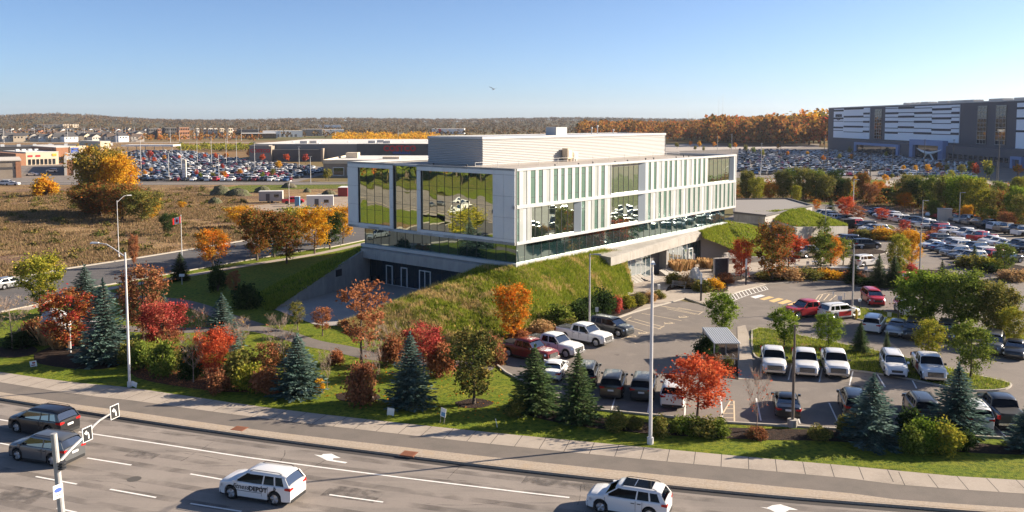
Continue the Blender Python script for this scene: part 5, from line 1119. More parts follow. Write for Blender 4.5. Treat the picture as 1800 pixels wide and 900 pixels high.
T = [
 ('bare', 'orange', 340, 672, 590, 46, 'bare branched tree with a few orange leaves behind the dark shrub'),
 ('bare', 'redbrown', 405, 655, 575, 50, 'bare twiggy tree with russet remnants right of the low red maple'),
 ('young', 'redbrown', 470, 668, 600, 44, 'half bare russet tree left of the bend spruce'),
 ('bare', 'yellow', 425, 610, 560, 36, 'thin yellow leaved sapling between the garden paths'),
 ('young', 'brown', 300, 640, 580, 40, 'thin brown tree behind the lamp shrubs'),
 ('bare', 'brown', 1215, 690, 625, 40, 'grey bare crown rising behind the scarlet maple'),
 ('round', 'yellowgreen', 72, 552, 446, 80, 'green and gold maple behind the grey boulder'),
 ('oval', 'redtop', 121, 616, 511, 82, 'crimson topped maple with a pale stake in front of the boulder'),
 ('spruce', 'spruce', 151, 552, 470, 62, 'blue spruce behind the crimson maple'),
 ('spruce', 'spruce', 186, 636, 498, 74, 'large blue spruce right of the crimson maple'),
 ('oval', 'redbrown', 252, 598, 466, 74, 'tall bronze maple directly right of the left street lamp'),
 ('spruce', 'spruce', 290, 590, 520, 40, 'small spruce peeping over the dark red maple'),
 ('low', 'red', 287, 618, 528, 72, 'dark red maple beside the tall bronze maple'),
 ('spruce', 'spruce', 392, 612, 520, 60, 'pale spruce behind the red shrub maple'),
 ('low', 'scarlet', 378, 668, 578, 62, 'bright red low maple in leaf litter'),
 ('spruce', 'spruce', 525, 693, 592, 76, 'blue spruce above the sidewalk bend'),
 ('spruce', 'spruce', 722, 712, 590, 72, 'dense blue spruce behind the blank white yard sign'),
 ('spruce', 'fir', 940, 722, 612, 76, 'left of the two loose green spruces by the front row'),
 ('spruce', 'fir', 1016, 741, 622, 66, 'right of the two loose green spruces by the front row'),
 ('spruce', 'spruce', 1532, 778, 664, 88, 'large blue spruce among the right hand shrubs'),
 ('spruce', 'spruce', 1682, 762, 645, 84, 'tall blue spruce behind the right hand shrubs'),
 ('spruce', 'spruce', 1808, 790, 705, 60, 'blue spruce cut by the right photo edge'),
 ('round', 'red', 745, 655, 571, 72, 'bright crimson maple behind the dense blue spruce'),
 ('sparse', 'brown', 636, 645, 496, 88, 'tall thin oak with sparse brown leaves before the terrace'),
 ('pineish', 'pine', 833, 710, 577, 80, 'bronze green pine in its own mulch ring'),
 ('oval', 'orange', 903, 602, 499, 62, 'orange and yellow maple at the foot of the berm'),
 ('round', 'scarlet', 1226, 735, 622, 112, 'brilliant scarlet maple right of the tall pale lamp'),
 ('bare', 'scarlet', 1330, 766, 650, 44, 'nearly bare young tree with a few red leaves near the hatched bay'),
 ('bare', 'straw', 22, 612, 528, 66, 'bare pale branched tree at the left photo edge'),
 ('bare', 'scarlet', 352, 612, 545, 40, 'bare thin tree between the spruces and the path'),
 ('bare', 'redbrown', 500, 660, 560, 60, 'bare reddish tree behind the sidewalk bend spruce'),
 ('bare', 'olive', 575, 685, 618, 26, 'thin bare sapling right of the bend spruce'),
 ('young', 'olive', 523, 580, 530, 28, 'small olive leaved sapling near the terrace corner'),
 ('young', 'brown', 567, 590, 540, 34, 'small pale brown sapling by the terrace edge'),
 ('bare', 'brown', 655, 700, 600, 40, 'bare stemmed tree behind the purple red shrub'),
 ('bare', 'olive', 680, 625, 570, 46, 'bare grey bush tree left of the crimson maple'),
 ('fir', 'darkgreen', 317, 493, 446, 28, 'small dark cone tree beside the side road'),
 ('round', 'orange', 374, 472, 402, 58, 'golden orange maple beside the side road'),
 ('young', 'brown', 412, 520, 476, 24, 'little brown leaved tree on the shaded lawn'),
 ('oval', 'mapleturn', 452, 458, 366, 60, 'orange brown maple, first of the row by the side road'),
 ('oval', 'darkgreen', 482, 452, 378, 50, 'dark green tree in the roadside row'),
 ('oval', 'mapleturn', 504, 463, 372, 56, 'bronze tree nearest the berm in the roadside row'),
 ('round', 'yellowgreen', 520, 432, 362, 60, 'gold green tree behind the bronze one in the roadside row'),
 ('round', 'yellow', 553, 446, 362, 60, 'golden tree in the middle of the roadside row'),
 ('oval', 'darkgreen', 580, 438, 368, 52, 'dark green tree near the left end of the glass storey'),
 ('round', 'yellow', 603, 428, 360, 46, 'yellow tree partly behind the office corner'),
 ('oval', 'brown', 235, 470, 412, 18, 'slim young red brown tree across the side road'),
 ('oval', 'brightgreen', 1268, 587, 512, 56, 'green pyramid shaped tree behind the bike shelter'),
 ('oval', 'scarlet', 1303, 492, 420, 38, 'vivid orange maple in front of the dark cheek wall'),
 ('oval', 'mapleturn', 1357, 494, 390, 66, 'tall brown and green maple beside the plaza'),
 ('young', 'scarlet', 1386, 478, 412, 44, 'orange leaved tree right of the tall brown maple'),
 ('oval', 'orange', 1460, 472, 412, 40, 'red orange maple over the plaza furniture'),
 ('oval', 'green', 1443, 476, 408, 44, 'green maple left of the red orange one in the plaza'),
 ('young', 'green', 1482, 466, 418, 30, 'small green tree right of the red orange plaza maple'),
 ('young', 'scarlet', 1410, 441, 420, 22, 'tiny red maple in front of the pale service wall'),
 ('oval', 'yellowgreen', 1576, 492, 410, 38, 'tall narrow gold green tree in the conifer island'),
 ('oval', 'yellow', 1602, 472, 403, 36, 'golden tree right of the narrow gold green one'),
 ('fir', 'fir', 1544, 504, 450, 28, 'left dark conifer of the island pair'),
 ('fir', 'fir', 1571, 506, 452, 34, 'right dark conifer of the island pair'),
 ('fir', 'fir', 1498, 498, 452, 24, 'dark conifer by the plaza lamp pole'),
 ('young', 'red', 1590, 418, 386, 20, 'small red tree beyond the gold island trees'),
 ('round', 'scarlet', 1486, 388, 345, 30, 'red maple over the cars behind the wedge roof'),
 ('young', 'orange', 1436, 372, 350, 16, 'small orange tree behind the wedge roof'),
 ('young', 'brown', 1508, 392, 362, 30, 'brown young tree beside the red maple behind the wedge roof'),
 ('young', 'scarlet', 1550, 390, 366, 22, 'faded orange sapling before the outer row of cars'),
 ('oval', 'brightgreen', 1378, 610, 541, 46, 'fresh green young tree, left end of the grass island'),
 ('oval', 'brightgreen', 1456, 612, 551, 48, 'fresh green young tree in the middle of the grass island'),
 ('fir', 'fir', 1512, 621, 568, 28, 'small green conifer on the grass island'),
 ('fir', 'fir', 1558, 626, 584, 14, 'tiny slim conifer on the grass island'),
 ('oval', 'yellowgreen', 1630, 635, 562, 52, 'yellow topped young tree on the grass island'),
 ('oval', 'green', 1706, 665, 566, 66, 'larger mixed green tree at the right end of the grass island'),
 ('big', 'brightgreen', 1622, 572, 478, 84, 'left big fresh green tree of the three in the middle island'),
 ('big', 'green', 1690, 580, 476, 84, 'middle big green tree in the island'),
 ('big', 'olive', 1752, 590, 494, 76, 'right big olive tree in the island'),
 ('low', 'yellowgreen', 1782, 606, 538, 50, 'yellow green bushy tree at the right edge of the island'),
 ('oval', 'green', 1765, 482, 428, 34, 'round green tree in the far right planted island'),
 ('fir', 'fir', 1712, 462, 432, 14, 'small conifer at the near end of the car block'),
 ('fir', 'fir', 1655, 505, 460, 20, 'small conifer above the large green trees'),
 ('fir', 'fir', 1460, 378, 350, 14, 'small dark conifer by the wedge roof'),
 ('young', 'green', 1448, 428, 380, 24, 'slim green tree before the pale service wall'),
]
for kd_, pa, bx, by, ty, w, lab in T:
    tp(kd_, pa, bx, by, ty, lab, w, bark=(M['palebark'] if kd_ == 'bare' else None), name={'sparse': 'oak_tree'}.get(kd_, None) or ('maple_tree' if 'maple' in lab else None))
g = G(124, 619); mb = MB(); mb.tube([(0, 0, 0), (0, 0, 1.9)], .06, 6); o = mb.build('tree_guard', M['white']); o.location = (g.x+.1, g.y-.15, 0); tag(o, 'pale trunk guard tube of the crimson topped maple', 'tree guard')
# shrubs: (x, base y, top y, width, palette, label)
S_ = [(385, 690, 652, 40, 'redbrown', 'low russet shrub in the leaf litter'), (468, 690, 648, 44, 'brown', 'copper shrub left of the bend spruce'), (310, 650, 612, 34, 'olive', 'olive shrub between the green lamp shrub and the dark one'), (230, 640, 598, 34, 'olive', 'olive shrub left of the left street lamp'), (500, 640, 605, 36, 'olive', 'olive shrub behind the bend spruce'), (590, 640, 615, 26, 'brown', 'small tan bush on the lawn before the oak'), (905, 730, 700, 30, 'olive', 'low bronze shrub left of the loose spruces'), (560, 690, 664, 20, 'yellow', 'tiny yellow bush at the foot of the thin sapling'), (1115, 752, 732, 26, 'olive', 'small olive shrub left of the pale lamp'), (1330, 770, 750, 30, 'redbrown', 'small russet shrub at the bare tree foot'), (1440, 770, 750, 36, 'olive', 'low olive shrub before the bronze lamp'), (285, 661, 598, 38, 'green', 'leafy green shrub right of the left street lamp'), (252, 650, 602, 38, 'green', 'green shrub touching the left street lamp'), (335, 664, 612, 36, 'darkgreen', 'dark green shrub between lamp shrub and red maple'), (428, 672, 612, 66, 'olive', 'large bronze shrub right of the red low maple'), (440, 686, 640, 44, 'yellowgreen', 'yellow green shrub in front of the bronze shrub'), (634, 710, 638, 50, 'redbrown', 'purple red upright shrub above the sidewalk'), (775, 660, 600, 40, 'brown', 'copper shrub below the crimson maple'), (688, 640, 588, 44, 'redbrown', 'dull red shrub left of the crimson maple'),
 (1083, 756, 722, 34, 'olive', 'dark low shrub behind the sidewalk lamp'), (1158, 766, 730, 30, 'olive', 'bronze shrub just right of the pale lamp'), (1205, 762, 730, 42, 'green', 'left of three variegated shrubs under the scarlet maple'), (1235, 766, 732, 44, 'olive', 'middle variegated shrub under the scarlet maple'), (1262, 766, 736, 36, 'green', 'right variegated shrub under the scarlet maple'),
 (1490, 765, 728, 30, 'olive', 'olive shrub left of the big right spruce'), (1597, 780, 718, 40, 'darkgreen', 'dark shrub right of the big spruce'), (1625, 790, 735, 56, 'brightgreen', 'pale flowering shrub between the right spruces'), (1660, 794, 742, 50, 'yellowgreen', 'yellow green shrub in front of the tall right spruce'), (1600, 795, 745, 44, 'green', 'low green shrub at the spruce foot'), (1700, 790, 756, 34, 'darkgreen', 'dark shrub right of the tall right spruce'),
 (982, 576, 536, 44, 'green', 'leafy green shrub at the berm foot left of the lamp'), (1018, 570, 528, 42, 'darkgreen', 'dark green shrub at the lamp foot'), (1033, 562, 520, 34, 'darkgreen', 'tall dark shrub behind the berm lamp'), (1058, 556, 508, 38, 'darkgreen', 'dark evergreen shrub right of the berm lamp'), (1084, 549, 520, 24, 'red', 'deep red shrub by the berm end'), (1103, 541, 518, 26, 'yellowgreen', 'lime shrub by the small sign'), (1122, 536, 514, 28, 'olive', 'spreading olive shrub at the berm end'), (1142, 531, 512, 22, 'straw', 'tan grassy shrub by the plaza'), (1158, 525, 510, 20, 'olive', 'low shrub at the tip of the mulch bed'), (950, 590, 562, 46, 'straw', 'tawny ground shrub behind the white pickups'), (915, 600, 578, 40, 'brown', 'russet ground shrub behind the red pickup'), (1000, 581, 560, 30, 'olive', 'low olive shrub behind the dark SUV'),
 (1240, 628, 590, 34, 'darkgreen', 'dark shrub left of the bike shelter'), (1252, 650, 622, 30, 'brown', 'tan shrub at the near foot of the bike shelter'), (1280, 648, 628, 22, 'olive', 'low bush under the bike shelter'),
 (1186, 500, 478, 30, 'olive', 'shrub behind the bench'), (1210, 505, 482, 30, 'straw', 'tawny grasses left of the white rock'), (1255, 510, 488, 34, 'yellow', 'yellow flowering plant beside the white rock'), (1235, 512, 492, 28, 'olive', 'low green plants before the white rock'), (1275, 498, 480, 26, 'brown', 'brown plants below the dark stone'),
 (1352, 490, 478, 40, 'olive', 'low hedge plants left in the plaza bed'), (1385, 492, 470, 44, 'straw', 'long straw grasses in the plaza bed'), (1420, 490, 472, 44, 'olive', 'mixed shrubs in the middle of the plaza bed'), (1455, 490, 474, 40, 'yellow', 'gold tinted low shrub in the plaza bed'), (1500, 492, 476, 34, 'brown', 'brown tinted low shrub right in the plaza bed'), (1520, 500, 488, 50, 'darkgreen', 'juniper mat at the island corner'), (1620, 498, 484, 50, 'darkgreen', 'juniper mat below the gold island trees'), (1600, 484, 462, 24, 'red', 'bright red bush under the golden tree'), (1588, 482, 466, 16, 'red', 'small red bush under the narrow gold tree'),
 (1520, 420, 402, 36, 'olive', 'olive hedge in the long planted strip'), (1550, 421, 400, 40, 'yellow', 'gold hedge in the long planted strip'), (1580, 422, 402, 36, 'brown', 'rust hedge in the long planted strip'), (1500, 418, 404, 26, 'brown', 'rust shrub at the left end of the planted strip'), (1640, 421, 405, 30, 'brown', 'orange brown shrub at the right end of the planted strip'),
 (1705, 470, 448, 44, 'olive', 'olive hedge at the near end of the car block'), (1735, 474, 452, 40, 'yellowgreen', 'gold green hedge right at the car block'), (1740, 478, 462, 30, 'darkgreen', 'dark hedge below the gold green one'), (1780, 493, 474, 44, 'straw', 'pinkish ornamental grass at the right edge island'), (1800, 492, 474, 30, 'straw', 'second pinkish ornamental grass cut by the right edge'),
 (1395, 440, 418, 16, 'redbrown', 'dark red shrub before the pale service wall'), (1424, 437, 415, 18, 'redbrown', 'maroon shrub left of the slim green tree'), (383, 512, 462, 30, 'darkgreen', 'dark round bush on the shaded lawn, left one'), (435, 540, 498, 44, 'darkgreen', 'dark round bush on the shaded lawn, right one'), (60, 600, 560, 34, 'redbrown', 'dark red shrub left of the boulder'), (205, 600, 575, 40, 'darkgreen', 'low juniper right of the large spruce'), (45, 606, 580, 60, 'darkgreen', 'juniper spread in front of the bare left tree'), (1262, 478, 462, 20, 'darkgreen', 'shrub hiding behind the dark stone'), (870, 640, 590, 34, 'redbrown', 'dusky pink shrub at the left end of the bays'), (80, 345, 308, 40, 'yellow', 'round golden bush in the dry field near the shops')]
for x, by, ty, w, pa, lab in S_: tp('shrub', pa, x, by, ty, lab, w, cat='shrub')
# ornamental grass clumps
def clump_mesh(var, n=160, spread=.28):
    rs = np.random.RandomState(50+var); a = rs.uniform(0, 6.28, n); r = rs.uniform(0, spread, n); b = np.stack([np.cos(a)*r, np.sin(a)*r, np.zeros(n)], 1); l = rs.uniform(.6, 1.0, n)
    d = np.stack([np.cos(a)*rs.uniform(.05, .5, n), np.sin(a)*rs.uniform(.05, .5, n), np.ones(n)], 1); t = b+d*l[:, None]; w = np.stack([-np.sin(a), np.cos(a), np.zeros(n)], 1)*.022
    V = np.stack([b-w, b+w, t+w*1.8, t-w*1.8], 1).reshape(-1, 3); return np_mesh('blades', V, np.arange(4*n).reshape(-1, 4), [LM['straw']])
cm = [clump_mesh(i) for i in range(3)]
for i, (x, y, ty, lab) in enumerate([(82, 605, 572, 'first golden feather grass clump by the boulder'), (104, 612, 582, 'second golden feather grass clump'), (131, 606, 588, 'golden feather grass behind the stake'), (152, 610, 590, 'fourth golden feather grass clump'), (1189, 478, 456, 'left tall tan grass clump by the entrance glass'), (1201, 476, 456, 'middle tall tan grass clump by the entrance glass'), (1213, 474, 456, 'right tall tan grass clump by the entrance glass'), (1236, 470, 453, 'tan grass clump against the dark cheek wall'), (1248, 472, 455, 'second tan grass clump against the dark cheek wall')]):
    g = G(x, y); h = top_h(g, ty); o = link('ornamental_grass', cm[i % 3]); o.location = g; o.scale = (h*1.5, h*1.5, h); tag(o, lab, 'ornamental grass', 'ornamental grass clumps')
# ------------------------------------------------------------------ grass blades as ground cover
def tufts(name, pts, hmin, hmax, m, label, nb=5, seed=0, lean=.6, wid=.05, spread=.12):
    rs = np.random.RandomState(seed); pts = np.asarray(pts); n = len(pts); idx = np.repeat(np.arange(n), nb); N = len(idx)
    a = rs.uniform(0, 6.28, N); b = pts[idx]+np.stack([rs.normal(size=N)*spread, rs.normal(size=N)*spread, np.zeros(N)-.02], 1); l = rs.uniform(hmin, hmax, N)*rs.uniform(.6, 1.2, n)[idx]
    d = np.stack([np.cos(a)*lean*rs.uniform(.1, 1, N), np.sin(a)*lean*rs.uniform(.1, 1, N), np.ones(N)], 1)*l[:, None]; w = np.stack([-np.sin(a), np.cos(a), np.zeros(N)], 1)*wid
    V = np.stack([b-w, b+w, b+d], 1).reshape(-1, 3); me = np_mesh(name, V, np.arange(3*N).reshape(-1, 3), [m]); o = link(name, me); tag(o, label, name.replace('_', ' '), kind='stuff'); return o
def bilerp(bv, n_pts, seed, dry=False):
    V, n, rows = bv; rs = np.random.RandomState(seed); V = np.array(V).reshape(rows+1, n, 3); i = rs.uniform(0, n-1.001, n_pts); j = rs.uniform(0, rows-.001, n_pts)
    i0 = i.astype(int); j0 = j.astype(int); u = (i-i0)[:, None]; v = (j-j0)[:, None]
    return (V[j0, i0]*(1-u)+V[j0, i0+1]*u)*(1-v)+(V[j0+1, i0]*(1-u)+V[j0+1, i0+1]*u)*v
def vnoise(x, y, s, seed):
    return (np.sin(x*s+seed)*np.cos(y*s*1.13+seed*2)+np.sin(x*s*.47+y*s*.61+seed)+.5*np.sin(x*s*2.1-y*s*1.7+seed*3))/2.5
p = bilerp(bermV['main'], 22000, 1); nz = vnoise(p[:, 0], p[:, 1], .9, 2)*.6+vnoise(p[:, 0]*1.3+5, p[:, 1]*1.2, 2.3, 5)*.5+np.random.RandomState(8).normal(size=len(p))*.22; leftness = np.clip((-p[:, 0]+1)/12, 0, 1); dr = nz+leftness*.55 > .42
tufts('berm_grass', p[~dr], .22, .50, LM['grassblade'], 'long green grass leaning on the front berm', 5, 1, 1.0, .035)
tufts('berm_straw_grass', p[dr], .25, .55, LM['dryblade'], 'straw coloured grass patches on the front berm', 6, 2, .9, .03)
p = bilerp(bermV['left'], 6000, 3); tufts('berm_grass', p, .2, .5, LM['grassblade'], 'long grass on the shaded left berm', 4, 3, .9, .04)
p = np.concatenate([bilerp(bermV['second'], 6000, 4), bilerp(bermV['third'], 4500, 5)]); tufts('berm_grass', p, .15, .40, LM['grassblade'], 'long grass on the right berm and the wedge roof', 4, 4, .9, .05)
def in_poly(P_, poly):
    poly = np.array(poly); x, y = P_[:, 0], P_[:, 1]; c = np.zeros(len(x), bool); j = len(poly)-1
    for i in range(len(poly)):
        xi, yi = poly[i]; xj, yj = poly[j]; q = ((yi > y) != (yj > y)) & (x < (xj-xi)*(y-yi)/(yj-yi+1e-12)+xi); c ^= q; j = i
    return c
def scatter_poly(poly, dens_, seed, z=0):
    poly = np.array([p[:2] for p in poly]); a, b = poly.min(0), poly.max(0); rs = np.random.RandomState(seed); n = int((b-a).prod()*dens_); P_ = rs.uniform(0, 1, size=(n, 2))*(b-a)+a; P_ = P_[in_poly(P_, poly)]; return np.concatenate([P_, np.full((len(P_), 1), z)], 1)
fieldpoly = GP([(-30, 486), (0, 489), (250, 451), (450, 418), (585, 397), (600, 378), (430, 370), (430, 350), (350, 330), (-30, 340)])
p = scatter_poly(fieldpoly, 3.0, 5); nz = vnoise(p[:, 0], p[:, 1], .35, 1); p = p[nz > -.35]
tufts('field_grass', p, .22, .62, LM['fieldblade'], 'dry brown meadow grass beyond the side road', 5, 5, .8, .085, .3)
isl = np.concatenate([scatter_poly(ISL[0], 14, 6, .12), scatter_poly(ISL[1], 14, 7, .12)]); tufts('island_grass', isl, .14, .34, LM['grassblade'], 'long yellowing grass on the parking islands', 4, 6, .8, .03)
brush = scatter_poly(GP([(1300, 352), (1380, 352), (1480, 360), (1560, 368), (1700, 392), (1830, 420)])+[(190, 190), (240, 280), (60, 300)], 1.0, 8); tufts('brush_grass', brush, .25, .7, LM['pinkheath'], 'pinkish dry brush beyond the parking rows', 5, 8, .9, .11, .5)
# small bushes of the dry field: countless, one mass
def bushes(name, pts, m, label, nq, size, ls, seed, hs=.8):
    rs = np.random.RandomState(seed); pts = np.asarray(pts); n = len(pts); idx = np.repeat(np.arange(n), nq); N = len(idx); sc_ = rs.uniform(.5, 1.4, n)[idx][:, None]*size
    u = rs.normal(size=(N, 3)); u[:, 2] = np.abs(u[:, 2])*hs; C = pts[idx]+u*sc_*.5; V, F = leaf_quads(rs, C, ls); me = np_mesh(name, V, F, [m]); o = link(name, me); return tag(o, label, name.replace('_', ' '), kind='stuff')
p = scatter_poly(fieldpoly, .014, 9); bushes('field_bushes', p, LM['pine'], 'low bronze bushes dotted over the dry field', 130, .9, .30, 9)
# leaves lying on the mulch
p = scatter_poly(GP([(225, 640), (300, 632), (440, 648), (480, 672), (430, 690), (330, 682), (240, 664)]), 26, 10, .03); rs_ = np.random.RandomState(3); V, F = leaf_quads(rs_, p, .11, .98); tag(link('fallen_leaves', np_mesh('fallen_leaves', V, F, [LM['brown']])), 'fallen red and brown leaves under the boulevard maples', 'fallen leaves', kind='stuff')
p = scatter_poly(GP([(560, 700), (900, 745), (900, 690), (700, 640), (560, 650)]), 2.2, 11, .02); V, F = leaf_quads(rs_, p, .12, .98); tag(link('fallen_leaves', np_mesh('fallen_leaves', V, F, [LM['orange']])), 'scattered yellow leaves on the front lawn', 'fallen leaves', kind='stuff')
# ------------------------------------------------------------------ middle distance trees
for i, (kd_, pa, bx, by, ty, w, lab) in enumerate([
 ('huge', 'goldmix', 176, 372, 258, 78, 'huge gold and green tree clump in the dry field, tallest crown'), ('huge', 'yellow', 205, 374, 272, 64, 'golden tree right of the tallest field crown'), ('huge', 'mapleturn', 176, 380, 322, 96, 'bronze tree low in front of the tallest field crown'), ('low', 'yellow', 150, 376, 322, 50, 'olive thicket tree left below the tallest field crown'), ('low', 'mapleturn', 215, 386, 322, 80, 'orange brown thicket tree in the field clump'), ('low', 'olive', 250, 390, 334, 60, 'dull thicket tree at the right of the field clump'), ('low', 'yellow', 265, 385, 346, 30, 'yellow thicket bush at the right of the field clump'), ('low', 'darkgreen', 295, 412, 374, 28, 'dark round bush alone near the flagpole'),
 ('low', 'yellow', 425, 400, 362, 46, 'yellow orange thicket left of the roadside row'), ('low', 'yellow', 320, 366, 354, 14, 'tiny yellow bush in the dry field')]):
    tp(kd_, pa, bx, by, ty, lab, w)
r9 = random.Random(21)
# brush trees between the lot and the warehouse
BR = [(1312, 352, 300, 26, 'olive'), (1330, 356, 310, 28, 'yellowgreen'), (1352, 352, 322, 26, 'orange'), (1376, 350, 300, 32, 'olive'), (1392, 350, 295, 30, 'green'), (1412, 352, 294, 34, 'olive'), (1434, 352, 298, 32, 'green'), (1450, 354, 306, 30, 'olive'), (1466, 352, 298, 34, 'darkgreen'), (1482, 352, 312, 24, 'olive'), (1400, 360, 325, 14, 'yellowgreen'), (1490, 345, 318, 18, 'yellow'), (1517, 352, 302, 22, 'mapleturn'), (1530, 360, 322, 26, 'redbrown'), (1545, 350, 318, 22, 'orange'), (1560, 356, 330, 24, 'darkgreen'), (1575, 362, 335, 26, 'olive'), (1590, 366, 338, 24, 'orange'), (1600, 362, 306, 44, 'olive'), (1622, 366, 312, 44, 'darkgreen'), (1648, 370, 306, 50, 'green'), (1672, 376, 308, 50, 'olive'), (1690, 380, 306, 56, 'brightgreen'), (1712, 384, 312, 46, 'yellowgreen'), (1728, 380, 330, 30, 'olive'), (1745, 384, 332, 30, 'olive'), (1768, 392, 336, 34, 'mapleturn'), (1785, 396, 328, 34, 'brightgreen'), (1800, 404, 340, 36, 'olive'), (1735, 392, 366, 28, 'green'), (1700, 391, 360, 18, 'yellow'), (1590, 352, 330, 18, 'red'), (1770, 402, 372, 30, 'redbrown'), (1640, 384, 352, 22, 'green'), (1320, 376, 352, 20, 'olive'), (1755, 348, 318, 24, 'green'), (1790, 350, 310, 26, 'yellowgreen')]
for i, (x, by, ty, w, pa) in enumerate(BR):
    nm = {'olive': 'olive', 'yellowgreen': 'gold green', 'orange': 'orange', 'green': 'mid green', 'darkgreen': 'dark green', 'yellow': 'yellow', 'mapleturn': 'bronze', 'redbrown': 'maroon', 'brightgreen': 'pale green', 'red': 'red'}[pa]
    tp('low' if i % 3 else 'big', pa, x, by, ty, '%s brush tree, %s from the left beyond the outer parking row' % (nm, ORD[sorted(b_[0] for b_ in BR).index(x)]), w, group='brush trees beyond the parking rows')
p = scatter_poly(GP([(1300, 350), (1380, 348), (1480, 356), (1560, 362), (1700, 388), (1830, 412)])+[(185, 190), (235, 275), (60, 295)], .035, 12)
bushes('brush_bushes', p, LM['mapleturn'], 'tangled low brush between the lot and the warehouse', 160, 2.0, .42, 12, 1.0)
bushes('brush_bushes', p[::2]+np.array([2.3, 1.7, 0]), LM['green'], 'green low brush between the lot and the warehouse', 140, 1.9, .42, 13, 1.0)
# small lot trees far off
def far_tree_mesh(var, nq=420, R_=.36, ls=.085):
    rs = np.random.RandomState(200+var); k = 14; u = rs.normal(size=(k, 3)); u /= np.linalg.norm(u, axis=1)[:, None]; cen = u*np.array([R_*.8, R_*.8, .30])*rs.uniform(.4, 1, (k, 1))+np.array([0, 0, .62]); C = cen[rs.randint(0, k, nq)]+rs.normal(size=(nq, 3))*.085; V, F = leaf_quads(rs, C, ls)
    mb = MB(); mb.tube([(0, 0, 0), (0, 0, .6)], [.025, .012], 4, cap=False); tv = np.array(mb.v); tf = np.array(mb.f); V2 = np.concatenate([V, tv]); F2 = np.concatenate([F, tf+len(V)]); return np_mesh('far_tree', V2, F2, [LM['orange'], M['bark']], [0]*len(F)+[1]*len(tf))
ftm = [far_tree_mesh(i) for i in range(4)]
FTN = {'mapleturn': 'bronze', 'redbrown': 'russet', 'scarlet': 'red', 'red': 'deep red', 'orange': 'orange', 'yellow': 'yellow', 'yellowgreen': 'gold green', 'olive': 'olive', 'green': 'green', 'forest': 'autumn', 'darkgreen': 'dark green', 'woods': 'brown', 'goldmix': 'gold and green'}
def far_tree(x, y, h, pa, label, grp, w=1.0, name='tree'):
    o = link(name, ftm[r9.randint(0, 3)]); o.location = (x, y, 0); o.rotation_euler = (0, 0, r9.uniform(0, 6)); o.scale = (h*w, h*w, h); s0 = o.material_slots[0]; s0.link = 'OBJECT'; s0.material = LM[pa]; return tag(o, label, 'tree', grp)
def far_row(lst, where):
    for i, (x, y, h, pa, w) in enumerate(sorted(lst)): far_tree(x, y, h, pa, '%s small tree, %s from the left %s' % (FTN[pa], ORD[i], where), 'small trees '+where, w)
L1 = []
for (px, ty, by, pa) in [(252, 276, 286, 'scarlet'), (264, 264, 282, 'red'), (271, 276, 288, 'scarlet'), (289, 272, 284, 'orange'), (316, 272, 283, 'scarlet'), (336, 272, 282, 'red'), (360, 270, 280, 'scarlet'), (380, 268, 282, 'scarlet'), (398, 268, 282, 'orange'), (442, 260, 282, 'scarlet'), (461, 270, 286, 'scarlet'), (392, 287, 300, 'red'), (345, 298, 312, 'red'), (422, 296, 312, 'orange'), (394, 300, 316, 'brown' if False else 'orange'), (265, 294, 306, 'yellow'), (255, 300, 312, 'orange'), (490, 282, 300, 'yellow'), (504, 270, 286, 'scarlet'), (537, 270, 288, 'red'), (573, 298, 318, 'yellowgreen'), (578, 296, 318, 'olive'), (118, 270, 300, 'orange'), (133, 268, 282, 'red'), (480, 296, 312, 'olive'), (353, 303, 316, 'green'), (374, 304, 316, 'olive'), (462, 304, 316, 'green'), (600, 262, 280, 'scarlet')]:
    g = G(px, by); L1.append((g.x, g.y, max(3, top_h(g, ty)), pa, .9))
far_row(L1, 'in the shopping centre lot')
L2 = []
for (px, ty, by, pa) in [(1384, 265, 276, 'orange'), (1420, 265, 276, 'yellow'), (1447, 272, 286, 'orange'), (1476, 270, 283, 'olive'), (1496, 271, 284, 'orange'), (1494, 258, 272, 'olive'), (1558, 266, 278, 'yellowgreen'), (1588, 290, 302, 'yellow'), (1609, 290, 303, 'yellow'), (1630, 288, 306, 'yellow'), (1651, 285, 302, 'orange'), (1665, 288, 304, 'olive'), (1690, 288, 310, 'olive'), (1706, 282, 306, 'green'), (1714, 288, 312, 'scarlet'), (1735, 280, 312, 'yellowgreen'), (1738, 292, 316, 'darkgreen'), (1789, 288, 312, 'orange'), (1255, 249, 260, 'orange'), (1190, 250, 262, 'olive'), (1214, 248, 258, 'orange'), (1229, 248, 260, 'yellow'), (1283, 252, 264, 'green'), (1293, 250, 262, 'orange'), (1310, 254, 268, 'olive'), (1324, 258, 272, 'green'), (1340, 262, 276, 'yellowgreen'), (1222, 256, 266, 'olive'), (1237, 257, 267, 'olive'), (1368, 252, 264, 'orange'), (1556, 306, 324, 'yellow'), (1502, 308, 326, 'yellow'), (1672, 298, 318, 'yellowgreen'), (1568, 304, 318, 'olive')]:
    g = G(px, by); L2.append((g.x, g.y, max(3, top_h(g, ty)), pa, .85))
far_row(L2, 'around the warehouse lot')
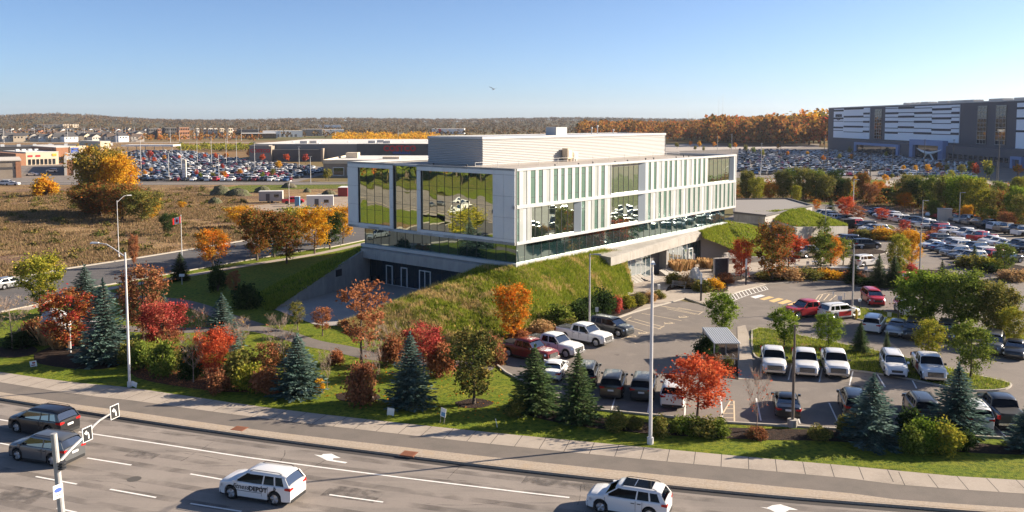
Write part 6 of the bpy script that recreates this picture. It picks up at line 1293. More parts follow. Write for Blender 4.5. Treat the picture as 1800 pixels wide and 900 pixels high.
# autumn wood left of the warehouse: front trees one by one, the depth of it as one mass
L3 = []; pals = ['forest', 'orange', 'forest', 'scarlet', 'forest', 'goldmix', 'orange', 'olive', 'yellow', 'mapleturn']
for i in range(62):
    t = i/61; px = 1040+t*420+r9.uniform(-5, 5); ty = (222-28*max(0, (px-1250)/200)**.7 if px > 1250 else 222-4*math.sin(px*.05))+r9.uniform(-2, 5); by = 243+max(0, (px-1150)/300)*9+r9.uniform(0, 4)
    g = G(px, by); L3.append((g.x, g.y, min(32, top_h(g, ty)), r9.choice(pals), 1.0))
far_row(L3, 'along the front of the autumn wood')
def woods(name, pts, hs, m, label, nq, seed, ls=.16, w=.5):
    rs = np.random.RandomState(seed); pts = np.asarray(pts); n = len(pts); idx = np.repeat(np.arange(n), nq); N = len(idx); h = np.asarray(hs)[idx][:, None]
    u = rs.normal(size=(N, 3)); u /= np.linalg.norm(u, axis=1)[:, None]; u *= rs.uniform(.5, 1, (N, 1)); C = pts[idx]+(u*np.array([w*.8, w*.8, .42])+np.array([0, 0, .55]))*h; V = np.empty((0, 3)); d = rs.normal(size=(N, 3)); d /= np.linalg.norm(d, axis=1)[:, None]; e = np.cross(d, rs.normal(size=(N, 3))); e /= np.linalg.norm(e, axis=1)[:, None]; s = h*ls*.6
    V = np.stack([C-d*s, C+e*s, C+d*s, C-e*s], 1).reshape(-1, 3); o = link(name, np_mesh(name, V, np.arange(4*N).reshape(-1, 4), [m])); return tag(o, label, 'woods', kind='stuff')
rs = np.random.RandomState(77)
def region(px0, px1, d0, d1, n, zf=lambda x, y: 0):
    d = np.sqrt(rs.uniform(d0*d0, d1*d1, n)); a = (rs.uniform(px0, px1, n)-900)/CF; x = a*d; return np.stack([x, d, np.array([zf(q, w) for q, w in zip(x, d)])], 1)
p = region(1245, 1470, 760, 1150, 420); woods('autumn_wood', p, rs.uniform(20, 30, 420), LM['forest'], 'deep autumn wood beside the warehouse', 110, 1, .115)
p = region(1020, 1250, 900, 1500, 420); woods('autumn_wood', p, rs.uniform(16, 25, 420), LM['forest'], 'deep autumn wood behind the office roof', 90, 2, .115)
def ridge(x, y):
    return 0
# rolling far land
def hill(x, y):
    d = math.hypot(x, y); a = math.atan2(x, y)
    if d < 1700: return 0
    k = min(1, (d-1700)/2600); px = 900+math.tan(a)*CF
    top = 24+5*math.sin(a*9+1)+4*math.sin(a*23)+14*math.exp(-((px-110)/100)**2)-6*math.exp(-((px-1000)/200)**2)
    return top*k*k*(3-2*k)
n1, n2 = 120, 40; V = []; F = []
for j in range(n2):
    d = 1700+(7500-1700)*(j/(n2-1))**1.4
    for i in range(n1):
        a = -.75+1.5*i/(n1-1); x, y = math.sin(a)*d, math.cos(a)*d; V.append((x, y, hill(x, y)+.2))
for j in range(n2-1):
    for i in range(n1-1): F.append((j*n1+i, j*n1+i+1, (j+1)*n1+i+1, (j+1)*n1+i))
mb = MB(); mb.add(V, F); tag(mb.build('hills', M['hill'], smooth=True), kind='structure')
p = region(-60, 1880, 2300, 5200, 5200, hill); woods('distant_woods', p, rs.uniform(11, 19, 5200), LM['woods'], 'brown autumn woods over the far rolling hills', 24, 3, .18, .85)
p = region(-60, 1300, 1150, 2400, 1500, hill); woods('distant_woods', p, rs.uniform(6, 11, 1500), LM['woods'], 'suburban trees in the middle distance', 16, 4, .24, .6)
p = region(-40, 470, 930, 1500, 420, hill); woods('suburb_trees', p, rs.uniform(5, 9, 420), LM['forest'], 'garden trees among the distant houses', 22, 5, .22, .55)
p = region(590, 770, 760, 1150, 150); woods('willow_thicket', p, rs.uniform(6, 10, 150), LM['yellow'], 'golden willow thicket behind the big store', 50, 6, .18, .8)
p = region(315, 450, 640, 700, 90); woods('hedge_thicket', p, rs.uniform(3, 6, 90), LM['yellowgreen'], 'yellow green thicket at the end of the shopping lot', 40, 7, .2, .8)
# left of the photograph: what the mirrored windows show
for i in range(66):
    x = -218-(i % 3)*11-r9.uniform(0, 9); y = 22+i*2.1+r9.uniform(-2, 2); far_tree(x, y, r9.uniform(9, 14), r9.choice(['green', 'green', 'mapleturn', 'darkgreen', 'olive', 'forest', 'redbrown']), '%s roadside tree left of the photograph, mirrored in the glass' % ORD[i], 'trees left of the photograph mirrored in the office glass', 1.0)
for i, (x, y, k_, cc) in enumerate(((-104, 84, 'suv', 'black'), (-112, 93, 'sedan', 'white'), (-96, 76, 'suv', 'silver'), (-121, 90, 'pickup', 'white'), (-132, 96, 'sedan', 'grey'), (-84, 79, 'suv', 'black'), (-139, 60, 'suv', 'dark grey'), (-131, 50, 'pickup', 'white'), (-134, 66, 'sedan', 'blue'))):
    car(k_, cc, x, y, 152 if i < 6 else 80, '%s %s, %s of the cars off to the left mirrored in the glass' % (cc, KN[k_], ORD[i]), lod=2, group='cars left of the photograph mirrored in the office glass', z=-.15)
# ================================================================== OTHER BUILDINGS
def bld(name, label, x0, x1, y0, y1, h, wall, roof, cat='building', extra=None, rz=None):
    cx, cy = (x0+x1)/2, (y0+y1)/2; w, d = (x1-x0)/2, (y1-y0)/2
    if rz is not None: cx -= math.sin(rz)*d; cy = y0+math.cos(rz)*d
    if rz is None:
        rz = 0
        if (cat == 'shops' or cx < -150) and cat != 'store': rz = math.atan2(-cx, y0); w *= math.cos(rz); cx -= math.tan(rz)*d*.9
    t = thing(name, label, cat, (cx, cy, 0), rz)
    mb = MB(); mb.box(-w, w, -d, d, -.05, h); mb.build('wall', wall, t)
    mb = MB(); mb.box(-w-.1, w+.1, -d-.1, d+.1, h, h+.25); mb.build('roof', roof, t)
    return t, w, d, h
def band(t, name, m, boxes, label=None):
    mb = MB()
    for b_ in boxes: mb.box(*b_)
    return mb.build(name, m, t, label=label)
def XA(px, y): return (px-900)/CF*y
# big grey store with the red sign
t, w, d, h = bld('warehouse_store', 'long grey warehouse store with a red and blue sign', XA(446, 482), XA(905, 482), 482, 610, 9.3, M['mgrey'], M['roofwhite'], 'store')
xx = lambda px: XA(px, 482)-(XA(446, 482)+XA(905, 482))/2
band(t, 'dark_facade', M['dgrey'], [(xx(628), xx(900), -d-.6, -d, 0, 9.6)])
band(t, 'entry_block', M['mgrey'], [(xx(446), xx(480), -d-8, -d, 0, 9.0)]); band(t, 'entry_canopy', M['dgrey'], [(xx(484), xx(568), -d-6, -d, 3.4, 6.6), (xx(484), xx(568), -d-5.5, -d-5.2, 0, 3.4)])
band(t, 'entry_trim', M['tan'], [(xx(480), xx(484), -d-8, -d, 0, 8.5), (xx(568), xx(572), -d-6, -d, 0, 7.2)])
band(t, 'base_band', M['dark'], [(xx(628), xx(900), -d-.8, -d-.6, 1.5, 2.3)])
put_text('sign_lettering', 'COSTCO', 4.4, M['redsign'], t, Matrix.Translation((xx(703), -d-.75, 6.9)) @ Matrix.Rotation(R(90), 4, 'X'), True, .12); put_text('sign_lettering', 'WHOLESALE', 1.7, M['blue'], t, Matrix.Translation((xx(706), -d-.75, 4.5)) @ Matrix.Rotation(R(90), 4, 'X'), True, .1)
put_text('sign_lettering', 'COSTCO', 2.6, M['redsign'], t, Matrix.Translation((xx(465), -d-8.15, 5.9)) @ Matrix.Rotation(R(90), 4, 'X'), True, .1)
band(t, 'roof_unit', M['galv'], [(xx(px), xx(px)+4, -d+yy, -d+yy+4, 9.5, 11) for px, yy in ((523, 6), (537, 10), (640, 14), (648, 30), (669, 10), (760, 30))])
band(t, 'skylight', M['white'], [(-w+k*11, -w+k*11+1.2, -d+10+(k % 3)*30, -d+12+(k % 3)*30, 9.5, 9.8) for k in range(1, 12)])
# brown building with white roof in front of it
t, w, d, h = bld('retail_building', 'tan brick building with a broad white roof left of the office', XA(568, 342), -16, 342, 402, 6.0, M['tan'], M['roofwhite'], 'store')
band(t, 'parapet', M['cream'], [(-w-.2, w, -d-.3, -d, 5.4, 6.9), (-w-.3, -w, -d-.3, d, 5.4, 6.9)]); band(t, 'window', M['g_far'], [(-w+4+k*5.5, -w+8+k*5.5, -d-.35, -d-.3, 1, 3.8) for k in range(9)]); band(t, 'window_frame', M['white'], [(-w+3.8+k*5.5, -w+8.2+k*5.5, -d-.33, -d-.3, .8, 4.0) for k in range(9)])
band(t, 'tower', M['cream'], [(-w+3, -w+8, 1, 7, 6, 8.6)]); band(t, 'roof_unit', M['cream'], [(-w+20, -w+27, -8, -4, 6.25, 7.2), (-w+40, -w+46, 4, 8, 6.25, 7.2)])
# shops on the left
t, w, d, h = bld('retail_building', 'cream shop row with red sign lettering left of the shopping road', XA(48, 440), XA(101, 440), 440, 475, 6.4, M['cream'], M['roofwhite'], 'shops', rz=R(46))
band(t, 'shop_window', M['g_far'], [(-w+1+k*1.9, -w+2.2+k*1.9, -d-.15, -d, .3, 3.0) for k in range(7)]); band(t, 'shop_sign', M['redsign'], [(-w+1+k*3.6, -w+3+k*3.6, -d-.2, -d, 4.2, 5.1) for k in range(2)]); band(t, 'shop_sign', M['yellow'], [(w-3, w-1, -d-.2, -d, 4.4, 5.6)]); band(t, 'brick_end', M['brick'], [(-w-4.5, -w, -d, d, 0, 6.0)]); band(t, 'roof_unit', M['white'], [(-w+1.5+k*3, -w+3+k*3, 2, 4, 6.6, 7.6) for k in range(4)])
t, w, d, h = bld('retail_building', 'brick and cream store with a blue sign panel', XA(101, 452), XA(150, 452), 452, 490, 8.5, M['brick'], M['roofwhite'], 'shops', rz=R(46))
band(t, 'front_panel', M['cream'], [(-w+6.5, w, -d-.4, -d, 0, 9.3)]); band(t, 'sign_panel', M['blue'], [(-.3, 3.6, -d-.55, -d-.4, 5.6, 8.3)]); band(t, 'shop_window', M['g_far'], [(-w+.8+k*1.3, -w+1.8+k*1.3, -d-.2, -d, .5, 3.8) for k in range(4)]+[(3.8+k*1.2, 4.7+k*1.2, -d-.55, -d-.4, .5, 4.2) for k in range(2)])
t, w, d, h = bld('retail_building', 'tan building with a brick corner pier at the left photo edge', XA(-40, 335), XA(31, 335), 335, 370, 6.6, M['tan'], M['roofwhite'], 'shops')
band(t, 'brick_pier', M['brick'], [(w-1.6, w+.2, -d-.3, -d+4, 0, 6.4)]); band(t, 'cornice', M['pale'], [(-w-.3, w+.4, -d-.5, d, 6.6, 7.0)]); band(t, 'stripe', M['shingle'], [(-w, w-1.7, -d-.12, -d, 3.4, 4.2)])
t, w, d, h = bld('retail_building', 'brick and dark glass shop seen end on, right of the entry road', XA(105, 352), XA(150, 352), 352, 432, 6.2, M['brick'], M['roofwhite'], 'shops')
band(t, 'dark_front', M['g_far'], [(-w-.25, -w, -d+3+k*9, -d+9+k*9, .4, 4.6) for k in range(8)]); band(t, 'white_pier', M['pale'], [(-w-.4, -w+.6, -d-.2+k*9, -d+2+k*9, 0, 7.0) for k in range(9)]); band(t, 'low_wall', M['pale'], [(-w+3, w, -d-.2, -d, 0, 2.6)]); band(t, 'roof_unit', M['galv'], [(-w+3, -w+5, -20+k*12, -17+k*12, 6.4, 7.6) for k in range(5)])
t, w, d, h = bld('retail_building', 'cream block shop with brick base beyond the entry road', XA(177, 560), XA(195, 560), 560, 590, 9, M['cream'], M['roofwhite'], 'shops', rz=R(50)); band(t, 'dark_wing', M['brick'], [(-w-9, -w, -d+3, d, 0, 5.4)]); band(t, 'shop_window', M['g_far'], [(-2, 2, -d-.1, -d, .5, 3.5)])
t, w, d, h = bld('retail_building', 'long dark roofed shops behind the cream row', XA(-20, 560), XA(168, 560), 560, 610, 5.6, M['shingle'], M['shingle'], 'shops'); band(t, 'roof_unit', M['white'], [(-w+6+k*9, -w+8+k*9, -d+3, -d+5, 5.85, 7.4) for k in range(8)]+[(-w+26, -w+36, -d+8, -d+9, 5.85, 6.8)])
sheet('shopping_lot', [(XA(20, 318), 318), (XA(105, 318), 318), (XA(103, 435), 435), (XA(44, 435), 435)], .014, M['lot'])
for (px, py, k_, c_2, hd, lab) in [(92, 303, 'suv', 'white', 185, 'long white SUV crossing the shop entry road'), (56, 309, 'sedan', 'white', 185, 'white car behind the long white SUV on the entry road'), (76, 288, 'sedan', 'white', 100, 'white car parked far up the entry road'), (22, 326, 'sedan', 'white', 180, 'white car on the road at the far left edge'), (8, 325, 'suv', 'white', 180, 'white SUV cut by the far left edge')]:
    g = G(px, py); car(k_, c_2, g.x, g.y, hd, lab, lod=2)
# fuel station canopy
t = thing('fuel_canopy', 'flat white fuel station canopy above the shopping lot', 'canopy', (XA(268, 600), 600, 0)); band(t, 'roof', M['roofwhite'], [(-18, 17, -7, 7, 5.0, 6.0)]); band(t, 'fascia', M['white'], [(-18.2, 17.2, -7.2, -7, 4.9, 6.1)])
for k in range(6):
    mb = MB(); mb.tube([(-15+k*6, -4, 0), (-15+k*6, -4, 5)], .25, 6); mb.build('column', M['galv'], t)
# tall pale pylon sign
g = G(324.5, 318); t = thing('pylon_sign', 'tall pale stone pylon sign by the shopping road', 'sign', (g.x, g.y, 0)); band(t, 'pylon', M['pale'], [(-.75, .75, -.4, .4, 0, 7.6)]); band(t, 'cap', M['cream'], [(-.5, .5, -.3, .3, 7.6, 7.9)]); band(t, 'sign_panel', M['white'], [(-.55, .55, -.46, -.4, 1.2+k*1.1, 2.0+k*1.1) for k in range(5)])
# fulfilment warehouse on the right, measured on its long wall
XW = 249.0
WH = thing('fulfilment_warehouse', 'huge striped grey warehouse with blue entrances on the right', 'warehouse', (XW, 0, 0))
def WY(px): return XW*CF/(px-900)
def WZ(px, py): y = WY(px); return CH-(py-213)/CF*y
mb = MB(); mb.box(.6, 170, 330, WY(1453), -.05, 32); mb.build('wall', M['azd'], WH)
mb = MB(); mb.box(.4, 170.2, 329.8, WY(1453)+.2, 32, 32.6); mb.build('roof', M['roofwhite'], WH)
def wrect(name, m, lst, x0=0.3, x1=.6, par=None):
    mb = MB()
    for a, b, z0, z1 in lst: mb.box(x0, x1, WY(b), WY(a), z0, z1)
    return mb.build(name, m, par or WH)
Z0, Z1 = 11.5, 31.4
wrect('pale_panel', M['azw'], [(1463, 1526, 9.5, 31.4)]); wrect('pale_panel', M['azw'], [(1553, 1683, 9.8, 31.2)]); wrect('pale_panel', M['azw'], [(1783, 1850, 7.8, 31.0)])
st = []
def strip(px, py, h=.9): st.append((px[0], px[1], WZ((px[0]+px[1])/2, py)-h/2, WZ((px[0]+px[1])/2, py)+h/2))
for px in (1463, 1480): pass
for (a, b, ys) in [((1463), 1480, (194.5, 208, 224)), (1481, 1515, (191, 205, 222.5)), (1515, 1526, (199.5, 214, 231)), (1553, 1576, (199, 214, 233)), (1576, 1604, (189.5, 205, 223.5)), (1604, 1635, (198.5, 214, 234)), (1635, 1669, (192, 208, 228)), (1669, 1683, (198.5, 214.5, 235))]:
    for yy in ys: strip((a, b), yy, 1.25)
wrect('dark_stripe', M['azs'], st, .1, .3); st = []
for (a, b, ys) in [(1463, 1480, (213, 229)), (1481, 1515, (214, 232)), (1515, 1526, (206, 223)), (1553, 1576, (190.5, 206, 225)), (1576, 1604, (198, 214, 232.5)), (1604, 1635, (190, 206, 225.5)), (1635, 1669, (200, 217, 236)), (1669, 1683, (188.5, 206, 226))]:
    for yy in ys: strip((a, b), yy, .45)
wrect('thin_stripe', M['azs'], st, .15, .3); st = []
for yy in (189.5, 208, 231): strip((1783, 1850), yy, 1.0)
wrect('dark_stripe', M['azs'], st, .1, .3)
for a, b in ((1535, 1547), (1715, 1731), (1747, 1765)):
    w_ = wrect('stair_window', M['g_far'], [(a, b, 10, 30.2)], .2, .6); wrect('mullion', M['galv'], [(a+(b-a)*k/3-.15, a+(b-a)*k/3+.15, 10, 30.2) for k in range(4)]+[(a, b, 10+k*2.2, 10.2+k*2.2) for k in range(10)], .1, .2, w_)
mb = MB(); mb.box(-14, .1, 335, WY(1505), -.05, 8.6); mb.build('podium', M['azd'], WH)
def prect(name, m, lst, x0=-14.4, x1=-14.0):
    mb = MB()
    XP = XW-14.2
    for a, b, z0, z1 in lst: mb.box(x0, x1, XP*CF/(b-900), XP*CF/(a-900), z0, z1)
    return mb.build(name, m, WH)
prect('blue_frame', M['azb'], [(1503, 1581, 6.2, 7.8), (1503, 1506, 0, 6.2), (1577, 1581, 0, 6.2)], -15.2, -14); prect('glazing', M['g_far'], [(1506, 1577, .3, 6.2)])
prect('blue_frame', M['azb'], [(1603, 1662, 8.4, 11.4), (1603, 1609, 0, 8.4), (1654, 1662, 0, 8.4)], -16, -13); prect('glazing', M['g_far'], [(1609, 1654, .3, 8.4)])
prect('window_band', M['g_far'], [(1666, 1779, 2.4, 4.6)]); prect('window_post', M['azd'], [(1666+k*9, 1668+k*9, 2.2, 4.8) for k in range(13)], -14.6, -14.3); prect('blue_frame', M['azb'], [(1780, 1800, 4.2, 5.6), (1780, 1784, 0, 4.2), (1796, 1800, 0, 4.2)], -15.4, -14)
mb = MB()
for (px, w_) in ((1536, 4), (1548, 2), (1556, 2), (1568, 10), (1597, 12), (1622, 18), (1640, 10), (1683, 14), (1725, 14), (1748, 16), (1758, 3), (1775, 14)):
    mb.box(20, 26, WY(px)-w_*.5, WY(px)+w_*.5, 32.6, 34.6)
mb.build('roof_unit', M['galv'], WH)
yl = (WY(1466)+WY(1478))/2; put_text('sign_lettering', 'amazon', 4.2, M['azs'], WH, Matrix.Translation((.12, yl, 26.6)) @ Matrix.Rotation(R(-90), 4, 'Z') @ Matrix.Rotation(R(90), 4, 'X'), True, .05)
mb = MB(); pts = [(0.1, yl+4.5-k*1.1, 24.2-1.2*math.sin(math.pi*k/8)) for k in range(9)]; mb.tube(pts, .3, 5); mb.build('sign_swoosh', M['azs'], WH)
# the entrance sculpture: two arcs on a stem
yy_ = (XW-20)*CF/(1632-900); mb = MB(); mb.tube([(-20, yy_+14-k*3.5, 6.8-2.2*math.sin(math.pi*k/8)) for k in range(9)], [.15, .4, .6, .75, .8, .75, .6, .4, .15], 6); mb.tube([(-20, yy_+7, 0), (-20, yy_+1.5, 4.6)], .45, 6); mb.tube([(-20, yy_-7, 0), (-20, yy_-1.5, 4.6)], .45, 6); o = mb.build('entrance_sculpture', M['white']); o.location = (XW, 0, 0); tag(o, 'white curved sculpture before the tall blue entrance', 'sculpture')
# trailers behind the wood edge
for i, (a, b, y_, lab) in enumerate([(1366, 1398, 252, 'left white trailer row by the warehouse'), (1380, 1450, 247, 'right white trailer row by the warehouse')]):
    g0 = G(a, y_); g1 = G(b, y_); t = thing('trailer_row', lab, 'trailers', (g0.x, g0.y, 0)); band(t, 'box', M['boxwhite'], [(k*3.0, k*3.0+2.6, 0, 14, 1.2, 4.1) for k in range(int((g1.x-g0.x)/3.0))]); band(t, 'wheels', M['rubber'], [(k*3.0+.2, k*3.0+2.4, 1, 3, 0, 1.2) for k in range(int((g1.x-g0.x)/3.0))])
# distant suburb
def house(x, y, w, d, h, wallm, roofm, label, gable_front, rz=0, grp='distant houses'):
    t = thing('house', label, 'house', (x, y, 0), rz if rz else R(r5.uniform(30, 62)), grp); mb = MB(); mb.box(-w/2, w/2, -d/2, d/2, 0, h)
    rh = 3.0; q = MB()
    if gable_front:
        q.add([(-w/2-.3, -d/2-.3, h), (w/2+.3, -d/2-.3, h), (0, -d/2-.3, h+rh), (-w/2-.3, d/2, h), (w/2+.3, d/2, h), (0, d/2, h+rh)], [(1, 4, 5, 2), (4, 3, 5), (3, 0, 2, 5), (0, 3, 4, 1)]); mb.add([(-w/2, -d/2, h), (w/2, -d/2, h), (0, -d/2, h+rh-.3)], [(0, 1, 2)])
    else:
        q.add([(-w/2, -d/2-.3, h), (w/2, -d/2-.3, h), (w/2, d/2+.3, h), (-w/2, d/2+.3, h), (-w/2+1, 0, h+rh), (w/2-1, 0, h+rh)], [(0, 1, 5, 4), (2, 3, 4, 5), (1, 2, 5), (3, 0, 4), (0, 3, 2, 1)])
    mb.build('wall', wallm, t); q.build('roof', roofm, t); wn = MB()
    for k in range(3): wn.box(-w/2+1.2+k*(w-2)/3, -w/2+2.5+k*(w-2)/3, -d/2-.06, -d/2, h*.62, h*.86)
    wn.build('windows', M['g_far'], t); return t
r5 = random.Random(5); rows_ = [(940, -30, 248, 15), (1010, -30, 240, 15), (1090, -20, 250, 16), (1200, -30, 260, 18), (1340, -30, 280, 20), (1500, -30, 330, 22), (1720, -30, 420, 24)]
wn_ = {0: ('cream', M['cream']), 1: ('pale', M['pale']), 2: ('brick', M['brick']), 3: ('tan', M['tan']), 4: ('white', M['white'])}
for ri, (y, p0, p1, n) in enumerate(rows_):
    for i in range(n):
        px = p0+(p1-p0)*(i+.5)/n+r5.uniform(-2, 2); q = r5.choice([0, 1, 1, 2, 3, 4]); rm_ = r5.choice(['shingle', 'shingle', 'shingle_b']); gf = r5.random() < .45
        house(XA(px, y), y+r5.uniform(-8, 8), r5.uniform(8, 11)*(1.0 if gf else 1.35), 11, r5.uniform(5, 6.5), wn_[q][1], M[rm_], '%s house with %s roof, %s from the left in %s suburb row' % (wn_[q][0], 'dark' if rm_ == 'shingle' else 'brown', ORD[i], ORD[ri]), gf)
def flats(px0, px1, y, h, n_st, wm, label, d=30, name='apartment_block', cols=6, glass=M['g_far']):
    xm_ = (XA(px0, y)+XA(px1, y))/2; hw_ = (XA(px1, y)-XA(px0, y))*.42; d = min(d, hw_*1.1); t, w, dd, hh = bld(name, label, xm_-hw_, xm_+hw_, y, y+d, h, wm, M['mgrey'], 'building', rz=R(44))
    for s in range(n_st): band(t, 'windows', glass, [(-w+(2*w)*(k+.25)/cols, -w+(2*w)*(k+.75)/cols, -dd-.2, -dd, h*(s+.3)/n_st, h*(s+.75)/n_st) for k in range(cols)])
    return t
flats(65, 111, 2050, 14, 4, M['dgrey'], 'long dark glass block on the far left hill foot'); flats(111, 142, 2060, 15, 4, M['cream'], 'cream apartment block joined to the dark glass block')
flats(261, 284, 1080, 13, 3, M['dgrey'], 'dark brick office left of the red brick one', cols=5); flats(278, 285, 1074, 13, 3, M['brick'], 'narrow red brick stair block', cols=2)
flats(289, 314, 1085, 14, 3, M['shingle'], 'dark fronted mid rise beside the red brick building'); flats(314, 336, 1075, 14.5, 3, M['brick'], 'red brick three storey building with pale ground floor')
for i, (a, b) in enumerate(((346, 352), (359, 364), (367, 376), (377, 384), (387, 395), (402, 411))): flats(a, b, 1130, 13, 3, M['pale'] if i < 4 else M['cream'], '%s pale town house from the left in the far terrace' % ORD[i], 14, 'town_house', 2)
t, w, dd, hh = bld('industrial_building', 'low green glass showroom with a white roof line', XA(424, 1100), XA(485, 1100), 1100, 1160, 6.5, M['g_far'], M['roofwhite']); band(t, 'dark_roof_hall', M['shingle'], [(-w-6, -w+22, 30, 60, 6.75, 11)])
for a, b, y, h, lab in ((462, 488, 1150, 9, 'first low white industrial shed left of the willow thicket'), (484, 532, 1210, 8.5, 'second long white industrial shed'), (530, 566, 1300, 10, 'white industrial hall with a grey front'), (566, 605, 1330, 9, 'right hand white industrial hall'), (560, 600, 2300, 12, 'far pale warehouse under the ridge'), (759, 816, 1500, 9, 'white and red roofed far depot above the plant room')):
    t, w, dd, hh = bld('industrial_building', lab, XA(a, y), XA(b, y), y, y+40, h, M['white'] if 'grey' not in lab else M['mgrey'], M['roofwhite']); band(t, 'dock_doors', M['mgrey'], [(-w+2+k*6, -w+5+k*6, -dd-.2, -dd, .3, 4) for k in range(max(2, int(2*w/6)-1))])
    if 'red' in lab: band(t, 'red_panel', M['redsign'], [(-w+12, -w+16, -dd-.4, -dd-.2, 2, 9.2)])
for i, px in enumerate((8, 22, 62, 80, 120, 150, 165, 178, 205, 216, 222, 238, 300, 316, 342, 372, 400, 425, 455, 470, 590, 700)):
    y = 880+(i % 4)*90; o = MB(); o.tube([(0, 0, 0), (0, 0, 15)], [.28, .14], 5); o.tube([(-.8, 0, 15), (.8, 0, 15)], .22, 5); o = o.build('floodlight_pole', M['galv']); o.location = (XA(px, y), y, 0); tag(o, '%s thin lot lamp mast from the left on the horizon side' % ORD[i], 'lamp mast', 'far lot lamp masts')
for i, (px, by, ty) in enumerate(((248, 300, 238), (297, 318, 268), (319, 300, 250), (347, 290, 246), (372, 290, 240), (398, 292, 242), (416, 290, 240), (448, 300, 250), (526, 300, 258), (546, 322, 275), (385, 318, 270))):
    g = G(px, by); h = top_h(g, ty); o = MB(); o.tube([(0, 0, 0), (0, 0, h)], [.16, .09], 5); o.tube([(-.6, 0, h), (.6, 0, h)], .14, 5); o = o.build('lot_lamp', M['galv']); o.location = g; tag(o, '%s slim lamp post in the shopping lot' % ORD[i], 'lamp post', 'lamp posts of the shopping lot')
for i, (px, by, ty, mm) in enumerate(((1261, 268, 240, 'galv'), (1286, 270, 236, 'galv'), (1336, 330, 290, 'whitepole'), (1448, 306, 238, 'dark'), (1454, 298, 250, 'dark'), (1529, 335, 272, 'dark'), (1568, 306, 262, 'dark'), (1624, 300, 246, 'dark'), (1675, 300, 246, 'dark'), (1750, 345, 282, 'dark'), (1754, 320, 244, 'dark'), (1338, 300, 252, 'galv'), (1372, 290, 248, 'dark'), (1586, 262, 236, 'white'))):
    g = G(px, by); h = top_h(g, ty); o = MB(); o.tube([(0, 0, 0), (0, 0, h)], [.16, .10], 6); o.tube([(-.5, 0, h), (.5, 0, h)], .13, 5); o = o.build('lot_lamp', M[mm]); o.location = g; tag(o, '%s lamp post on the warehouse side' % ORD[i], 'lamp post', 'lamp posts on the warehouse side')
for i, (px, ty) in enumerate(((1262, 172), (1269, 166), (1209, 196), (1221, 200))):
    o = MB(); h = (213-ty)/CF*4800+22; o.tube([(0, 0, 0), (0, 0, h)], [1.0, .5], 4); o = o.build('radio_mast', M['galv']); o.location = (XA(px, 4800), 4800, 0); tag(o, ['left tall faint radio mast', 'tallest faint radio mast', 'short far radio mast', 'fourth far radio mast'][i]+' on the horizon', 'radio mast', 'radio masts on the horizon')
# construction yard behind the field
def yard(name, label, cat, px, py, w, d, h, m, rz, extra=None):
    g = G(px, py); t = thing(name, label, cat, (g.x, g.y, 0), R(rz)); mb = MB(); mb.box(-w/2, w/2, -d/2, d/2, .45 if 'trailer' in name else 0, h); mb.build('box', m, t)
    mb = MB()
    for k in range(int(w/.9)): mb.box(-w/2+.4+k*.9, -w/2+.46+k*.9, -d/2-.03, -d/2, .6, h-.15)
    mb.build('ribs', m, t); mb = MB(); mb.box(-w/2-.03, w/2+.03, -d/2-.04, d/2+.03, h, h+.08); mb.build('roof', M['boxwhite'], t)
    if 'trailer' in name:
        mb = MB(); mb.box(-w*.2, -w*.2+1.0, -d/2-.05, -d/2-.01, .6, 2.5); mb.build('door', M['dgrey'], t); mb = MB(); mb.box(w*.15, w*.15+1.2, -d/2-.05, -d/2-.01, 1.5, 2.3); mb.build('window', M['g_far'], t); mb = MB(); [mb.tube([(q, -d/2+.1, .35), (q, -d/2+.3, .35)], .35, 10) for q in (-.6, .3)]; mb.build('wheels', M['rubber'], t)
    return t
yard('site_trailer', 'grey site trailer at the left of the gravel yard', 'site trailer', 477, 356, 6.2, 2.6, 3.1, M['boxgrey'], 8); yard('site_trailer', 'white site trailer at the right of the gravel yard', 'site trailer', 563, 366, 6.6, 2.8, 3.2, M['boxwhite'], 10); yard('portable_toilet', 'blue portable toilet between the trailers', 'portable toilet', 523, 362, 1.2, 1.2, 2.4, M['boxblue'], 5); yard('shipping_container', 'dark red shipping container at the back of the yard', 'container', 606, 344, 2.8, 6, 2.6, M['boxred'], 0)
g = G(515, 358); t = car('pickup', 'red', g.x, g.y, 20, 'red pickup between the two site trailers', lod=2)
for i, (px, py, w, h, lab) in enumerate(((388, 344, 42, 4.5, 'grassy dark soil heap left of the yard'), (378, 358, 28, 2.6, 'small dark soil heap in front of the grassy one'), (420, 344, 48, 3.2, 'long lumpy soil heap beside the yard'), (462, 338, 34, 2.8, 'soil heap behind the grey site trailer'), (508, 330, 30, 2.6, 'brown soil heap behind the red pickup'), (540, 338, 16, 1.9, 'little dark soil heap in the middle of the yard'), (578, 342, 28, 2.0, 'rubble heap left of the red container'))):
    g = G(px, py); rs_2 = np.random.RandomState(i); mb = MB(); n = 14; V = []; F = []; W_ = w/CF*g.y*.5
    for j in range(8):
        for k in range(n):
            a = 2*math.pi*k/n; r_ = math.sqrt(max(0, 1-(j/7)**2))*.9+.02; V.append((math.cos(a)*W_*r_*(1+rs_2.uniform(-.12, .12)), math.sin(a)*W_*.8*r_*(1+rs_2.uniform(-.12, .12)), h*.72*(j/7)**1.3+rs_2.uniform(-.22, .22)*(j > 0)))
    for j in range(7):
        for k in range(n): F.append((j*n+k, j*n+(k+1) % n, (j+1)*n+(k+1) % n, (j+1)*n+k))
    mb.add(V, F); o = mb.build('soil_heap', M['dirt'], smooth=True); o.location = (g.x, g.y, -.1); tag(o, lab, 'soil heap', 'soil heaps round the construction yard')
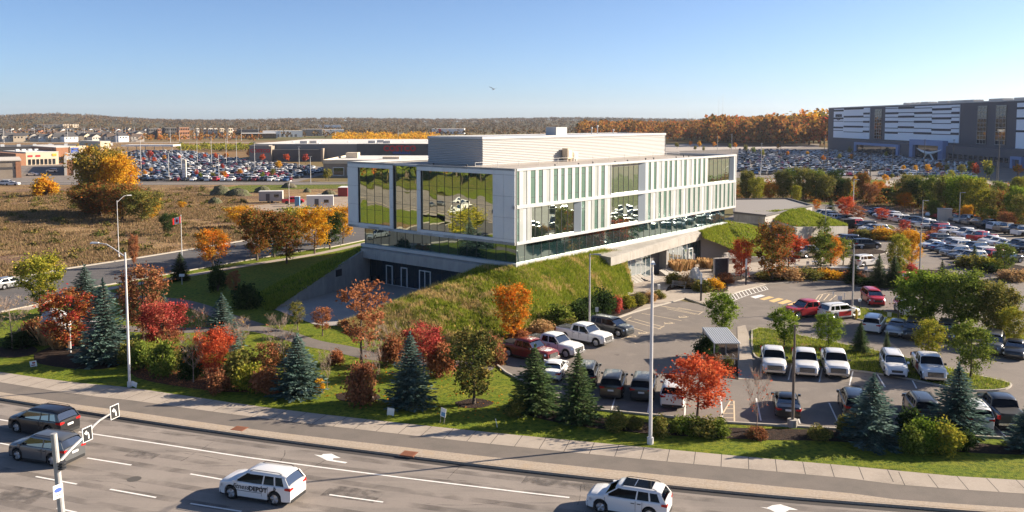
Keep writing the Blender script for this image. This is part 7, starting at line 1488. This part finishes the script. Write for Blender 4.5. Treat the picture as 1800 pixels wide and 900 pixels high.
# ================================================================== STREET FURNITURE
def lamp(px, py, ty, label, arm, m, head_m=None, base=False, r=.11, tilt=0):
    g = G(px, py); h = top_h(g, ty); t = thing('street_lamp' if arm else 'lot_lamp', label, 'lamp', (g.x, g.y, 0)); mb = MB(); mb.tube([(0, 0, 0), (0, 0, h*.5), (0, 0, h)], [r, r*.85, r*.62], 10); mb.tube([(0, 0, 0), (0, 0, .45)], r*1.7, 10); mb.build('pole', m, t)
    if base: q = MB(); q.tube([(0, 0, -.05), (0, 0, .55)], .36, 14); q.build('concrete_base', M['conc_l'], t)
    ax_, ay_, L_ = arm or (1, 0, .5)
    d = Vector((ax_, ay_, 0)).normalized(); q = MB()
    if arm: pts = [Vector((0, 0, h-.35)), d*.9*L_/2.4+Vector((0, 0, h+.22)), d*1.6*L_/2.4+Vector((0, 0, h+.62)), d*L_+Vector((0, 0, h+.72))]
    else: pts = [Vector((0, 0, h-.08)), d*L_+Vector((0, 0, h-.05))]
    q.tube(pts, .045, 6); q.build('arm', m, t); q = MB(); e = pts[-1]; n_ = Vector((-d.y, d.x, 0)); 
    vs = [e+d*a+n_*b+Vector((0, 0, c)) for a, b, c in ((-.1, -.09, -.05), (.65, -.16, -.08), (.65, .16, -.08), (-.1, .09, -.05), (-.1, -.06, .06), (.6, -.11, .05), (.6, .11, .05), (-.1, .06, .06))]
    q.add(vs, [(0, 3, 2, 1), (4, 5, 6, 7), (0, 1, 5, 4), (1, 2, 6, 5), (2, 3, 7, 6), (3, 0, 4, 7)]); q.build('lamp_head', head_m or m, t); return t, h
lamp(228, 680, 444, 'tall pale street lamp at the left with its arm over the lawn', (-1, .25, 2.6), M['whitepole'], M['white'])
lamp(1143, 780, 469, 'tallest pale street lamp standing at the sidewalk edge', (-.15, -1, 2.4), M['whitepole'], M['white'], r=.13)
lamp(1036, 590, 446, 'grey lot lamp standing against the front berm', None, M['galv'])
lamp(1393, 750, 571, 'bronze lot lamp on a concrete drum beside the black sedan', None, M['bronze'], base=True)
lamp(1498, 546, 430, 'grey lot lamp beside the conifers in the middle of the lot', None, M['galv'], base=True)
lamp(1616, 494, 396, 'grey lot lamp right of the golden tree', None, M['galv']); lamp(1450, 428, 362, 'slim lamp in front of the pale service wall', None, M['galv']); lamp(1499, 388, 315, 'pale lamp by the far red maple', None, M['whitepole']); lamp(1621, 400, 352, 'lamp at the end of the outer car row', None, M['galv']); lamp(1686, 392, 338, 'tall lamp in the brush behind the outer row', None, M['galv'])
lamp(209, 453, 352, 'thin pale lamp across the side road', (.8, .6, 1.6), M['whitepole'], r=.07); lamp(509, 388, 324, 'thin white lamp beyond the roadside trees', (0.2, 1, .6), M['whitepole'], r=.07)
lamp(1336, 330, 292, 'pale lamp standing in the brush behind the office', None, M['whitepole'])
# flag on its pole
g = G(320, 456); h = top_h(g, 379); t = thing('flagpole', 'white flagpole by the side road', 'flagpole', (g.x, g.y, 0)); mb = MB(); mb.tube([(0, 0, 0), (0, 0, h)], [.07, .04], 8); mb.tube([(0, 0, h), (0, 0, h+.1)], .08, 8); mb.build('pole', M['white'], t)
mb = MB(); nx = 12; mats_ = [LM['flag'], LM['flagw']]; FW, FHh = 1.5, 1.05
for i in range(nx):
    for j in range(2):
        def fp(u, v_): return (-u*FW*.9, .12*math.sin(u*7)+.05, h-.1-FHh*(1-v_)-.38*u)
        u0, u1 = i/nx, (i+1)/nx; mi = 0 if (i < 3 or i >= 9) else 1; mb.add([fp(u0, j/2), fp(u1, j/2), fp(u1, (j+1)/2), fp(u0, (j+1)/2)], [(0, 1, 2, 3)], mi)
leaf = [(0, .5), (.12, .25), (.3, .3), (.22, .08), (.45, 0), (.22, -.22), (.28, -.35), (.05, -.3), (0, -.5), (-.05, -.3), (-.28, -.35), (-.22, -.22), (-.45, 0), (-.22, .08), (-.3, .3), (-.12, .25)]
fo = mb.build('flag', mats_); fo.location = (g.x, g.y, 0); tag(fo, 'red and white maple leaf flag on the pole', 'flag')
for sgn in (-.012, .012):
    mb = MB(); mb.add([(-FW*.45+a*.55, .12*math.sin((FW*.45-a*.55)/(FW*.9)*7)+.05+sgn, h-.1-FHh*.5-.38*.5+b*.7) for a, b in leaf], [tuple(range(16))]); mb.build('maple_leaf', LM['flag'], fo)
# mast arm with two left turn signs
pole_d = 35.0; X = (97-900)/CF*pole_d; t = thing('signal_mast', 'metal mast arm pole at the bottom left with lane signs above the road', 'mast', (X, pole_d, -.16))
def PZ(x, y, dist):
    rr = ray(x, y); return Vector((0, 0, CH))+rr*(dist/rr.y)
pt = PZ(94.5, 762, pole_d); mb = MB(); mb.tube([(0, 0, 0), (pt.x-X, 0, pt.z+.16)], [.17, .125], 14); mb.tube([(0, 0, 0), (0, 0, .3)], .3, 14); mb.build('pole', M['galv'], t)
p0 = PZ(99, 818, pole_d); p1 = PZ(150, 765, 36.6); p2 = PZ(175, 739, 38.5); p3 = PZ(193, 728, 40.2)
arm = [Vector((p.x-X, p.y-pole_d, p.z+.16)) for p in (p0, PZ(125, 789, 35.7), p1, PZ(165, 748, 37.6), p2, p3)]
mb = MB(); mb.tube(arm, [.075, .065, .06, .05, .045, .04], 8); mb.build('arm', M['galv'], t)
mb = MB(); [mb.tube([(arm[0].x*.5-.0, 0, arm[0].z+dz-.03), (arm[0].x*.5, 0, arm[0].z+dz+.03)], .165, 12) for dz in (-.12, 0, .12)]; mb.build('clamp', M['dark'], t)
mt_sign = []
for i, (cx, cy, dd, wpx, hpx, lab) in enumerate(((153.5, 763, 36.6, 17, 31, 'near black sign with a white left turn arrow on the mast arm'), (201.5, 723.5, 40.4, 15, 29, 'far black sign with a white left turn arrow at the arm end'))):
    c = PZ(cx, cy, dd); hh_ = hpx/CF*dd*.86; ww = hh_*.80; tt = thing('turn_sign', lab, 'road sign', c, R(-38), 'left turn signs on the mast arm')
    tt.rotation_euler = (0, R(-3), R(68))
    q = MB(); q.box(-ww/2, ww/2, -.012, .012, -hh_/2, hh_/2); q.build('border', M['white'], tt); q = MB(); q.box(-ww/2+.03, ww/2-.03, -.016, -.0125, -hh_/2+.03, hh_/2-.03); q.build('face', M['black'], tt)
    s = hh_*.5; q = MB(); ar = []
    outer = [(.22, -.55), (.22, -.1), (.12, .18), (-.10, .30), (-.10, .48), (-.46, .20), (-.10, -.08), (-.10, .10), (.0, .03), (.06, -.12), (.06, -.55)]
    q.add([(x_*s*1.15, -.0175, z_*s*1.25) for x_, z_ in outer], [tuple(range(len(outer)))]); q.build('arrow', M['white'], tt)
    q = MB(); q.box(-.03, .03, .012, .05, -hh_*.3, hh_*.3); q.build('bracket', M['galv'], tt)
c = PZ(102, 864, pole_d-.25); tt = thing('pole_placard', 'small white placard with blue oval print on the mast pole', 'placard', c, R(58)); q = MB(); q.box(-.21, .21, -.01, .01, -.29, .29); q.build('board', M['white'], tt); q = MB(); q.tube([(0, -.016, .06), (0, -.011, .06)], .15, 16); 
q.v = [(v[0]*1.1, v[1], (v[2]-.06)*.62+.06) for v in q.v]; q.build('oval', M['blue'], tt); pass
q = MB(); q.box(-.12, .12, -.014, -.0105, -.16, -.13); q.build('print_line', M['dark'], tt)
# yard signs on the lawn
def yard_sign(px, py, wpx, hpx, label, legs=True, rz=0, tilt=0, mark=None, lift=.35):
    g = G(px, py); w = wpx/CF*g.y; h = hpx/CF*g.y; t = thing('yard_sign', label, 'sign', g, R(rz), 'yard signs on the boulevard lawn'); t.rotation_euler = (0, R(tilt), R(rz)); z0 = lift if legs else .08
    q = MB(); q.box(-w/2, w/2, -.01, .01, z0, z0+h); q.build('board', M['white'], t)
    q = MB(); [q.box(x-.02, x+.02, -.02, .0, 0, z0) for x in (-w*.38, w*.38)]; q.build('stakes', M['wood'] if mark else M['white'], t)
    if mark: q = MB(); [q.box(a, b, -.013, -.0105, z0+c*h, z0+d*h) for a, b, c, d in mark]; q.build('print', M['boxblue'] if 'blue' in label else M['boxred'], t)
    return t
yard_sign(60, 646, 15, 10, 'small real estate style sign leaning at the far left', True, -15, -12, [(-.25, .2, .15, .35), (-.1, .25, .5, .8)], .1); yard_sign(235, 681, 12, 9, 'blank white board leaning on the left street lamp foot', False, -20, 14); yard_sign(686, 731, 13, 13, 'blank white square sign on the lawn', True, -10, 6, None, .06); yard_sign(777, 744, 11, 16, 'white and blue campaign sign on wooden stakes', True, -30, 8, [(-.15, .2, .1, .55)], .5)
g = G(874, 751); mb = MB(); mb.tube([(0, 0, 0), (-.12, 0, .62)], .025, 5); o = mb.build('marker_stake', M['white']); o.location = g; tag(o, 'thin leaning white stake in the lawn', 'stake')
# boulders at the corner
def rock(name, px, py, w, h, d, label, m, seed, parent=None, sharp=.25, cat='boulder'):
    rs_ = np.random.RandomState(seed); import bmesh
    bm = bmesh.new(); bmesh.ops.create_icosphere(bm, subdivisions=3, radius=1)
    ks = rs_.normal(size=(9, 3)); ks /= np.linalg.norm(ks, axis=1)[:, None]; cut = rs_.uniform(.62, .9, 9)
    for v in bm.verts:
        p = np.array(v.co[:])
        for k, c in zip(ks, cut):
            dd = p@k
            if dd > c: p = p-k*(dd-c)
        p = p*(1+.05*math.sin(p[0]*5+seed)*math.cos(p[2]*6)); v.co = (p[0]*w/2, p[1]*d/2, (p[2]*.62+.38)*h)
    me = bpy.data.meshes.new(name); bm.to_mesh(me); bm.free(); me.materials.append(m); o = link(name, me); g = G(px, py); o.location = (g.x, g.y, -.05); return tag(o, label, cat)
rock('boulder', 96, 592, 3.6, 3.0, 2.4, 'big pale grey boulder with a sharp top behind the crimson maple', M['boulder'], 3); rock('boulder', 165, 594, 2.6, 2.2, 2.0, 'second grey boulder between maple and large spruce', M['boulder'], 8); rock('boulder', 175, 598, 3.2, 1.0, 2, 'low flat grey rock by the large spruce', M['boulder'], 5)
rock('rock_sculpture', 1222, 506, 1.9, 2.9, 1.5, 'rough white rock sculpture on the plaza', M['rock'], 6, cat='sculpture'); rock('rock_sculpture', 1240, 508, 1.6, 1.6, 1.2, 'lower white rock beside the plaza sculpture', M['rock'], 12, cat='sculpture')
g = G(1267, 488); t = thing('stone_slab', 'upright dark stone slab in a pale frame on the plaza', 'monument', g, R(15)); q = MB(); q.box(-1.0, 1.0, -.12, .2, 0, 2.7); q.build('slab', M['stone'], t); q = MB(); q.box(-1.12, -1.0, -.16, .24, 0, 2.8); q.box(1.0, 1.12, -.16, .24, 0, 2.8); q.box(-1.0, 1.0, -.16, .24, 2.7, 2.8); q.build('frame', M['rock'], t)
g = G(1315, 462); t = thing('bench_wall', 'low pale concrete wall with stone blocks by the cheek wall', 'wall', g, BROT*.4); q = MB(); q.box(-5, 3, -.2, .2, 0, .9); q.build('wall', M['conc_l'], t); q = MB(); q.box(-4.6, -2.6, -.35, .35, .9, 1.4); q.box(-4.3, -3.0, -.3, .3, 1.4, 1.75); q.build('stone_block', M['rock'], t)
# bench
g = G(1193, 507); t = thing('bench', 'slatted bench with backrest at the entrance path', 'bench', g, R(-28))
q = MB(); [q.box(-1, 1, -.28+k*.13, -.18+k*.13, .44, .48) for k in range(4)]; q.build('seat', M['wood'], t); q = MB(); [q.box(-1, 1, .26+k*.03, .30+k*.03, .56+k*.14, .65+k*.14) for k in range(3)]; q.build('backrest', M['wood'], t)
for s in (-.85, .85):
    q = MB(); q.box(s-.04, s+.04, -.28, -.2, 0, .44); q.box(s-.04, s+.04, .2, .28, 0, .92); q.box(s-.04, s+.04, -.2, .2, .40, .44); q.build('leg', M['galv'], t)
for i, (px, py, rz_, lab) in enumerate(((1368, 477, 0, 'white metal cafe chair left on the plaza'), (1378, 480, 60, 'white metal cafe chair beside the first'), (1421, 470, 10, 'white metal chair near the plaza tree'), (1510, 478, 30, 'white chair by the dark grey bin'), (1522, 480, -20, 'white chair right of the dark bin'), (1400, 470, 90, 'cafe chair at the grey table'))):
    g = G(px, py); t = thing('cafe_chair', lab, 'chair', g, R(rz_), 'cafe chairs on the plaza'); q = MB(); q.box(-.23, .23, -.23, .23, .44, .47); q.build('seat', M['white'], t); q = MB(); q.box(-.23, .23, .2, .23, .5, .9); q.build('backrest', M['white'], t)
    for a, b in ((-.2, -.2), (.2, -.2), (-.2, .2), (.2, .2)): q = MB(); q.tube([(a, b, 0), (a, b, .44)], .015, 4); q.build('leg', M['galv'], t)
for i, (px, py, lab) in enumerate(((1374, 476, 'round white cafe table left'), (1432, 468, 'round pale cafe table under the plaza tree'), (1480, 478, 'long white bench table before the red orange maple'))):
    g = G(px, py); t = thing('cafe_table', lab, 'table', g, 0, 'cafe tables on the plaza'); q = MB()
    if i < 2: q.tube([(0, 0, .72), (0, 0, .76)], .5, 16)
    else: q.box(-1.8, 1.8, -.3, .3, .6, .72)
    q.build('table_top', M['white'], t); q = MB(); q.tube([(0, 0, 0), (0, 0, .72)], .05, 6); q.tube([(0, 0, 0), (0, 0, .04)], .28, 10); q.build('pedestal', M['galv'], t)
g = G(1521, 466); t = thing('waste_enclosure', 'dark grey waste enclosure by the white SUV', 'bin', g, R(15)); q = MB(); q.box(-.9, .9, -.6, .6, 0, 1.5); q.build('body', M['dgrey'], t); q = MB(); q.box(-.95, .95, -.65, .65, 1.5, 1.6); q.build('lid', M['dark'], t)
g = G(1489, 402); t = thing('waste_container', 'black waste container behind the wedge roof', 'bin', g, R(10)); q = MB(); q.box(-1.2, 1.2, -.8, .8, 0, 1.9); q.build('body', M['black'], t); q = MB(); q.box(-1.25, 1.25, -.85, .85, 1.9, 2.0); q.build('lid', M['dark'], t)
g = G(1660, 388); t = thing('utility_cabinet', 'pale utility cabinet behind the outer car row', 'cabinet', g, R(-10)); q = MB(); q.box(-1.3, 1.3, -.8, .8, 0, 2.6); q.build('body', M['pale'], t); q = MB(); q.box(-1.4, 1.4, -.9, .9, 2.6, 2.75); q.box(-.02, .02, -.83, -.8, .2, 2.4); q.build('lid', M['galv'], t)
g = G(1532, 403); t = thing('screen_wall', 'low pale screen wall in front of the parked sedans', 'wall', g, R(-2)); q = MB(); q.box(-2.9, 2.9, -.15, .15, 0, 1.1); q.build('panel', M['conc_l'], t); q = MB(); q.box(-3, 3, -.2, .2, 1.1, 1.2); q.build('coping', M['kerb'], t)
# light columns of the plaza: dark foot, luminous looking white top
for i, (px, py, ty, lab) in enumerate(((1147, 512, 466, 'left'), (1232, 529, 480, 'nearest'), (1220, 472, 446, 'far'), (1311, 501, 455, 'right'))):
    g = G(px, py); h = top_h(g, ty); t = thing('light_column', lab+' slim plaza light column, dark below and white on top', 'lamp', g, 0, 'light columns on the plaza'); q = MB(); q.box(-.09, .09, -.09, .09, 0, h*.62); q.build('post', M['dark'], t); q = MB(); q.box(-.1, .1, -.1, .1, h*.62, h); q.build('diffuser', M['white'], t)
g = G(1158, 514); q = MB(); q.box(-.15, .15, -.15, .15, 0, .95); q.box(-.17, .17, -.17, .17, .95, 1.0); o = q.build('bollard', M['white']); o.location = g; tag(o, 'short white bollard by the entrance steps', 'bollard')
# small sign plates on posts
for i, (px, py, ty, w, lab) in enumerate(((1049, 566, 540, .34, 'white sign plate behind the dark SUV'), (1091, 548, 525, .34, 'white sign plate by the red shrub'), (1122, 531, 516, .34, 'white sign plate by the olive shrub'), (1464, 533, 512, .1, 'thin marker post by the hatched triangle'), (1476, 535, 520, .5, 'pale sign plate left of the middle lamp'), (1553, 500, 476, .4, 'blue white sign post between the two conifers'), (1566, 540, 524, .1, 'thin post in front of the red SUV'), (1530, 548, 542, .4, 'low sign plate on the middle island'), (1563, 560, 549, .45, 'low white sign plate on the middle island'), (1484, 535, 515, .08, 'thin dark marker post right of the pale plate'), (1578, 560, 534, .12, 'grey card reader post on the island'))):
    g = G(px, py); h = top_h(g, ty); t = thing('sign_post', lab, 'sign', g, R(-8), 'small sign posts in the lot'); q = MB(); q.tube([(0, 0, 0), (0, 0, h)], .03, 6); q.build('post', M['galv'], t); q = MB(); q.box(-w/2, w/2, -.05, -.03, h-.5, h); q.build('plate', M['white'], t)
for i, (px, py, ty, m_, lab) in enumerate(((1505, 562, 544, 'yellow', 'yellow bollard at the gate island'), (1510, 558, 530, 'dark', 'gate camera post with a white head'), (1579, 562, 536, 'dark', 'dark intercom post on the island'))):
    g = G(px, py); h = top_h(g, ty); t = thing('bollard' if m_ == 'yellow' else 'camera_post', lab, 'post', g); q = MB(); q.tube([(0, 0, 0), (0, 0, h)], .11 if m_ == 'yellow' else .08, 10); q.build('post', M[m_], t); q = MB(); q.tube([(0, 0, h), (0, 0, h+.06)], .12, 10)
    if m_ == 'dark': q.box(-.12, .2, -.1, .1, h+.06, h+.28)
    q.build('cap', M['white'] if 'white' in lab else M[m_], t)
# bike shelter
g = G(1255, 648); ga_ = G(1298, 648); w_ = (ga_.x-g.x); t = thing('bike_shelter', 'small bike shelter with a translucent corrugated roof', 'shelter', ((g.x+ga_.x)/2, g.y, 0), R(0)); hs_ = 2.35; dd = 4.6
M['poly'] = mat('translucent_roof', (.50, .50, .48), .3)
q = MB(); 
for k in range(12): q.add([(-w_/2-.1+(w_+.2)*k/12, -.3, hs_), (-w_/2-.1+(w_+.2)*(k+.5)/12, -.3, hs_+.05), (-w_/2-.1+(w_+.2)*(k+1)/12, -.3, hs_), (-w_/2-.1+(w_+.2)*k/12, dd+.1, hs_+.25), (-w_/2-.1+(w_+.2)*(k+.5)/12, dd+.1, hs_+.30), (-w_/2-.1+(w_+.2)*(k+1)/12, dd+.1, hs_+.25)], [(0, 1, 4, 3), (1, 2, 5, 4)])
q.build('roof', M['poly'], t)
for x_ in (-w_/2, w_/2):
    for y_ in (0, dd): q = MB(); q.box(x_-.05, x_+.05, y_-.05, y_+.05, 0, hs_+.05*y_); q.build('post', M['galv'], t)
q = MB(); q.box(-w_/2, w_/2, -.02, .02, hs_-.12, hs_); q.box(-w_/2, w_/2, dd-.02, dd+.02, hs_+.1, hs_+.2); q.box(-w_/2-.02, -w_/2+.02, 0, dd, hs_-.1, hs_); q.box(w_/2-.02, w_/2+.02, 0, dd, hs_-.1, hs_); q.box(-w_/2, w_/2, -.02, .02, .9, .96); q.build('frame', M['galv'], t)
q = MB(); [q.tube([(-w_/2+.5+k*.55, 1.2, 0), (-w_/2+.5+k*.55, 1.2, .8), (-w_/2+.5+k*.55, 2.0, .8), (-w_/2+.5+k*.55, 2.0, 0)], .03, 6) for k in range(4)]; q.build('bike_rack', M['galv'], t)
tag(sheet('shelter_walk', GP([(1298, 668), (1325, 668), (1320, 600), (1310, 572), (1296, 575)]), .05, M['walk']), kind='structure')
tag(sheet('shelter_island', GP([(1236, 660), (1300, 668), (1302, 600), (1240, 600)]), .045, M['mulch']), kind='structure')
# terrace odds: a person like small standing figure is absent; a dark ash bin stands by the glass wall
g = G(659, 497); q = MB(); q.tube([(0, 0, .03), (0, 0, .75)], .16, 10); q.tube([(0, 0, .75), (0, 0, 1.0)], [.17, .05], 10); o = q.build('ash_bin', M['dark']); o.location = g; tag(o, 'small dark bin by the terrace glass wall', 'bin')
g = G(94, 467); q = MB(); q.tube([(0, 0, 0), (0, 0, .7)], .16, 10); q.tube([(0, 0, .7), (0, 0, .85)], [.18, .06], 10); q.tube([(-.25, 0, .5), (.25, 0, .5)], .07, 8); o = q.build('fire_hydrant', M['yellow']); o.location = g; tag(o, 'yellow fire hydrant at the field kerb', 'hydrant')
g = G(320, 500); t = thing('bird_feeder', 'little white lamp box on a post by the dark cone tree', 'post', g); q = MB(); q.tube([(0, 0, 0), (0, 0, 1.1)], .05, 6); q.build('post', M['galv'], t); q = MB(); q.box(-.3, .3, -.2, .2, 1.1, 1.4); q.build('box', M['white'], t)
# the bird over the roof
BD_ = 60.0; c = PZ(868, 157, BD_); V = []; t = None
mb = MB(); body = [(-.28, 0, 0), (-.1, 0, .02), (.12, 0, .02), (.3, 0, 0)]; mb.tube(body, [.02, .06, .055, .012], 8)
for s in (1, -1): mb.add([(.10, 0, .03), (-.10, 0, .03), (-.14, s*.30, .16), (.02, s*.30, .18), (-.12, s*.62, .30), (-.20, s*.60, .28)], [(0, 1, 2, 3), (3, 2, 5, 4)])
mb.add([(-.26, .0, .01), (-.42, .07, .0), (-.42, -.07, .0)], [(0, 1, 2)])
o = mb.build('bird', M['dark']); o.location = c; o.scale = (.55,)*3; o.rotation_euler = (R(8), R(-12), R(60)); tag(o, 'dark bird flying in the blue sky above the roof', 'bird')

# the air: far things fade a little
hz = MB(); hz.box(-9500, 9500, -600, 9800, -1.4, 190); ho = hz.build('haze', []); hm = bpy.data.materials.new('haze_air'); hm.use_nodes = True; ht = hm.node_tree; ht.nodes.remove(ht.nodes['Principled BSDF'])
hv = ht.nodes.new('ShaderNodeVolumePrincipled'); hv.inputs['Color'].default_value = (.80, .88, 1, 1); hv.inputs['Density'].default_value = .000045; hv.inputs['Anisotropy'].default_value = .2; ht.links.new(hv.outputs[0], ht.nodes['Material Output'].inputs['Volume']); ho.data.materials.append(hm); tag(ho, 'thin pale air between the camera and the horizon', 'haze', kind='stuff')
